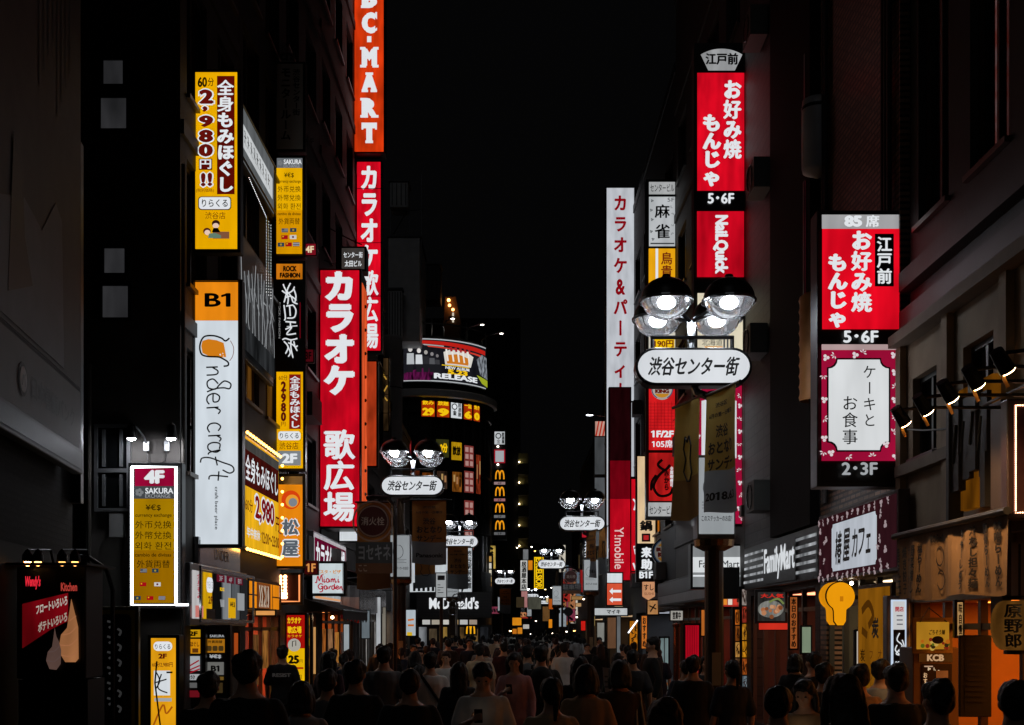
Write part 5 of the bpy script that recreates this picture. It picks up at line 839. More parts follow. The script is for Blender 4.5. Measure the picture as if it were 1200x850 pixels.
t = thing('drain_pipe', 'copper coloured upright pipe left of the red door curtain', 'pipe', (P(793, 0, 30).x, 30, 0)); MB().tube([(0, 0, 0), (0, 0, 2.1)], .08, 12).build('pipe', mat('#9a6a4a', .25, .9), t); MB().lathe([(.1, 2.05), (.11, 2.12), (.0, 2.16)], n=12).build('cap', mat('#9a6a4a', .25, .9), t)
s = Sign('window_panel', 'cool white lit doorway window left of the copper coloured pipe', 'window', px=(774, 748, 783, 808), d=33, depth=.1); s.panel(em('#9ab0b0', .5, .4)); s.panel(BLACK, 778, 748, 779, 808, 'mullion'); s.panel(le('#c86a30', .8), 774, 800, 783, 803, 'strip')
s = Sign('ledge_band', 'dark ledge with a pale edge above the red door curtain', 'ledge', facade=(1, 4.4, 26, 36, 2.72, 3.3), depth=.55, frame=mat('#141210', .5)); s.panel(mat('#8a8c8e', .4, .4), 0, .36, 10, .58, 'edge'); s.panel(mat('#1c1a1a', .4), 0, 0, 10, .34, 'upper'); s.stroke([[(8+.3*i, .05), (8.1+.3*i, .3)] for i in range(5)], .06, le('#9aa0a4', .7))
# the convenience store, the cafe
s = Sign('shop_fascia', 'dark ribbed convenience store fascia with pale lettering', facade=(1, 4.84, 18.9, 24.85, 2.86, 3.62), frame=mat('#2a2b2d', .4, .5), depth=.12); s.panel(mat('#1b1c1e', .4)); [s.panel(em('#c4c8cc', .6, .5), .05, .07+i*.14, 5.9, .12+i*.14, 'slat') for i in range(5)]; s.panel(mat('#1b1c1e', .4), 2.0, .04, 4.6, .76, 'plate'); s.text('FamilyMart', 2.1, .1, 4.55, .7, le('#d8dce0', .95), .01, .03)
s = Sign('shop_fascia', 'maroon flowered cafe fascia with black brush characters on a white plate', facade=(1, 4.8, 14.9, 18.65, 2.8, 3.72), frame=mat('#2a1a1c', .5), depth=.15); s.panel(em('#34161c', .8, .2)); s.poly(em('#c6ccd6', .8, .1), notched(.75, .14, 2.95, .84, .06), 'plate')
for i, ch in enumerate('椿屋カフェ'): s.text(ch, (.95, 1.38, 1.85, 2.2, 2.55)[i], (.26, .26, .3, .32, .42)[i], (1.32, 1.75, 2.15, 2.5, 2.78)[i], (.76, .74, .7, .68, .68)[i], BK, .0, .03, slant=.15)
flowers(s, [(.12+.26*i, .07) for i in range(14)]+[(.12+.26*i, .92) for i in range(14)]+[(.2+.24*(i % 2), .2+.16*i) for i in range(5)]+[(3.2+.22*(i % 2), .2+.16*i) for i in range(5)]+[(.55, .35), (3.1, .6)], .055, le('#a89498', .8)); [s.bulbs(em('#fff4d8', 12, 0), [(x, 1.03)], .03, out=-.2) for x in (1.2, .6)]
t = Sign('shaped_sign', 'glowing orange sign shaped like a round head on a neck under the cafe fascia', px=(962, 683, 1002, 734), d=17.4, depth=.25, body=False); op = [(985+16.5*math.cos(math.radians(a)), 699-16.5*math.sin(math.radians(a))) for a in range(-62, 243, 13)]; op += [(977, 716), (977.5, 728), (981, 733), (988, 733), (991, 728), (991.5, 715)]
q = MB(); q.prism([t.L(x-4.5, y-.5) for x, y in op], .0, .22); q.build('side', em('#e8940c', .9, .1), t.root); t.poly(BK, [(985+(x-985)*1.06-.8, 705+(y-705)*1.04) for x, y in op], 'outline'); t.poly(em('#f09c0c', .97, .06), op, 'face'); t.panel(le('#c87808', .9), 984, 699, 988, 705, 'mark'); t.bracket(1, (700,), .5)
s = Sign('screen', 'lit food picture screen in the convenience store window', 'screen', px=(888, 694, 920, 728), d=22.2, depth=.1, frame=BLACK); s.panel(em('#3a3836', .7, .5, scale=5)); s.disc(em('#8a8a84', .8, .4, scale=9), 903, 714, 15, 10, 'plate'); r_ = random.Random(9)
for i in range(16): s.disc(le(('#b87048', '#d8a078', '#8a5030', '#c88860')[i % 4], .75), r_.uniform(891, 916), r_.uniform(711, 724), r_.uniform(1.8, 3.2), name='morsel', n=9)
s.text('大人気', 890, 696, 917, 701, le('#c82a20', .9), .03, .05); s.stroke([[(900, 706), (910, 702), (917, 708)]], 2.4, le('#8a9a58', .6)); s.panel(em('#d03020', .9, .1), 888, 730.5, 924, 738, 'red_bar'); s.panel(BLACK, 888, 738, 924, 739, 'edge')
# ramen shop at the right edge
t = thing('awning', 'brown cloth ramen awning with columns of dark characters', 'awning', (4.1, 11.3, 2.33)); n = 30; H_ = .66
wv = lambda y, z: .03*math.sin(y*5.2+.6)*(1-z/.66)+.012*math.sin(y*13)
vs = []; fs = []
for i in range(n+1):
    y = -1.42+2.84*i/n
    for z in (H_+.18, H_, H_*.66, H_*.33, 0): vs.append((.9 if z > H_ else wv(y, z), y, z-.02*math.sin(y*4)*(z == 0)))
for i in range(n):
    for j in range(4): a = 5*i+j; fs.append((a, a+1, a+6, a+5))
MB().add(vs, fs).build('cloth', mat('#8a6a48', .85, var=.3, scale=5), t); MB().tube([(-.02, -1.46, H_+.02), (-.02, 1.46, H_+.02)], .035, 8).build('rail', mat('#3a3632', .4, .5), t)
def awtext(body, y0, y1, z0, z1, col=True):
    V = []; Fs = []; nn = len(body)
    for i, ch in enumerate(body):
        a, f = layout(ch, .02, .03); o = len(V)
        for x, y, c in a:
            v = .88-y; u = x
            if ch == 'ー' and col: u, v = 1-v, u
            if col: Y = y1-(y1-y0)*u; Z = z1-(z1-z0)*(i+v)/nn
            else: Y = y1-(y1-y0)*(i+u)/nn; Z = z1-(z1-z0)*v
            V.append((wv(Y, Z)-.012-c*.0002, Y, Z))
        Fs += [tuple(j+o for j in k) for k in f]
    q = MB(); q.v = V; q.f = Fs; q.build('lettering', mat('#1c1410', .7), t)
for i, b in enumerate(('味噌らーめん', '豚骨らーめん', '汁なし担々麺', 'ちゃーしゅう')): awtext(b, -1.3+i*.26, -1.16+i*.26, .06, .62)
for i, b in enumerate(('塩らーめん', '野菜増し', 'チャーハン', '焼き餃子', '替え玉')): awtext(b, .62+i*.165, .73+i*.165, .06, .56)
awtext('味のらーめん', -.02, .36, .53, .62, False)
q = MB(); [q.add([(wv(.17, z)-.014, .17+.11*math.cos(a)*r, z+.1*math.sin(a)*r) for a in [k*.524 for k in range(12)] for r in (1, .84)], [(2*k, 2*k+1, (2*k+3) % 24, (2*k+2) % 24) for k in range(12)]) for z in (.4, .17)]; q.build('emblem', mat('#2a1a10', .7), t)
s = Sign('led_board', 'dark red board edged with tiny warm bulbs, cut by the right edge', px=(1187, 474, 1250, 602), d=10.5, depth=.15, frame=mat('#241412', .4)); s.panel(mat('#2a1214', .4)); s.bulbs(em('#ffb890', 7, 0), [(1189.5, 476+i*2.55) for i in range(50)]+[(1192+i*2.8, 475.5) for i in range(20)]+[(1192+i*2.8, 601) for i in range(20)], .0075, out=.01); s.bracket(1, (490, 590), .3)
t = thing('corner_fin', 'dark wooden fin board left of the bulb edged board', 'board', P(1180, 700, 11.0)); MB().box(-.05, 0, -.2, .04, .25, 1.78).build('board', mat('#2e2522', .5), t); MB().box(-.06, -.01, 1.78, .05, .27, 1.82).build('cap', BLACKM, t)
t = thing('paper_lantern', 'big paper lantern with bold black characters at the right edge', 'lantern', P(1195, 733, 11.0)); k = 11/F; pr = []
for i in range(23): a = -1.2+2.4*i/22; pr.append((.25*math.cos(a)**.45*(1+.018*(i % 2)), .29*math.sin(a)/math.sin(1.2)*.78))
MB().lathe(pr, n=28).build('paper', em('#8a5a24', .38, .35, scale=4), t, smooth=False); q = MB(); q.lathe([(.0, .235), (.15, .235), (.15, .27), (0, .275)], n=20); q.lathe([(0, -.27), (.14, -.265), (.14, -.23), (0, -.23)], n=20); q.build('rim', BLACK, t); MB().tube([(0, 0, .27), (0, 0, .75)], .012, 5).build('cord', BLACK, t)
V = []; Fs = []
for i, ch in enumerate('原野郎'):
    a, f = layout(ch, .02, .03); o = len(V)
    for x, y, c in a:
        an = -math.pi/2-.62+(x-.5)*.62; z = .2-(i+.88-y)*.135; r = .252*max(.2, math.cos(z*3.2))**.42+.014+c*.0002; V.append((r*math.cos(an), r*math.sin(an), z))
    Fs += [tuple(j+o for j in k_) for k_ in f]
q = MB(); q.v = V; q.f = Fs; q.build('lettering', BK, t)
s = Sign('cloth_banner', 'amber wall banner with faint dark characters right of the orange head sign', 'banner', facade=(1, 4.7, 14.85, 16.2, 1.15, 2.56), frame=mat('#3a2410', .6), depth=.06); s.panel(em('#c07a18', .42, .3)); s.text('炭', .62, .38, .92, .66, BK, .02, .04); s.stroke([[(.2, .3), (.5, .2), (.7, .36), (.5, .5)], [(.2, .55), (.45, .62)]], .1, le('#5a3408', .6)); s.column('炭リゾ', .14, .8, .36, 1.32, le('#2a1804', .6), 0, .02); s.column('ファクト', .56, .8, .74, 1.36, le('#6a3c0c', .6), 0, .01); s.column('オーブ', .95, .78, 1.12, 1.3, le('#6a3c0c', .6), 0, .01)  # lamplit cloth: the lamp's light is put in as its own glow
s = Sign('light_box', 'narrow blue white light box with a pale flame on black', px=(1044, 703, 1062, 785), d=14.6, depth=.16, frame=mat('#8a9098', .4, .6)); s.panel(em('#c8d8ec', .95, .05)); s.panel(em('#d8d8d8', .85, .1), 1046.5, 705, 1060, 738, 'top_face'); s.panel(mat('#0c0c10', .3), 1046.5, 738, 1060, 784, 'lower_face'); s.text('開店', 1048.5, 711, 1058.5, 717, le('#b01828', .9), .02, .03); [s.panel(le('#7a7a80', .7), 1050, 721+i*5, 1057, 722.5+i*5, 'line') for i in range(3)]; s.stroke([[(1053, 742, .2), (1050, 750), (1056, 757, 1.3), (1049, 766), (1055, 768, .3)], [(1056, 750, .2), (1058, 758), (1052, 764, .4)], [(1050, 756, .3), (1048, 762), (1053, 767, .3)]], 1.3, WT); s.text('OCTANI', 1047.5, 775, 1059.5, 780, WT, .0, .02)
s = Sign('hanging_poster', 'yellow poster with vegetables hanging in the ramen doorway', 'poster', px=(1073, 729, 1113, 761), d=13.7, depth=.02, frame=mat('#8a6a30', .6), rot=.12); s.panel(em('#c88c24', .8, .25)); s.text('ごちそう麺', 1088, 738, 1108, 744, BK, .0, .03, slant=.2); r_ = random.Random(2)
for i in range(22): s.disc(le(('#8a2a14', '#5a6a18', '#c86a18', '#3a2a10', '#d8b050')[i % 5], .7), r_.uniform(1077, 1109), r_.uniform(746, 758)+abs(i % 5-2), r_.uniform(1.4, 3), name='vegetable', n=9)
s.disc(BK, 1093, 750, 7, 4.5, 'bowl'); s.tube([(1077, 729, -.01), (1093, 712, .1), (1110, 729, -.01)], .006, BLACK, 'cord')
s = Sign('ticket_machine', 'meal ticket machine with a lit amber header in the ramen doorway', 'machine', px=(1075, 764, 1119, 934), d=13.9, depth=.5, frame=mat('#6a4a28', .5)); s.panel(em('#6a3a12', .5, .3), 1077, 766, 1116, 776, 'header'); s.text('KCB', 1086, 767, 1106, 775, le('#e0b080', .7), .01, .05); s.panel(mat('#1c0c08', .3), 1080, 778, 1115, 830, 'front'); flowers(s, [(1088, 784), (1095, 784), (1100, 787)], 2, le('#e8c8a0', .8)); s.column('おすすめ', 1081, 788, 1086, 815, le('#e8b888', .8), .01, .02); s.panel(em('#a85a28', .6, .3), 1096, 786, 1110, 800, 'picture'); s.stroke([[(1082, 781), (1092, 781)]], 1.4, le('#d8b090', .7)); [s.panel(le('#5a3a20', .6), 1088+(i % 4)*6, 804+(i//4)*6, 1092+(i % 4)*6, 808+(i//4)*6, 'button') for i in range(12)]
s = Sign('notice_board', 'tall black menu board beside the ticket machine', 'board', px=(1130, 750, 1157, 835), d=12.7, depth=.05, frame=mat('#0e0c0b', .5)); s.panel(mat('#15110f', .6)); [s.panel(mat('#241c18', .6), 1132, 754+i*6, 1154, 756+i*6, 'line') for i in range(12)]
t = thing('wooden_plaques', 'cluster of dark hanging wooden plaques against amber light on the cream wall', 'plaques', (4.86, 12.5, 3.3))
for i, (y, z, h_) in enumerate(((-.42, .28, .85), (-.2, .36, .9), (.04, .3, .86), (.26, .2, 1.0))): q = MB(); q.box(-.1-.03*(i % 2), y-.1, z, -.05, y+.1, z+h_); q.build('plaque', mat('#1e1a18', .6), t); MB().tube([(-.14, y-.05, z+h_*.7), (-.14, y+.03, z+h_*.3)], .014, 5).build('mark', BLACK, t)
MB().box(-.03, -.5, .0, .06, .42, 1.3).build('amber_glow_board', em('#b06a14', .28, .5), t); q = MB(); q.box(-.16, .36, -.55, .0, .44, 1.25); q.box(-.16, -.62, -.05, 0, -.5, .5); q.build('post', mat('#191513', .6), t)  # amber light behind the plaques, put in as a glowing board
def spotlamp(y, lb):
    t = thing('arm_spotlight', lb, 'lamp', (4.95, y, 3.94), 0, 'arm spotlights over the ramen awning')
    MB().tube([(0, 0, .12), (-1.2, 0, .12), (-1.37, 0, .1)], .016, 6).build('arm', BLACKM, t); MB().box(-.02, -.06, .05, .03, .06, .19).build('mount', BLACKM, t)
    a = Vector((-1.43, 0, .1)); d_ = Vector((.6, .3, -.74)).normalized(); q = MB(); q.tube([a-d_*.02, a+d_*.16], .05, 10, .062); h_ = q.build('lamp_head', BLACKM, t); e = a+d_*.162
    MB().tube([e, e+d_*.006], .056, 10).build('bulb', em('#ffd8a0', 26, 0), h_); x = d_.cross(Vector((0, 1, 0))).normalized(); q = MB(); q.tube([e-x*.05, e-x*.06+d_*.1], .018, 4); q.build('barn_door', mat('#b87a30', .5), h_)
    l = bpy.data.lights.new('spot', 'SPOT'); l.energy = 75; l.color = (1, .6, .28); l.spot_size = 1.5; l.spot_blend = .6; l.shadow_soft_size = .05; lo = bpy.data.objects.new('spot_light', l); COL.objects.link(lo); lo.parent = h_; lo.location = e+d_*.03; lo.rotation_euler = d_.to_track_quat('-Z', 'Y').to_euler()
for y, lb in ((8.67, 'arm spotlight nearest the right edge, over the ramen awning'), (9.22, 'second arm spotlight from the right edge'), (9.77, 'middle arm spotlight of the row over the ramen awning'), (10.35, 'fourth arm spotlight from the right edge'), (10.94, 'arm spotlight closest to the pink cafe panel')): spotlamp(y, lb)
q = MB(); q.tube([(4.3, 8.3, 4.075), (4.3, 11.2, 4.075)], .014, 5); tag(q.build('conduit', BLACKM), 'thin black rail carrying the row of arm spotlights', 'rail')
# upper right details
t = thing('drum', 'dark grey drum projecting high on the brown tiled building', 'drum', (P(958, 0, 19.2).x, 19.2, P(0, 210, 19.2).z)); k = 19.2/F; MB().lathe([(0, 0), (17*k, 8*k), (18*k, 12*k), (18*k, 84*k), (17*k, 92*k), (0, 95*k)], n=28).build('casing', mat('#b0b0b4', .45, .1), t, smooth=True); MB().lathe([(18.3*k, 80*k), (18.6*k, 82*k), (18.3*k, 84*k)], n=28).build('hoop', BLACKM, t)
t = thing('ribbed_duct', 'rusty brown ribbed duct beside the nearest red sign', 'duct', (P(951, 0, 19.3).x, 19.3, P(0, 470, 19.3).z)); k = 19.3/F; pr = []
for i in range(30): pr.append(((13.5+(1.2 if i % 3 == 1 else 0))*k, i*4.2*k))
MB().lathe(pr+[(8*k, 126*k)], n=22).build('duct', mat('#d09058', .45, .1), t, smooth=True)
for px, c, lb in (((944, 62, 949, 128), '#c0102a', 'thin edge of a red and black sign above the grey drum'), ((943, 212, 947, 352), '#3a1018', 'thin edge of a dark sign below the grey drum'), ((955, 0, 958, 100), '#b85a4a', 'thin pale red light strip at the top right')):
    s = Sign('edge_sign', lb, px=px, d=19.7, depth=.1, pad=.01); s.panel(em(c, .7, .5)); [s.panel(WTd, px[0]+1, px[1]+6+i*9, px[2]-1, px[1]+10+i*9, 'mark') for i in range(int((px[3]-px[1])/12))]
s = Sign('edge_sign', 'slim vertical red strip of lit glyphs on the grey tiled building', px=(899, 80, 903, 300), d=25.6, depth=.05, pad=.01); s.panel(em('#7a1020', .55, .6)); [s.panel(WTd, 900, 90+i*19, 902.4, 97+i*19, 'mark') for i in range(11)]
# ------------------------------------------------------------------ street lamps
def copy_tree(o, parent=None):
    c = o.copy(); COL.objects.link(c)
    if parent: c.parent = parent
    for ch in list(o.children): copy_tree(ch, c)
    return c
POLE = mat('#4a3a2c', .4, .5); GL = glass_mat()
def street_lamp(label, loc, sg, panel_text=True):
    """sg: which way the name sign is pushed out over the street"""
    t = thing('street_lamp', label, 'street lamp', loc, 0, 'street lamps along the street'); ox = sg*.3; zs = 5.62
    MB().lathe([(.17, 0), (.17, .12), (.135, .16), (.13, 3.15), (.1, 3.2), (.09, 5.3), (0, 5.32)], n=16).build('pole', POLE, t, smooth=False)
    MB().tube([(0, 0, 5.2), (ox*.8, .02, 5.3), (ox, .05, 5.45), (ox, .1, 6.3)], .055, 8).build('stem', STEEL, t)
    q = MB(); n = 14; w_, h_ = .8, .26; outl = [(ox+w_-h_+h_*math.cos(a), zs+h_*math.sin(a)) for a in [-math.pi/2+math.pi*k/n for k in range(n+1)]]+[(ox-w_+h_-h_*math.cos(a), zs-h_*math.sin(a)) for a in [-math.pi/2+math.pi*k/n for k in range(n+1)]]
    nb_ = q.prism(outl, -.14, .14).build('name_sign', BLACKM, t, bevel=.015)
    ins = [(ox+(x-ox)*.955, zs+(z-zs)*.86) for x, z in outl]
    MB().prism(ins, -.15, -.139).build('face', em('#dfe3e8', .95, .06), nb_); MB().prism(ins, .139, .15).build('face', em('#dfe3e8', .95, .06), nb_)
    for sd in (1, -1):
        V, Fs = layout('渋谷センター街', .012, .03); V = [(x+y*.28, y, c) for x, y, c in V]; ax, bx = min(v[0] for v in V), max(v[0] for v in V); ay, by = min(v[1] for v in V), max(v[1] for v in V)
        q = MB(); q.v = [(ox+sd*(-.63+1.26*(x-ax)/(bx-ax)), -sd*(.154+c*.0002), zs-.13+.26*(y-ay)/(by-ay)) for x, y, c in V]; q.f = Fs; q.build('lettering', BK, nb_)
    q = MB(); [q.tube([(ox+a, .0, zs+.25), (ox+a, 0, zs+.45)], .03, 6) for a in (-.55, .55)]; [q.tube([(ox-.55, b, zs+.43), (ox+.55, b, zs+.43)], .02, 6) for b in (-.03, .03)]
    [q.tube([(ox, .1, 6.28), (ox+a, b*.9, 6.5)], .028, 6) for a in (-.42, .42) for b in (-.5, .5)]; q.build('arm', BLACKM, t)
    for a in (-.42, .42):
        for b in (-.48, .48):
            c = (ox+a, b, 6.42); q = MB(); pr = [(0, .36), (.05, .355), (.06, .33)]+[(.345*math.sin(k*math.pi/20+.16), .31*math.cos(k*math.pi/20+.1)) for k in range(0, 10)]+[(.36, .0), (.345, -.01)]
            hd = q.lathe(pr, c, 20).build('lamp_head', mat('#201e1d', .35, .3), t, smooth=True); MB().lathe([(.33, -.005)]+[(.32*math.cos(k*math.pi/16), -.25*math.sin(k*math.pi/16)) for k in range(1, 8)]+[(.0, -.252)], c, 20).build('globe', GL, hd, smooth=True)
            MB().lathe([(.365, -.02), (.37, .0), (.365, .02)], c, 20).build('ring', STEEL, hd); MB().ball((c[0], c[1], c[2]-.02), .12, .12, .085, 14, 10).build('bulb', em('#f2f6ff', LAMP_E, 0), hd, smooth=True)
    # lit information panel wrapped round the pole
    ib = MB().box(-.26, -.2, 3.25, .26, .2, 4.4).build('info_panel', mat('#6a6c6e', .4, .5), t, bevel=.02); q = MB(); q.box(-.24, -.206, 3.32, .24, -.2005, 4.36); q.build('face', em('#aeb4b8', .7 if sg < 0 else .62, .1), ib)
    V, Fs = layout('このステッカーのお店！', .01, .015); bx = max(v[0] for v in V); q = MB(); q.v = [(-.21+.42*x/bx, -.209-c*.0002, 3.5+.085*y) for x, y, c in V]; q.f = Fs; q.build('lettering', mat('#2a2c2e', .6), ib)
    q = MB(); q.tube([(-.05+.13*math.cos(k*.4), -.2085, 3.95+.17*math.sin(k*.4)) for k in range(17)], .006, 4); [q.box(-.2, -.2085, 3.75-i*.04, .16-.05*(i % 2), -.2075, 3.757-i*.04) for i in range(3)]; q.build('print', mat('#55585c', .6), ib)
    MB().lathe([(.15, 3.1), (.27, 3.16), (.28, 3.25), (.2, 3.26)], n=20).build('collar', mat('#a07a50', .25, .9), t); MB().box(-.05, -.15, 1.25, .07, -.131, 1.7).build('plate', mat('#a8906a', .5), t)
    return t
LAMP_E = 75
lr = street_lamp('nearest twin headed street lamp with a white name sign, right of the street', (2.79, 16.5, 0), -1)
ll = street_lamp('second street lamp, left of the street beside the hydrant sign', (-2.82, 30.3, 0), 1)
for src, x, y, lb in ((lr, 2.72, 41.3, 'third street lamp with a white name sign in front of the phone shop sign'), (ll, -2.5, 50, 'street lamp half hidden behind the brown banners on the left'), (lr, 2.55, 68, 'street lamp standing in the middle of the far view'), (ll, -.85, 93, 'far street lamp left of centre beyond the burger restaurant'), (ll, 2.0, 138, 'tiny street lamp deep in the street, left of the farthest one'), (lr, 4.9, 172, 'farthest street lamp deep in the street')):
    c = copy_tree(src); c.location = (x, y, 0); c['label'] = lb
# ------------------------------------------------------------------ cloth banners on the lamp posts
def banner(label, loc, rz, W_=.86, H_=1.6, up='#b07a40', lo='#9a9c9e', lines=('渋谷', 'おとなり', 'サンデー'), foot='', split=.34, art=False, seed=0):
    t = thing('street_banner', label, 'banner', loc, rz, 'cloth banners on the lamp posts'); nx, nz = 14, 20
    wv = lambda x, z: .065*math.sin(x*5.5+seed+z*.9)*(1-z/H_*.8)+.02*math.sin(x*11+seed*2)*(1-z/H_)
    vs = []; fs = []
    for k, off in enumerate((0, .006)):
        for j in range(nz+1):
            for i in range(nx+1): x = -W_/2+W_*i/nx; z = H_*j/nz; vs.append((x, wv(x, z)+off, z-.03*math.sin(x*4+seed)*(1-j/nz)))
    N = (nx+1)*(nz+1)
    for k in (0, 1):
        for j in range(nz):
            for i in range(nx): a = k*N+j*(nx+1)+i; fs.append((a, a+1, a+nx+2, a+nx+1))
    o = MB().add(vs, fs).build('cloth', cloth_mat(up), t, smooth=True); o.data.materials.append(cloth_mat(lo))
    for p in o.data.polygons:
        if p.center.z < H_*split: p.material_index = 1
    def line(b, x0, z0, x1, z1, m):
        V, Fs = layout(b, .015, .03); ax, bx = min(v[0] for v in V), max(v[0] for v in V); ay, by = min(v[1] for v in V), max(v[1] for v in V); q = MB()
        for x, y, c in V: X = x0+(x1-x0)*(x-ax)/(bx-ax); Z = z0+(z1-z0)*(y-ay)/(by-ay); q.v.append((X, wv(X, Z)-.008-c*.0003, Z))
        q.f = Fs; q.build('lettering', m, t)
    ink = mat('#1c120a', .7)
    for i, b in enumerate(lines): h_ = .17; z = H_*(.62-.135*i); w2 = W_*.092*len(b); line(b, -w2, z, w2, z+h_, ink)
    if lines: line('6月の第一日曜日', -W_*.38, H_*.79, W_*.38, H_*.83, ink); line('渋谷区', -W_*.2, H_*.87, W_*.2, H_*.91, ink)
    if foot: line(foot, -W_*.38, H_*.1, W_*.4, H_*.17, ink)
    if art:
        q = MB(); pts = [(.0, 1.05), (.12, 1.12), (.2, .98), (.16, .8), (.22, .6), (.1, .5), (-.1, .52), (-.2, .66), (-.12, .82), (-.18, .98), (-.1, 1.14)]
        for k in range(len(pts)):
            a, b = pts[k], pts[(k+1) % len(pts)]; q.tube([(a[0], wv(a[0], a[1])-.01, a[1]), (b[0], wv(b[0], b[1])-.01, b[1])], .012, 4)
        q.build('drawing', ink, t)
    MB().tube([(-W_/2-.05, 0, H_+.01), (W_/2+.12, 0, H_+.01)], .022, 8).build('arm', BLACKM, t)
    return t
def at(px, py, d): return P(px, py, d)
banner('olive tan banner with dark characters hanging edge on beside the nearest street lamp', at(845, 600, 15.7), math.radians(-74), up='#d0b468', lo='#c0c2c4', foot='2018.6.3', seed=.4)
banner('olive tan banner with a line drawing on the street side of the nearest lamp pole', at(805, 607, 16.6), math.radians(-74), up='#d0b468', lo='#b08a58', lines=(), art=True, seed=1.7)
banner('brown banner with a grey foot and a company name right of the second lamp pole', at(503, 661, 30.0), 0, foot='Panasonic', seed=.9)
banner('brown banner behind the hydrant disc left of the second lamp pole', at(438, 690, 30.5), 0, W_=.86, H_=2.2, lines=(), lo='#8a5e38', seed=2.2)
banner('dark brown banner between the left lamp pole and the burger fascia', at(536.5, 690, 49.6), 0, H_=1.75, seed=1.2); banner('dim brown banner with a lion like line drawing over the burger fascia', at(498, 689, 49.9), 0, lines=(), art=True, seed=3.1)
banner('narrow brown banner turned edge on at the third lamp pole', at(693, 677, 41.0), math.radians(-72), H_=1.6, foot='2018.6.3', seed=.2); banner('brown banner slanting out right of the third lamp pole', at(707, 672, 41.6), math.radians(-75), lines=(), art=True, seed=1.1)
banner('faint brown banner hanging under the far left street lamp', at(592, 719, 92), 0, H_=1.9, seed=.6)
# ------------------------------------------------------------------ hydrant signs, panels on poles
def hydrant(label, px, py, r, d, rect, txt, polex):
    t = thing('hydrant_sign', label, 'sign', P(polex, 735, d)-Vector((0, 0, CZ)), 0, 'round hydrant signs'); k = d/F; cx = (px-polex)*k; cz = CZ+(735-py)*k; R = r*k
    zt = CZ+(735-(py-r*1.5))*k
    MB().tube([(0, 0, 0), (0, 0, zt-R*1.2), (-.02, 0, zt-R*.5), (cx*.35, 0, zt-.02), (cx, 0, zt), (cx*1.3, 0, zt-R*.08)], .035, 8).build('pole', mat('#2a1c18', .35, .5), t)
    q = MB(); n = 28; q.prism([(cx+R*math.cos(i*2*math.pi/n), cz+R*math.sin(i*2*math.pi/n)) for i in range(n)], -.02, .02); ds = q.build('disc', mat('#5a2018', .5), t)
    q = MB(); q.tube([(cx+R*.93*math.cos(i*2*math.pi/n), -.024, cz+R*.93*math.sin(i*2*math.pi/n)) for i in range(n+1)], R*.045, 5); q.tube([(cx+R*1.22*math.cos(i*2*math.pi/n), 0, cz+R*1.22*math.sin(i*2*math.pi/n)) for i in range(n+1)], R*.05, 5); q.build('ring', mat('#b89a88', .4, .2), ds)
    def tx(b, x0, z0, x1, z1, m, par):
        V, Fs = layout(b, .01, .015); ax, bx = min(v[0] for v in V), max(v[0] for v in V); ay, by = min(v[1] for v in V), max(v[1] for v in V); q = MB(); q.v = [(x0+(x1-x0)*(x-ax)/(bx-ax), -.026-c*.0002, z0+(z1-z0)*(y-ay)/(by-ay)) for x, y, c in V]; q.f = Fs; q.build('lettering', m, par)
    tx('消火栓', cx-R*.72, cz-R*.26, cx+R*.72, cz+R*.26, mat('#d8c0b0', .5), ds)
    x0, x1 = (rect[0]-polex)*k, (rect[2]-polex)*k; z0, z1 = CZ+(735-rect[3])*k, CZ+(735-rect[1])*k; zm = z0+(z1-z0)*.32
    pl = MB().box(x0, -.02, z0, x1, .02, z1).build('plate', mat('#5a5a58', .5), t); MB().box(x0, -.0225, z0, x1, -.0205, zm).build('lower_strip', mat('#8a5a3a', .5), pl); tx(txt, x0+.05, zm+(z1-zm)*.15, x1-.03, z1-(z1-zm)*.12, mat('#b8b8b8', .5), pl); tx('ここ▶︎'[:2], x0+.05, z0+.03, x0+.2, zm-.03, mat('#d8c0a8', .5), pl)
    return t
hydrant('round red hydrant sign over a metal advertising plate on a bent black pole', 437, 611, 19, 21, (417, 635.5, 460, 672), 'ヨセキネ', 463)
hydrant('small dim hydrant disc over a grey plate in the far street', 669, 676, 7.6, 46, (658, 684, 681, 696), '駐車場', 659)
def pole_panel(px, d, label, c, polew=.06):
    t = thing('pole_panel', label, 'sign', P((px[0]+px[2])/2, 735, d)-Vector((0, 0, CZ))); k = d/F; w_ = (px[2]-px[0])*k/2; z0 = CZ+(735-px[3])*k; z1 = CZ+(735-px[1])*k
    MB().tube([(0, .1, 0), (0, .1, z1-.05)], polew, 8).build('pole', POLE, t); MB().box(-w_, -.03, z0, w_, .04, z1).build('box', mat('#55585a', .5), t); f = MB().box(-w_+.03, -.034, z0+.03, w_-.03, -.0305, z1-.03).build('face', em(c, .7, .12), t)
    q = MB(); [q.box(-w_+.08, -.037, z0+(z1-z0)*(.2+.1*i), w_-.12-.1*(i % 2), -.035, z0+(z1-z0)*(.2+.1*i)+.02) for i in range(4)]; q.box(-w_*.6, -.037, z1-(z1-z0)*.3, w_*.6, -.035, z1-(z1-z0)*.12); q.build('print', mat('#44484c', .6), t); return t
pole_panel((510, 671, 524, 701), 39, 'pale lit notice box with a round drawing on a post before the burger fascia', '#b4b8ba'); pole_panel((651, 712, 658, 735), 80, 'left of two narrow pale lit panels on poles in the far street', '#a8b4bc'); pole_panel((659, 712, 664, 735), 82, 'right of two narrow pale lit panels on poles in the far street', '#98a2a8')
t = thing('sign_pole', 'thin steel pole with a cluster of round mirrors before the burger restaurant', 'pole', P(535, 735, 45)-Vector((0, 0, CZ))); MB().tube([(0, 0, 0), (0, 0, 2.9)], .04, 8).build('pole', mat('#a0a0a0', .3, .8), t)
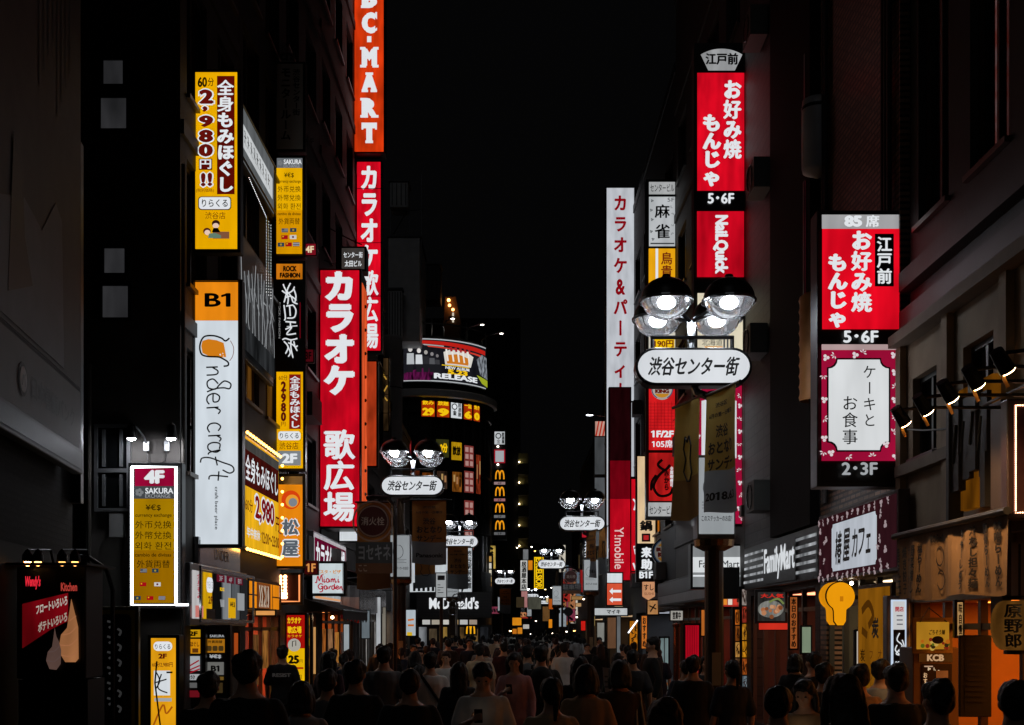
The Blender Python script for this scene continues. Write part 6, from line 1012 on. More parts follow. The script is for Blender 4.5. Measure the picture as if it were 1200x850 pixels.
for dx, dz in ((-.12, 2.9), (.14, 2.95), (.0, 3.15), (.2, 3.2), (-.15, 2.65)): q = MB(); q.tube([(dx+.15*math.cos(k*.5), -.06, dz+.15*math.sin(k*.5)) for k in range(13)], .025, 5); q.build('ring', mat('#6a6a6a', .3, .8), t)
t = thing('traffic_mirror', 'small dim round disc on a pole beside the far pale panels', 'mirror', P(666, 735, 70)-Vector((0, 0, CZ))); MB().tube([(0, 0, 0), (0, 0, 3.1)], .05, 8).build('pole', GREYM, t); q = MB(); q.prism([(.27*math.cos(k*.35), 2.95+.27*math.sin(k*.35)) for k in range(18)], -.09, -.05); q.build('disc', mat('#4a4a4c', .3, .4), t)
# ------------------------------------------------------------------ the far street's small lit signs
def far(px, d, c, label, txt=None, fg=BK, cat='sign', name='projecting_sign', k=.85, rot=0, depth=.25, lay='col'):
    s = Sign(name, label, cat, px=px, d=d, depth=depth, pad=.03); s.panel(em(c, k, .2)); x0, y0, x1, y1 = px
    if txt: s.column(txt, x0+(x1-x0)*.12, y0+1, x1-(x1-x0)*.12, y1-1, fg, .01, .04) if lay == 'col' else s.text(txt, x0+(x1-x0)*.15, y0+1, x1-(x1-x0)*.15, y1-1, fg, .01, .04, rot=90 if lay == 'rot' else 0)
    return s
far((610, 657, 618, 692), 98, '#d0d0cc', 'white vertical sign with black characters under the balcony block', '居酒屋本店'); far((613, 644, 619, 656), 101, '#787a7c', 'dim grey box on top of the white vertical sign'); far((611, 693, 618, 712), 98, '#b07a78', 'pink lit sign below the white vertical sign'); far((619, 657, 624, 668), 97, '#e88a18', 'small orange sign beside the white vertical sign')
s = far((626, 653, 637, 690), 104, '#141008', 'black vertical sign outlined in yellow deep in the street', 'EXCELSIOR', YT, lay='rot'); s.rim(YT, 626, 653, 637, 690, 1.2)
far((600.5, 724, 611, 733), 66, '#f0961c', 'bright orange square sign just above the crowd'); far((600.5, 737, 605.5, 743), 67, '#d07a20', 'left small orange sign below the bright orange square'); far((606.5, 735.5, 612, 743), 68, '#e08a20', 'right small orange sign below the bright orange square'); far((613, 732, 620, 737), 90, '#c8c4bc', 'small white sign right of the bright orange square'); far((605, 700, 614, 712), 80, '#3a3020', 'dark sign below the far left street lamp')
far((682, 620, 688, 630), 62, '#c02030', 'small red sign behind the third street lamp'); far((684, 632, 690, 656), 61, '#15151a', 'black vertical sign with white strokes behind the third street lamp', 'メガネ', WT); far((680, 668, 686, 694), 60, '#8a1a1c', 'dark red board left of the third lamp pole'); far((697, 560, 711, 640), 63, '#707478', 'grey lit wall board left of the white karaoke sign', k=.5, depth=1.0); far((697, 512, 710, 556), 64, '#5a5d60', 'pale upper wall with light painted as glow left of the white karaoke sign', k=.5, depth=1.0)  # upper wall gives no light itself; its pale tone is put in as glow
s = far((697.5, 494, 710, 511), 63.5, '#d8a898', 'red and white striped board high left of the white karaoke sign'); [s.polys(le('#b03020', .9), [[(697.5+i*4, 511), (701+i*4, 494), (702.6+i*4, 494), (699.4+i*4, 511)]], 'stripe') for i in range(3)]
far((643, 702, 648, 714), 96, '#c05a18', 'orange sign under the middle far lamp'); far((643, 726, 647, 736), 92, '#f0901a', 'small amber lamp box above the far crowd', name='lamp_box', cat='lamp'); far((619, 700, 634, 714), 120, '#4a4a40', 'dim shop front deep in the street'); far((636, 711, 644, 728), 125, '#6a4a28', 'brownish lit shop front at the bend')
far((681, 728, 686, 739), 74, '#d82018', 'red lantern sign above the crowd on the right', name='lantern_sign'); far((670, 699, 683, 703), 88, '#a07848', 'short tan lit strip in the far street'); far((675, 707, 681, 711), 92, '#c8a070', 'small tan lit sign in the far street'); far((640, 700, 643, 706), 130, '#e8d0a0', 'pale dot of a sign beside the farthest lamp')
far((689, 712, 693, 735), 58, '#6a7a88', 'bluish lit strip left of the third lamp pole'); far((691, 722, 697, 734), 72, '#c8a860', 'small yellow lit window behind the third lamp pole'); far((700, 730, 708, 752), 52, '#8a8a84', 'pale lit shop window near the white fascia'); far((712, 724, 722, 760), 52, '#6a4a34', 'brown lit door with a pale frame under the white fascia', name='lit_door', cat='door'); far((723, 722, 727, 772), 51.5, '#8a8e90', 'pale upright frame strip right of the brown lit door', k=.5)
for i, (x, y, d) in enumerate(((614, 650, 108), (623, 640, 112), (627, 645, 111), (606, 641, 109), (639, 690, 130), (646, 688, 128), (652, 680, 118), (663, 712, 105), (672, 716, 100), (676, 722, 96), (678, 695, 90), (684, 701, 84), (668, 705, 110), (657, 700, 120), (633, 712, 140), (628, 727, 118), (655, 742, 85), (664, 739, 88), (673, 738, 82), (648, 741, 90), (598, 738, 75), (621, 742, 95))):
    c = ('#ffdca0', '#fff4e0', '#ffb060', '#ffe8c8')[i % 4]; t = thing('shop_lamp', 'tiny warm lamp among the far shop lights', 'lamp', P(x, y, d), 0, 'tiny far shop lamps'); MB().lathe([(.02, .12), (.12, .02), (.13, -.06)], n=8).build('shade', BLACKM, t); MB().ball((0, 0, -.05), .085, n=8, m=5).build('bulb', em(c, 9, 0), t)
for px, lb in (((690, 485, 711, 489), 'slim street light reaching left from the white karaoke sign building'),):
    t = thing('arm_light', lb, 'lamp', P(711, 488, 62)); k = 62/F; MB().tube([(0, 0, 0), (-10*k, 0, .05), (-19*k, 0, .12)], .03, 6).build('arm', STEEL, t); hd = MB().ball((-20*k, 0, .12), .28, .12, .08, 10, 5).build('lamp_head', GREYM, t); MB().ball((-20*k, 0, .07), .2, .09, .05, 8, 4).build('bulb', em('#eef2ff', 8, 0), hd)
# cables
def cable(label, pts, r=.012):
    q = MB(); a, b = Vector(pts[0]), Vector(pts[1]); q.tube([a.lerp(b, i/10)-Vector((0, 0, pts[2]*4*(i/10)*(1-i/10))) for i in range(11)], r, 5); tag(q.build('cable', mat('#3a3a3a', .5)), label, 'cable')
cable('pale support wire running to the small grey name box', (P(387, 268, 31.8), P(424, 287, 31.9), .02), .018); cable('support wire left of the biggest red karaoke sign', (P(380, 305, 31.2), P(400, 311, 31.6), .02)); cable('sagging cable along the left wall above the red entrance', (Vector((-4.9, 19, 4.6)), Vector((-4.9, 30, 4.2)), .35)); cable('sagging cable over the mahjong sign on the right', (Vector((4.9, 26, 8.5)), Vector((4.9, 44, 9.2)), .6)); cable('black cable under the cream pilasters', (Vector((4.9, 9, 4.5)), Vector((4.9, 14.8, 4.5)), .3))
# more small lit things low along both sides
for px, d, c, lb, tx, lay in (
 ((268, 742, 279, 770), 21.5, '#b8501c', 'orange lit menu poster left of the red entrance', None, ''), ((364, 735, 370, 790), 28.5, '#d8a060', 'narrow tan lit menu by the pasta shop door', None, ''), ((403, 732, 409, 772), 35, '#a8b0b4', 'cool white poster beside the hanging banded cloth', None, ''),
 ((424, 716, 433, 748), 40, '#707a80', 'grey lit poster under the dark red canopy', None, ''), ((441, 700, 446, 770), 43, '#c0c4c8', 'tall cool white strip light under the dark red canopy', None, ''), ((448, 712, 452, 765), 45, '#8a8478', 'thin pale window strip beside the second lamp pole', None, ''),
 ((752, 722, 758, 760), 43, '#d87a30', 'narrow orange menu right of the speckled poster', 'おすすめ', 'col'), ((786, 716, 800, 727), 34, '#b8b4ac', 'small pale lit plate above the copper coloured pipe', '営業中', 'row'), ((822, 715, 828, 745), 30, '#c8702c', 'orange poster strip just left of the nearest lamp pole', None, ''),
 ((926, 700, 934, 760), 20.6, '#a85a2a', 'amber lit menu strip beside the food screen', '本日のおすすめ', 'col'), ((940, 735, 950, 765), 19.2, '#8a9a80', 'pale green lit window card outside the cafe', None, ''), ((1004, 740, 1009, 780), 16.6, '#d8d0c0', 'thin white light strip left of the amber wall banner', None, ''),
 ((1122, 706, 1128, 745), 13.4, '#c89a60', 'narrow tan paper strip between the hanging poster and the black menu board', '味自慢', 'col'), ((300, 716, 322, 721), 22.6, '#ffb060', 'warm tube lamp over the red entrance', None, ''), ((720, 700, 730, 711), 50.5, '#c8b890', 'small tan plate above the white fascia', None, '')):
    far(px, d, c, lb, tx, lay=lay or 'col', name='lit_poster', depth=.08, k=.8)

# dense little signs and lights where the street bends away
r_ = random.Random(21); FN = {'#c87828': 'orange', '#d8d0c0': 'white', '#b03028': 'red', '#c8a850': 'yellow', '#6a7c8a': 'bluish', '#b87a50': 'tan', '#8a3a50': 'pinkish'}; seen = {}
for i in range(40):
    d = r_.uniform(86, 165); bend_ = max(0, d-80)*.045; sd_ = r_.choice((-1, 1, 1)); X = bend_+sd_*r_.uniform(3.0, 4.6)*(1 if sd_ > 0 else .9); z = r_.uniform(2.4, 7.2) if i % 3 else r_.uniform(2.2, 3.4); c = r_.choice(list(FN)); tall = r_.random() < .5
    w_, h_ = (r_.uniform(.45, .8), r_.uniform(1.4, 2.6)) if tall else (r_.uniform(.9, 1.8), r_.uniform(.4, .8)); lb = 'tiny %s %s sign on the %s side of the far street, %s' % (FN[c], 'upright' if tall else 'wide', 'left' if sd_ < 0 else 'right', 'low' if z < 3.2 else ('mid high' if z < 5 else 'high'))
    px, py = CX+X*F/d, HY-(z-CZ)*F/d; s = Sign('far_sign', lb, 'sign', 'tiny signs deep in the street', px=(px, py-h_*F/d, px+w_*F/d, py), d=d, depth=.2, pad=.02); s.panel(em(c, .85, .4)); x0, y0, x1, y1 = s.rect
    if tall: s.stroke([[(x0+(x1-x0)*(.3+.4*(k % 2)), y0+(y1-y0)*(k+.3)/5), (x0+(x1-x0)*(.7-.3*(k % 2)), y0+(y1-y0)*(k+.8)/5)] for k in range(5)], (x1-x0)*.25, BK)
    else: s.stroke([[(x0+(x1-x0)*(k+.3)/4, y0+(y1-y0)*.3), (x0+(x1-x0)*(k+.7)/4, y0+(y1-y0)*.75)] for k in range(4)], (y1-y0)*.25, BK)
# ------------------------------------------------------------------ people
def rtube(q, pts, rr, n=12):
    pts = [Vector(p) for p in pts]; vs = []; fs = []; m = len(pts)
    for i, p in enumerate(pts):
        t = (pts[min(i+1, m-1)]-pts[max(i-1, 0)]).normalized(); a = t.cross(Vector((0, 1, 0)) if abs(t.y) < .9 else Vector((1, 0, 0))).normalized(); b = t.cross(a)
        r = rr[i]; rx, ry = r if isinstance(r, tuple) else (r, r)
        for k in range(n): g = 2*math.pi*k/n; vs.append(p+a*math.cos(g)*rx+b*math.sin(g)*ry)
    for i in range(m-1):
        for k in range(n): fs.append((i*n+k, i*n+(k+1) % n, (i+1)*n+(k+1) % n, (i+1)*n+k))
    fs.append(tuple(range(n-1, -1, -1))); fs.append(tuple((m-1)*n+k for k in range(n))); q.add(vs, fs)
    q.ball(pts[0], (rr[0][0] if isinstance(rr[0], tuple) else rr[0])*.98, n=10, m=6) if not isinstance(rr[0], tuple) else None
    q.ball(pts[-1], rr[-1]*.98, n=10, m=6) if not isinstance(rr[-1], tuple) else None
def fuse(q, name, vox, it=5, fold=0.0, fs=7.0, stretch=1.0):
    """melts overlapping volumes into one continuous skin"""
    me = q.mesh('raw'); o = bpy.data.objects.new('raw', me); COL.objects.link(o)
    bm = bmesh.new(); bm.from_mesh(me); bmesh.ops.recalc_face_normals(bm, faces=bm.faces[:]); bm.to_mesh(me); bm.free()
    r = o.modifiers.new('r', 'REMESH'); r.mode = 'VOXEL'; r.voxel_size = vox; s_ = o.modifiers.new('s', 'SMOOTH'); s_.factor = .5; s_.iterations = it
    dg = bpy.context.evaluated_depsgraph_get(); out = bpy.data.meshes.new_from_object(o.evaluated_get(dg)); out.name = name
    bpy.data.objects.remove(o); bpy.data.meshes.remove(me)
    if fold:
        nn = [v.normal.copy() for v in out.vertices]
        for v, n_ in zip(out.vertices, nn):
            c = v.co; f = noise.noise(Vector((c.x*fs, c.y*fs, c.z*fs*stretch)))*fold+noise.noise(Vector((c.x*fs*2.3, c.y*fs*2.3+4, c.z*fs*2.3*stretch)))*fold*.5; v.co = c+n_*f
    for p in out.polygons: p.use_smooth = True
    return out
TOR = ((.80,.155,.108),(.90,.172,.118),(1.00,.156,.108),(1.10,.147,.102),(1.22,.165,.116),(1.32,.178,.116),(1.375,.165,.1),(1.42,.125,.08),(1.46,.068,.064),(1.54,.053,.056))
def torso(q, z0, z1, add, fem, lean=0, n=18):
    vs = []; fs = []; R = [t for t in TOR if z0 <= t[0] <= z1]
    for z, rx, ry in R:
        f = (.9 if z > 1.15 else (.9 if z > .97 else 1.02)) if fem else 1
        for k in range(n):
            g = 2*math.pi*k/n; c, s_ = math.cos(g), math.sin(g); c = abs(c)**.85*(1 if c > 0 else -1); vs.append((c*(rx*f+add), s_*(ry*f+add)+lean*max(0, z-.9), z))
    for i in range(len(R)-1):
        for k in range(n): fs.append((i*n+k, i*n+(k+1) % n, (i+1)*n+(k+1) % n, (i+1)*n+k))
    fs.append(tuple(range(n-1, -1, -1))); fs.append(tuple((len(R)-1)*n+k for k in range(n))); q.add(vs, fs)
def person_meshes(fem=False, hair='short', sleeve='short', low='trousers', stride=.6, phone=False, nod=0, loose=.02):
    L = lambda k: {1: stride, -1: -stride}[k]
    sw = .9 if fem else 1
    legs = {}
    for k in (1, -1):
        f = L(k); legs[k] = [(k*.085, 0, .88), (k*.09, .05+.13*f, .48), (k*.09, .24*f-(.05 if f < 0 else 0), .09+(.07 if f < 0 else 0)*abs(f))]
    arms = {}
    for k in (1, -1):
        f = -L(k)*.5; sh_ = (k*.165*sw, .0, 1.362); el = (k*.232*sw, .12*f-.03, 1.115); wr = (k*.235*sw, .2*f+.05, .87)
        if phone and k == 1: el = (.215*sw, .06, 1.13); wr = (.1, .27, 1.22)
        arms[k] = [sh_, el, wr]
    q = MB(); torso(q, .78, 1.6, 0, fem)
    for k in (1, -1):
        a = legs[k]; rtube(q, [a[0], Vector(a[0]).lerp(Vector(a[1]), .5), a[1], Vector(a[1]).lerp(Vector(a[2]), .35), a[2]], [.088, .075, .056, .058, .038]); q.ball((a[2][0], a[2][1]+.05, a[2][2]-.045), .042, .115, .04)
        a = arms[k]; rtube(q, [a[0], Vector(a[0]).lerp(Vector(a[1]), .5), a[1], Vector(a[1]).lerp(Vector(a[2]), .3), a[2]], [.052*sw, .045*sw, .038*sw, .038*sw, .026])
        w_ = Vector(a[2]); d_ = (w_-Vector(a[1])).normalized(); sx = Vector((k, 0, 0)); u = Vector((0, 1, 0)) if not (phone and k == 1) else Vector((0, 0, 1)); u = (u-d_*u.dot(d_)).normalized(); p0 = w_+d_*.05
        rtube(q, [w_, p0, w_+d_*.09], [.024, (.02, .036), (.016, .034)]); inn = -sx
        for j, ln in enumerate((.066, .078, .074, .058)):
            b = w_+d_*.088+u*(.027-.018*j); rtube(q, [b, b+d_*ln*.55+inn*.008, b+d_*ln*.95+inn*.03], [.0092, .0088, .0078], 8)
        b = w_+d_*.03+u*.028; rtube(q, [b, b+u*.03+d_*.03+inn*.01, b+u*.035+d_*.062+inn*.02], [.012, .0105, .009], 8)
    R = Matrix.Translation((0, 0, 1.5)) @ Matrix.Rotation(-nod, 4, 'X') @ Matrix.Translation((0, 0, -1.5))
    h = MB(); h.ball((0, 0, 1.612), .074, .094, .1, 16, 10); h.ball((0, .03, 1.55), .056, .06, .055, 14, 8); h.ball((0, -.02, 1.53), .052, .056, .06); h.ball((0, .1, 1.585), .012, .016, .02); h.ball((0, .088, 1.602), .009, .014, .03); h.ball((0, .076, 1.632), .05, .02, .012); h.ball((0, .085, 1.55), .022, .012, .008); h.ball((0, .078, 1.522), .02, .018, .016)
    for k in (1, -1): h.ball((k*.075, -.004, 1.59), .012, .024, .032); h.ball((k*.04, .066, 1.575), .022, .022, .02)
    tr = lambda m: [tuple(R @ Vector(v)) for v in m.v]
    h.v = tr(h); q.add(h.v, h.f)
    M = {'body': fuse(q, 'body', .0105, 4)}
    e = MB(); [e.ball((k*.03, .086, 1.603), .012, .006, .007, 8, 5) for k in (1, -1)]; e.v = tr(e); M['eyes'] = e.mesh('eyes')
    h = MB(); h.ball((0, -.012, 1.637), .085, .1, .087, 16, 10); h.ball((0, -.045, 1.6), .083, .066, .09, 14, 9); h.ball((.055, .0, 1.63), .035, .06, .05); h.ball((-.055, .0, 1.63), .035, .06, .05); h.ball((.01, .06, 1.675), .06, .035, .03)
    if hair in ('long', 'bob'):
        zb = 1.3 if hair == 'long' else 1.47; rtube(h, [(0, -.045, 1.62), (0, -.06, 1.52), (0, -.085, (1.5+zb)/2), (0, -.09, zb)], [(.088, .06), (.094, .055), (.098, .045), (.085, .035)], 16)
        for k in (1, -1): rtube(h, [(k*.075, -.01, 1.62), (k*.088, -.005, 1.54), (k*.085, .0, max(zb, 1.42))], [.03, .028, .02])
    if hair == 'bun': h.ball((0, -.1, 1.69), .05, .045, .045); h.ball((0, -.06, 1.52), .055, .03, .06)
    if hair == 'pony': rtube(h, [(0, -.1, 1.64), (0, -.14, 1.58), (0, -.12, 1.4)], [.03, .035, .014])
    if hair == 'short': [h.ball((.05*math.cos(i*1.26), -.01+.06*math.sin(i*1.26), 1.655+.006*(i % 2)), .05, n=8, m=6) for i in range(5)]; h.ball((.012, -.015, 1.668), .066, .078, .07, 14, 9)
    if hair == 'cap': h.ball((0, .06, 1.655), .078, .1, .016)
    h.v = tr(h); M['hair'] = fuse(h, 'hair', .011, 3, .009, 22, .3)
    q = MB(); torso(q, .78 if loose < .03 else .78, 1.445, loose, fem)
    for k in (1, -1):
        a = [Vector(x) for x in arms[k]]; e_ = loose*.75
        if sleeve == 'long': rtube(q, [a[0], a[0].lerp(a[1], .5), a[1], a[1].lerp(a[2], .5), a[1].lerp(a[2], .92)], [.049+e_, .05+e_, .044+e_, .04+e_, .034+e_])
        elif sleeve == 'short': rtube(q, [a[0], a[0].lerp(a[1], .5), a[0].lerp(a[1], .85)], [.05+e_, .054+e_, .056+e_])
        else: q.ball(a[0], .058+e_*.3)
    q.ball((0, .0, 1.42), .11, .075, .035); M['top'] = fuse(q, 'top', .0125, 4, .008, 7, .6)
    q = MB()
    if low == 'skirt':
        vs = []; fs = []; n = 28; pr = [(1.04, .16, .11), (.95, .175, .125), (.75, .21, .17), (.5, .26, .22), (.45, .262, .222)]
        for z, rx, ry in pr:
            for k in range(n): g = 2*math.pi*k/n; w_ = 1+.05*math.cos(k*math.pi)*(1.04-z); vs.append((rx*w_*math.cos(g), ry*w_*math.sin(g), z))
        for i in range(len(pr)-1):
            for k in range(n): fs.append((i*n+k, i*n+(k+1) % n, (i+1)*n+(k+1) % n, (i+1)*n+k))
        fs.append(tuple(range(n))); fs.append(tuple((len(pr)-1)*n+k for k in range(n))); q.add(vs, fs)
    else:
        torso(q, .79, 1.01, .008, fem)
        for k in (1, -1):
            a = [Vector(x) for x in legs[k]]; end = .93 if low == 'trousers' else .1
            if low == 'shorts': rtube(q, [a[0], a[0].lerp(a[1], .5), a[1]], [.1, .094, .088])
            else: rtube(q, [a[0], a[0].lerp(a[1], .5), a[1], a[1].lerp(a[2], .5), a[1].lerp(a[2], .93)], [.1, .09, .074, .072, .066])
    M['bottom'] = fuse(q, 'bottom', .0135, 4, .006, 8, .5)
    for k, nm in ((1, 'shoe_a'), (-1, 'shoe_b')):
        a = legs[k][2]; q = MB(); q.ball((a[0], a[1]+.055, a[2]-.05), .05, .14, .045, 12, 7); q.ball((a[0], a[1]-.01, a[2]-.03), .048, .06, .055, 12, 7); M[nm] = q.mesh('shoe')
    return M
KINDS = {'man_tee': dict(), 'man_long': dict(sleeve='long', stride=-.5, loose=.025), 'man_cap': dict(hair='cap', stride=.3, loose=.03), 'man_phone': dict(phone=True, stride=.15, nod=.45, sleeve='short'), 'woman_long': dict(fem=True, hair='long', sleeve='long', low='skirt', stride=.35, loose=.022), 'woman_bob': dict(fem=True, hair='bob', low='trousers', stride=-.5), 'woman_bun': dict(fem=True, hair='bun', sleeve='none', low='skirt', stride=.3), 'woman_pony': dict(fem=True, hair='pony', sleeve='short', low='shorts', stride=.6), 'woman_phone': dict(fem=True, hair='long', phone=True, nod=.35, sleeve='long', stride=.2)}
PM = {k: person_meshes(**v) for k, v in KINDS.items()}
SKIN = [mat('#c89a7c', .55, var=.08), mat('#b98a6c', .55, var=.08)]; HAIR = {'black': mat('#0c0a0a', .6, scale=30, var=.6, bump=.6), 'brown': mat('#2e1a12', .6, scale=30, var=.5, bump=.6), 'auburn': mat('#4a2414', .6, scale=30, var=.5, bump=.6)}
CL = {'white': '#d4d2cc', 'pale grey': '#9a9a98', 'grey': '#606264', 'black': '#0f0f10', 'navy': '#141a2a', 'beige': '#c0a078', 'tan': '#a88660', 'dark green': '#1c2a22', 'maroon': '#3c1218', 'blue': '#2a3a58', 'denim': '#28344a', 'cream': '#d0c0a0', 'charcoal': '#26272a', 'pink': '#b08080', 'brown': '#3c2a20'}
CLM = {k: mat(v, .85, var=.15, scale=9, bump=.15) for k, v in CL.items()}
PROTO = {}
def proto(kind):
    if kind in PROTO: return
    PROTO[kind] = PM[kind]
LAND = ((240, 'yellow floor stand'), (292, 'red entrance'), (346, 'karaoke price board'), (384, 'pasta sign'), (437, 'hydrant sign'), (469, 'second lamp pole'), (503, 'brown banner'), (530, 'burger fascia'), (556, 'yellow arch emblem'), (586, 'stacked arch panels'), (606, 'bright orange square'), (635, 'far lamps'), (658, 'pale far panels'), (690, 'third lamp pole'), (725, 'phone shop sign'), (757, 'hot pot sign'), (781, 'round burger sign'), (811, 'red door curtain'), (836, 'nearest lamp pole'), (872, 'snack picture strip'), (903, 'food screen'), (985, 'orange head sign'), (1028, 'amber wall banner'), (1053, 'flame light box'), (1097, 'ticket machine'), (1145, 'black menu board'))
used = {}
def add_person(px, d, h, kind, top, bottom, hair='black', rz=0, label=None, skin=0):
    g = PM[kind]; s_ = h/1.708; x = (px-CX)*d/F; r = thing('person', '', 'person', (x, d, .004), rz, 'people walking in the street'); r.scale = (s_*1.02, s_*1.02, s_)
    for nm, m in (('body', SKIN[skin]), ('eyes', HAIR['black']), ('hair', HAIR[hair]), ('top', CLM[top]), ('bottom', CLM[bottom]), ('shoe_a', CLM['black']), ('shoe_b', CLM['black'])):
        me = g[nm]
        if not me.materials: me.materials.append(None)
        o = bpy.data.objects.new({'shoe_a': 'shoe', 'shoe_b': 'shoe', 'top': 'shirt', 'bottom': 'skirt' if KINDS[kind].get('low') == 'skirt' else ('shorts' if KINDS[kind].get('low') == 'shorts' else 'trousers')}.get(nm, nm), me); COL.objects.link(o); o.parent = r; o.material_slots[0].link = 'OBJECT'; o.material_slots[0].material = m
    if not label:
        ht = {'short': 'short', 'long': 'long', 'bob': 'bobbed', 'bun': 'bunned', 'pony': 'ponytailed', 'cap': 'capped'}[KINDS[kind].get('hair', 'short')]
        view = 'facing us' if abs(((rz+math.pi) % (2*math.pi))-math.pi) > 1.9 else 'from behind'; place = min(LAND, key=lambda q: abs(q[0]-px))[1]; dist = 'close' if d < 13 else ('midway' if d < 24 else 'far back')
        label = 'person with %s hair in %s top, %s, %s before %s' % (ht, top, view, dist, place)
    if label in used: label = label.replace('person', 'another person', 1) if label.replace('person', 'another person', 1) not in used else label.replace('top,', 'top and %s bottoms,' % bottom)
    used[label] = 1; r['label'] = label; return r
def hgt(d, ytop): return CZ-(ytop-HY)*d/F
PI = math.pi
named = (
 (290, 8.2, 766, 'man_long', 'black', 'black', 'black', .05, 'big dark haired person in black close up before the red entrance'),
 (331, 19, 758, 'man_tee', 'black', 'charcoal', 'black', .1, 'short haired person from behind in a black shirt with white back print'),
 (386, 15.5, 764, 'woman_long', 'maroon', 'black', 'black', -.5, 'long haired person in a maroon top holding still before the awning'),
 (384, 11, 787, 'man_tee', 'grey', 'black', 'black', .1, 'person in a grey shirt close up below the pasta sign'),
 (417, 10.5, 776, 'man_long', 'black', 'black', 'black', -.1, 'broad person in black close up below the hydrant sign'),
 (450, 15, 759, 'man_tee', 'grey', 'navy', 'black', 0, 'person from behind in a grey shirt left of the second lamp pole'),
 (480, 9.6, 786, 'man_cap', 'black', 'black', 'black', .1, 'person in black and a cap close up below the brown banner'),
 (486, 18, 764, 'woman_bob', 'pale grey', 'charcoal', 'black', .3, 'bobbed person in a pale grey shirt right of the second lamp pole'),
 (504, 15.2, 766, 'man_tee', 'white', 'black', 'black', .1, 'person from behind in a white tee with a dark strap across'),
 (538, 13.5, 777, 'woman_long', 'charcoal', 'black', 'black', 0, 'long haired person in charcoal between the white tee and the white shirt'),
 (562, 21, 756, 'man_tee', 'cream', 'black', 'black', 0, 'person from behind in a cream shirt with dark straps'),
 (566, 10.6, 778, 'man_phone', 'white', 'black', 'black', PI, 'person in a white collared shirt facing us and looking down'),
 (603, 15, 765, 'woman_phone', 'pink', 'black', 'black', PI-.1, 'long haired person facing us in a pale pink tee'),
 (618, 19, 757, 'man_tee', 'pale grey', 'charcoal', 'black', 0, 'person in a pale grey shirt carrying a grey backpack'),
 (634, 15.5, 758, 'man_long', 'black', 'black', 'black', 0, 'person with a large black backpack in the middle of the street'),
 (661, 24, 754, 'man_tee', 'white', 'charcoal', 'black', 0, 'person from behind in a white shirt before the pale far panels'),
 (646, 8.8, 796, 'woman_pony', 'beige', 'black', 'black', .2, 'ponytailed person in a beige blouse close up in the street centre'),
 (680, 12.5, 771, 'woman_long', 'black', 'black', 'black', .1, 'long haired person in black before the third lamp pole'),
 (687, 10.2, 780, 'woman_bob', 'tan', 'black', 'black', -.1, 'bobbed person in a tan blouse below the third lamp pole'),
 (726, 11, 775, 'woman_bob', 'brown', 'black', 'black', .1, 'bobbed person in brown carrying a pale tote bag'),
 (741, 17, 763, 'man_tee', 'charcoal', 'black', 'black', 0, 'person in charcoal below the hot pot sign'),
 (765, 19, 748, 'man_long', 'black', 'black', 'black', PI/2, 'tall person in black seen in profile before the cool white doorway'),
 (779, 5.6, 822, 'woman_bun', 'black', 'black', 'auburn', 0, 'auburn haired head closest to the camera below the red curtain'),
 (912, 7.4, 806, 'man_cap', 'pale grey', 'black', 'black', -.3, 'person with a pale collar close up below the food screen'),
 (944, 9.5, 797, 'woman_phone', 'tan', 'black', 'black', PI-.5, 'long haired person lit by the phone they hold'),
 (987, 5.8, 793, 'woman_bob', 'black', 'black', 'brown', .2, 'big dark head close up below the orange head sign'),
 (1007, 11, 781, 'man_long', 'tan', 'black', 'black', .2, 'person in a tan hooded top before the amber wall banner'),
 (1050, 9.2, 781, 'man_tee', 'black', 'black', 'black', .1, 'person in black below the flame light box'),
 (1032, 12.2, 775, 'man_tee', 'pale grey', 'black', 'black', -.5, 'person in pale grey half hidden left of the flame light box'),
 (1099, 7.2, 800, 'man_long', 'black', 'black', 'black', .3, 'dark person close up before the ticket machine'),
 (1190, 6.3, 800, 'man_cap', 'black', 'black', 'black', -.2, 'dark capped person at the right edge below the paper lantern'),
 (953, 14.5, 766, 'man_long', 'black', 'black', 'black', .5, 'dark person standing outside the cafe'), (966, 11.8, 779, 'man_tee', 'charcoal', 'black', 'black', -.4, 'person in charcoal in front of the cafe glass'), (932, 16, 767, 'woman_bob', 'black', 'black', 'black', -.6, 'bobbed person in black below the food screen'), (858, 13, 775, 'woman_pony', 'navy', 'black', 'black', .3, 'ponytailed person in navy right of the nearest lamp pole'),
 (244, 9.5, 790, 'man_tee', 'black', 'black', 'black', .2, 'person in black close up beside the yellow floor stand'), (812, 14, 770, 'man_long', 'black', 'black', 'black', -.2, 'person in black left of the nearest lamp pole'), (353, 9.0, 800, 'woman_bob', 'pale grey', 'black', 'black', .1, 'bobbed person in pale grey close up left of the grey shirt'))
PX = {}
for p in named: PX[p[8]] = add_person(p[0], p[1], hgt(p[1], p[2]), p[3], p[4], p[5], p[6], p[7], p[8])
taken = [((p[0]-CX)*p[1]/F, p[1]) for p in named]
CARRY = []; kk = list(KINDS); n_ = 0; tries = 0
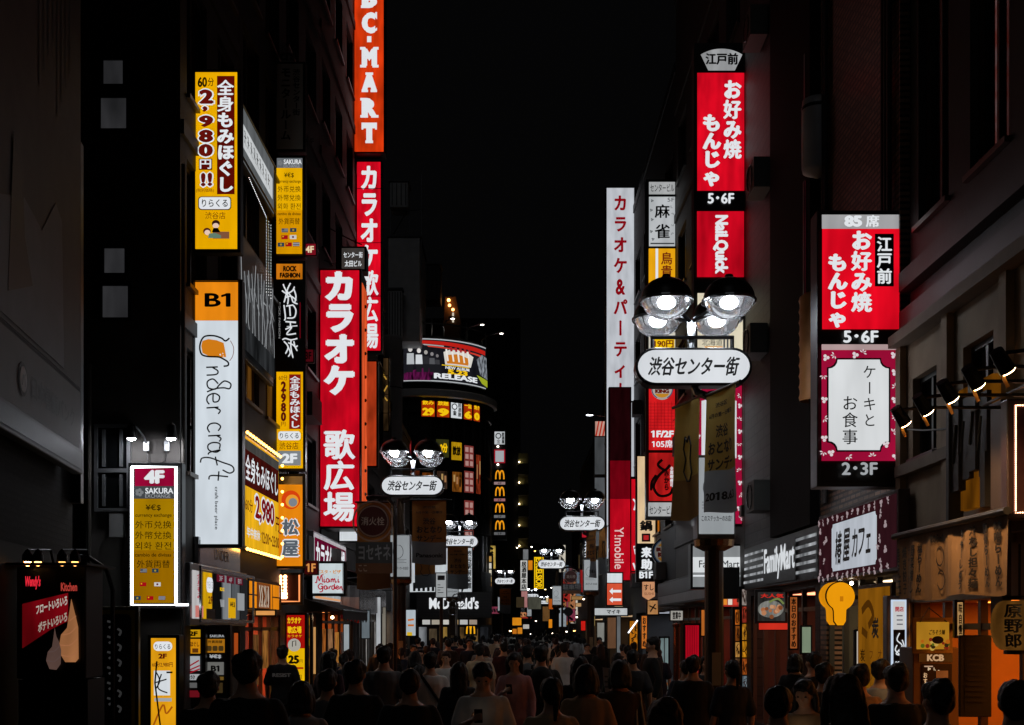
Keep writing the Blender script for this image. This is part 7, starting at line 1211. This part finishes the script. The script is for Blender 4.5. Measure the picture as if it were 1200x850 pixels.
while n_ < 62 and tries < 4000:
    tries += 1; d = rnd.uniform(15.5, 44); x = rnd.uniform(-3.6, 3.5)
    if any((x-a)**2+((d-b)*.8)**2 < .62**2 for a, b in taken): continue
    px = CX+x*F/d
    if d < 20 and 590 < px < 612: continue
    if abs(x-2.79) < .45 and abs(d-16.5) < .5 or abs(x+2.82) < .4 and abs(d-30.3) < .5 or abs(x+2.05) < .3 and abs(d-21) < .4 or abs(x-2.72) < .4 and abs(d-41.3) < .5: continue
    taken.append((x, d)); n_ += 1; kind = rnd.choice(kk); back = rnd.random() < .72
    pr_ = add_person(px, d, rnd.uniform(1.6, 1.78) if 'man_' == kind[:4] else rnd.uniform(1.52, 1.66), kind, rnd.choice(['white', 'pale grey', 'grey', 'black', 'black', 'black', 'navy', 'navy', 'dark green', 'charcoal', 'charcoal', 'blue', 'maroon', 'cream', 'brown']), rnd.choice(['black', 'charcoal', 'denim', 'navy']), rnd.choice(['black', 'black', 'black', 'brown']), rnd.uniform(-.3, .3)+(0 if back else PI))
    if back and n_ % 5 == 0: CARRY.append((pr_, px, d, rnd.choice(['black', 'navy', 'grey', 'maroon', 'beige', 'dark green'])))
# things people carry
def backpack(who, label, m, k=1.0):
    r = PX[who]; t = thing('backpack', label, 'backpack', r.location+Vector((0, 0, 1.05*r.scale.z)), r.rotation_euler.z); q = MB(); q.ball((0, -.2*k, .17), .155*k, .1*k, .24*k, 14, 10); q.ball((0, -.26*k, .08), .11*k, .07*k, .12*k, 12, 8); me = fuse(q, 'pack', .014, 5, .004); me.materials.append(m); o = bpy.data.objects.new('pack', me); COL.objects.link(o); o.parent = t
    for s_ in (1, -1): q = MB(); q.tube([(s_*.1, -.13, .36), (s_*.115, -.02, .44), (s_*.115, .11, .34), (s_*.13, .13, .2), (s_*.15, .02, .0), (s_*.1, -.14, -.02)], .014, 6); q.build('strap', m, t)
for i, (pr_, px, d, c) in enumerate(CARRY):
    PX[i] = pr_; place = min(LAND, key=lambda q: abs(q[0]-px))[1]; backpack(i, '%s backpack worn by someone %s before the %s' % (c, 'midway' if d < 24 else 'far back', place), CLM[c], .85+.04*(i % 4))
backpack('person in a pale grey shirt carrying a grey backpack', 'grey backpack worn over a pale grey shirt', CLM['grey']); backpack('person with a large black backpack in the middle of the street', 'large black backpack in the middle of the street', CLM['black'], 1.15)
r = PX['bobbed person in brown carrying a pale tote bag']; t = thing('tote_bag', 'pale cloth tote bag hanging from the shoulder of the bobbed person in brown', 'bag', r.location+Vector((.2, -.1, .72))); q = MB(); q.prism([(-.12, 0), (.12, 0), (.13, .06), (.06, .3), (.0, .36), (-.06, .3), (-.13, .06)], -.05, .03); me = fuse(q, 'bag', .012, 5, .006); me.materials.append(CLM['cream']); o = bpy.data.objects.new('bag', me); COL.objects.link(o); o.parent = t; q = MB(); q.tube([(-.04, -.01, .33), (-.05, .05, .6), (-.03, .1, .73)], .009, 6); q.tube([(.04, -.01, .33), (.0, .05, .6), (-.01, .1, .73)], .009, 6); q.build('strap', CLM['cream'], t)
r = PX['person from behind in a white tee with a dark strap across']; t = thing('shoulder_bag', 'dark shoulder bag with a strap across a white tee', 'bag', r.location+Vector((0, 0, 0)), r.rotation_euler.z); q = MB(); q.tube([(-.13, -.02, 1.5), (-.11, -.12, 1.42), (-.02, -.16, 1.3), (.1, -.155, 1.12), (.18, -.12, .98)], .02, 6); q.build('strap', CLM['black'], t); q = MB(); q.ball((.2, -.08, .86), .07, .13, .12); me = fuse(q, 'bag', .014, 3); me.materials.append(CLM['black']); o = bpy.data.objects.new('bag', me); COL.objects.link(o); o.parent = t
r = PX['short haired person from behind in a black shirt with white back print']; V, Fs = layout('RESIST', .01, .05); bx = max(v[0] for v in V); q = MB(); q.v = [(-.14+.28*x/bx, -.158-c*.0003+abs(-.14+.28*x/bx)*.12, 1.24+.075*y) for x, y, c in V]; q.f = Fs; q.build('print', CLM['white'], r)
for who, kk_ in (('person in a white collared shirt facing us and looking down', 0), ('long haired person lit by the phone they hold', 1), ('long haired person facing us in a pale pink tee', 2)):
    r = PX[who]; t = thing('phone', ('phone in the hand of the person in the white collared shirt', 'glowing phone in the hand of the long haired person below the orange head sign', 'phone in the hand of the person in the pale pink tee')[kk_], 'phone', r.location+Vector(r.matrix_basis.to_3x3() @ Vector((.03, .34, 1.27))), r.rotation_euler.z+PI); t.rotation_euler.x = .6
    MB().box(-.036, -.004, -.075, .036, .004, .075).build('case', BLACK, t, bevel=.003); MB().box(-.032, .0045, -.068, .032, .0055, .068).build('screen', em('#e8d0b8', (.5, 3, .5)[kk_], 0), t)
# the far crowd that reads as one mass
q = [MB() for _ in range(4)]
for i in range(190):
    d = rnd.uniform(43, 120); x0 = 0 if d < 80 else (d-80)*.035; x = x0+rnd.uniform(-3.4, 3.4); h = rnd.uniform(1.5, 1.8)/1.7; m = q[rnd.choice([0, 0, 0, 1, 1, 2])]
    rtube(m, [(x, d, .8*h), (x, d, 1.1*h), (x, d, 1.35*h), (x, d, 1.45*h)], [(.17, .12), (.16, .12), (.21, .12), (.08, .07)], 8); s_ = rnd.uniform(-.15, .15)
    for k in (1, -1): rtube(m, [(x+k*.2, d, 1.38*h), (x+k*.24, d, 1.1*h), (x+k*.23, d+.05, .85*h)], [.05, .045, .035], 6); rtube(q[3], [(x+k*.09, d, .85*h), (x+k*.09, d+k*s_, .06)], [.09, .06], 6)
    q[3].ball((x, d-.02, 1.61*h), .085, .1, .11, 8, 6)
me = bpy.data.meshes.new('far_crowd'); vs = []; fs = []; mi = []
for j, b in enumerate(q): o_ = len(vs); vs += b.v; fs += [tuple(a+o_ for a in f) for f in b.f]; mi += [j]*len(b.f)
me.from_pydata(vs, [], fs); [me.materials.append(m) for m in (CLM['charcoal'], CLM['pale grey'], CLM['white'], CLM['black'])]
for p, j in zip(me.polygons, mi): p.material_index = j; p.use_smooth = True
o = bpy.data.objects.new('far_crowd', me); COL.objects.link(o); tag(o, 'distant crowd filling the far street below the lamps', 'crowd', kind='stuff')
# a pale placard held up at the right of the crowd
t = thing('placard', 'pale paper placard standing by the crowd on the right', 'placard', P(712, 812, 14.5), .2); k = 14.5/F; MB().prism([(-3*k, 0), (8*k, -2*k), (7*k, 28*k), (-6*k, 30*k)], -.01, .01).build('sheet', mat('#7e8894', .7), t); q = MB(); [q.box(-4*k, -.013, (6+6*i)*k, 6*k, -.011, (8+6*i)*k) for i in range(3)]; q.build('print', mat('#4a525c', .7), t)
bpy.data.objects.remove(FO); bpy.data.curves.remove(FC)
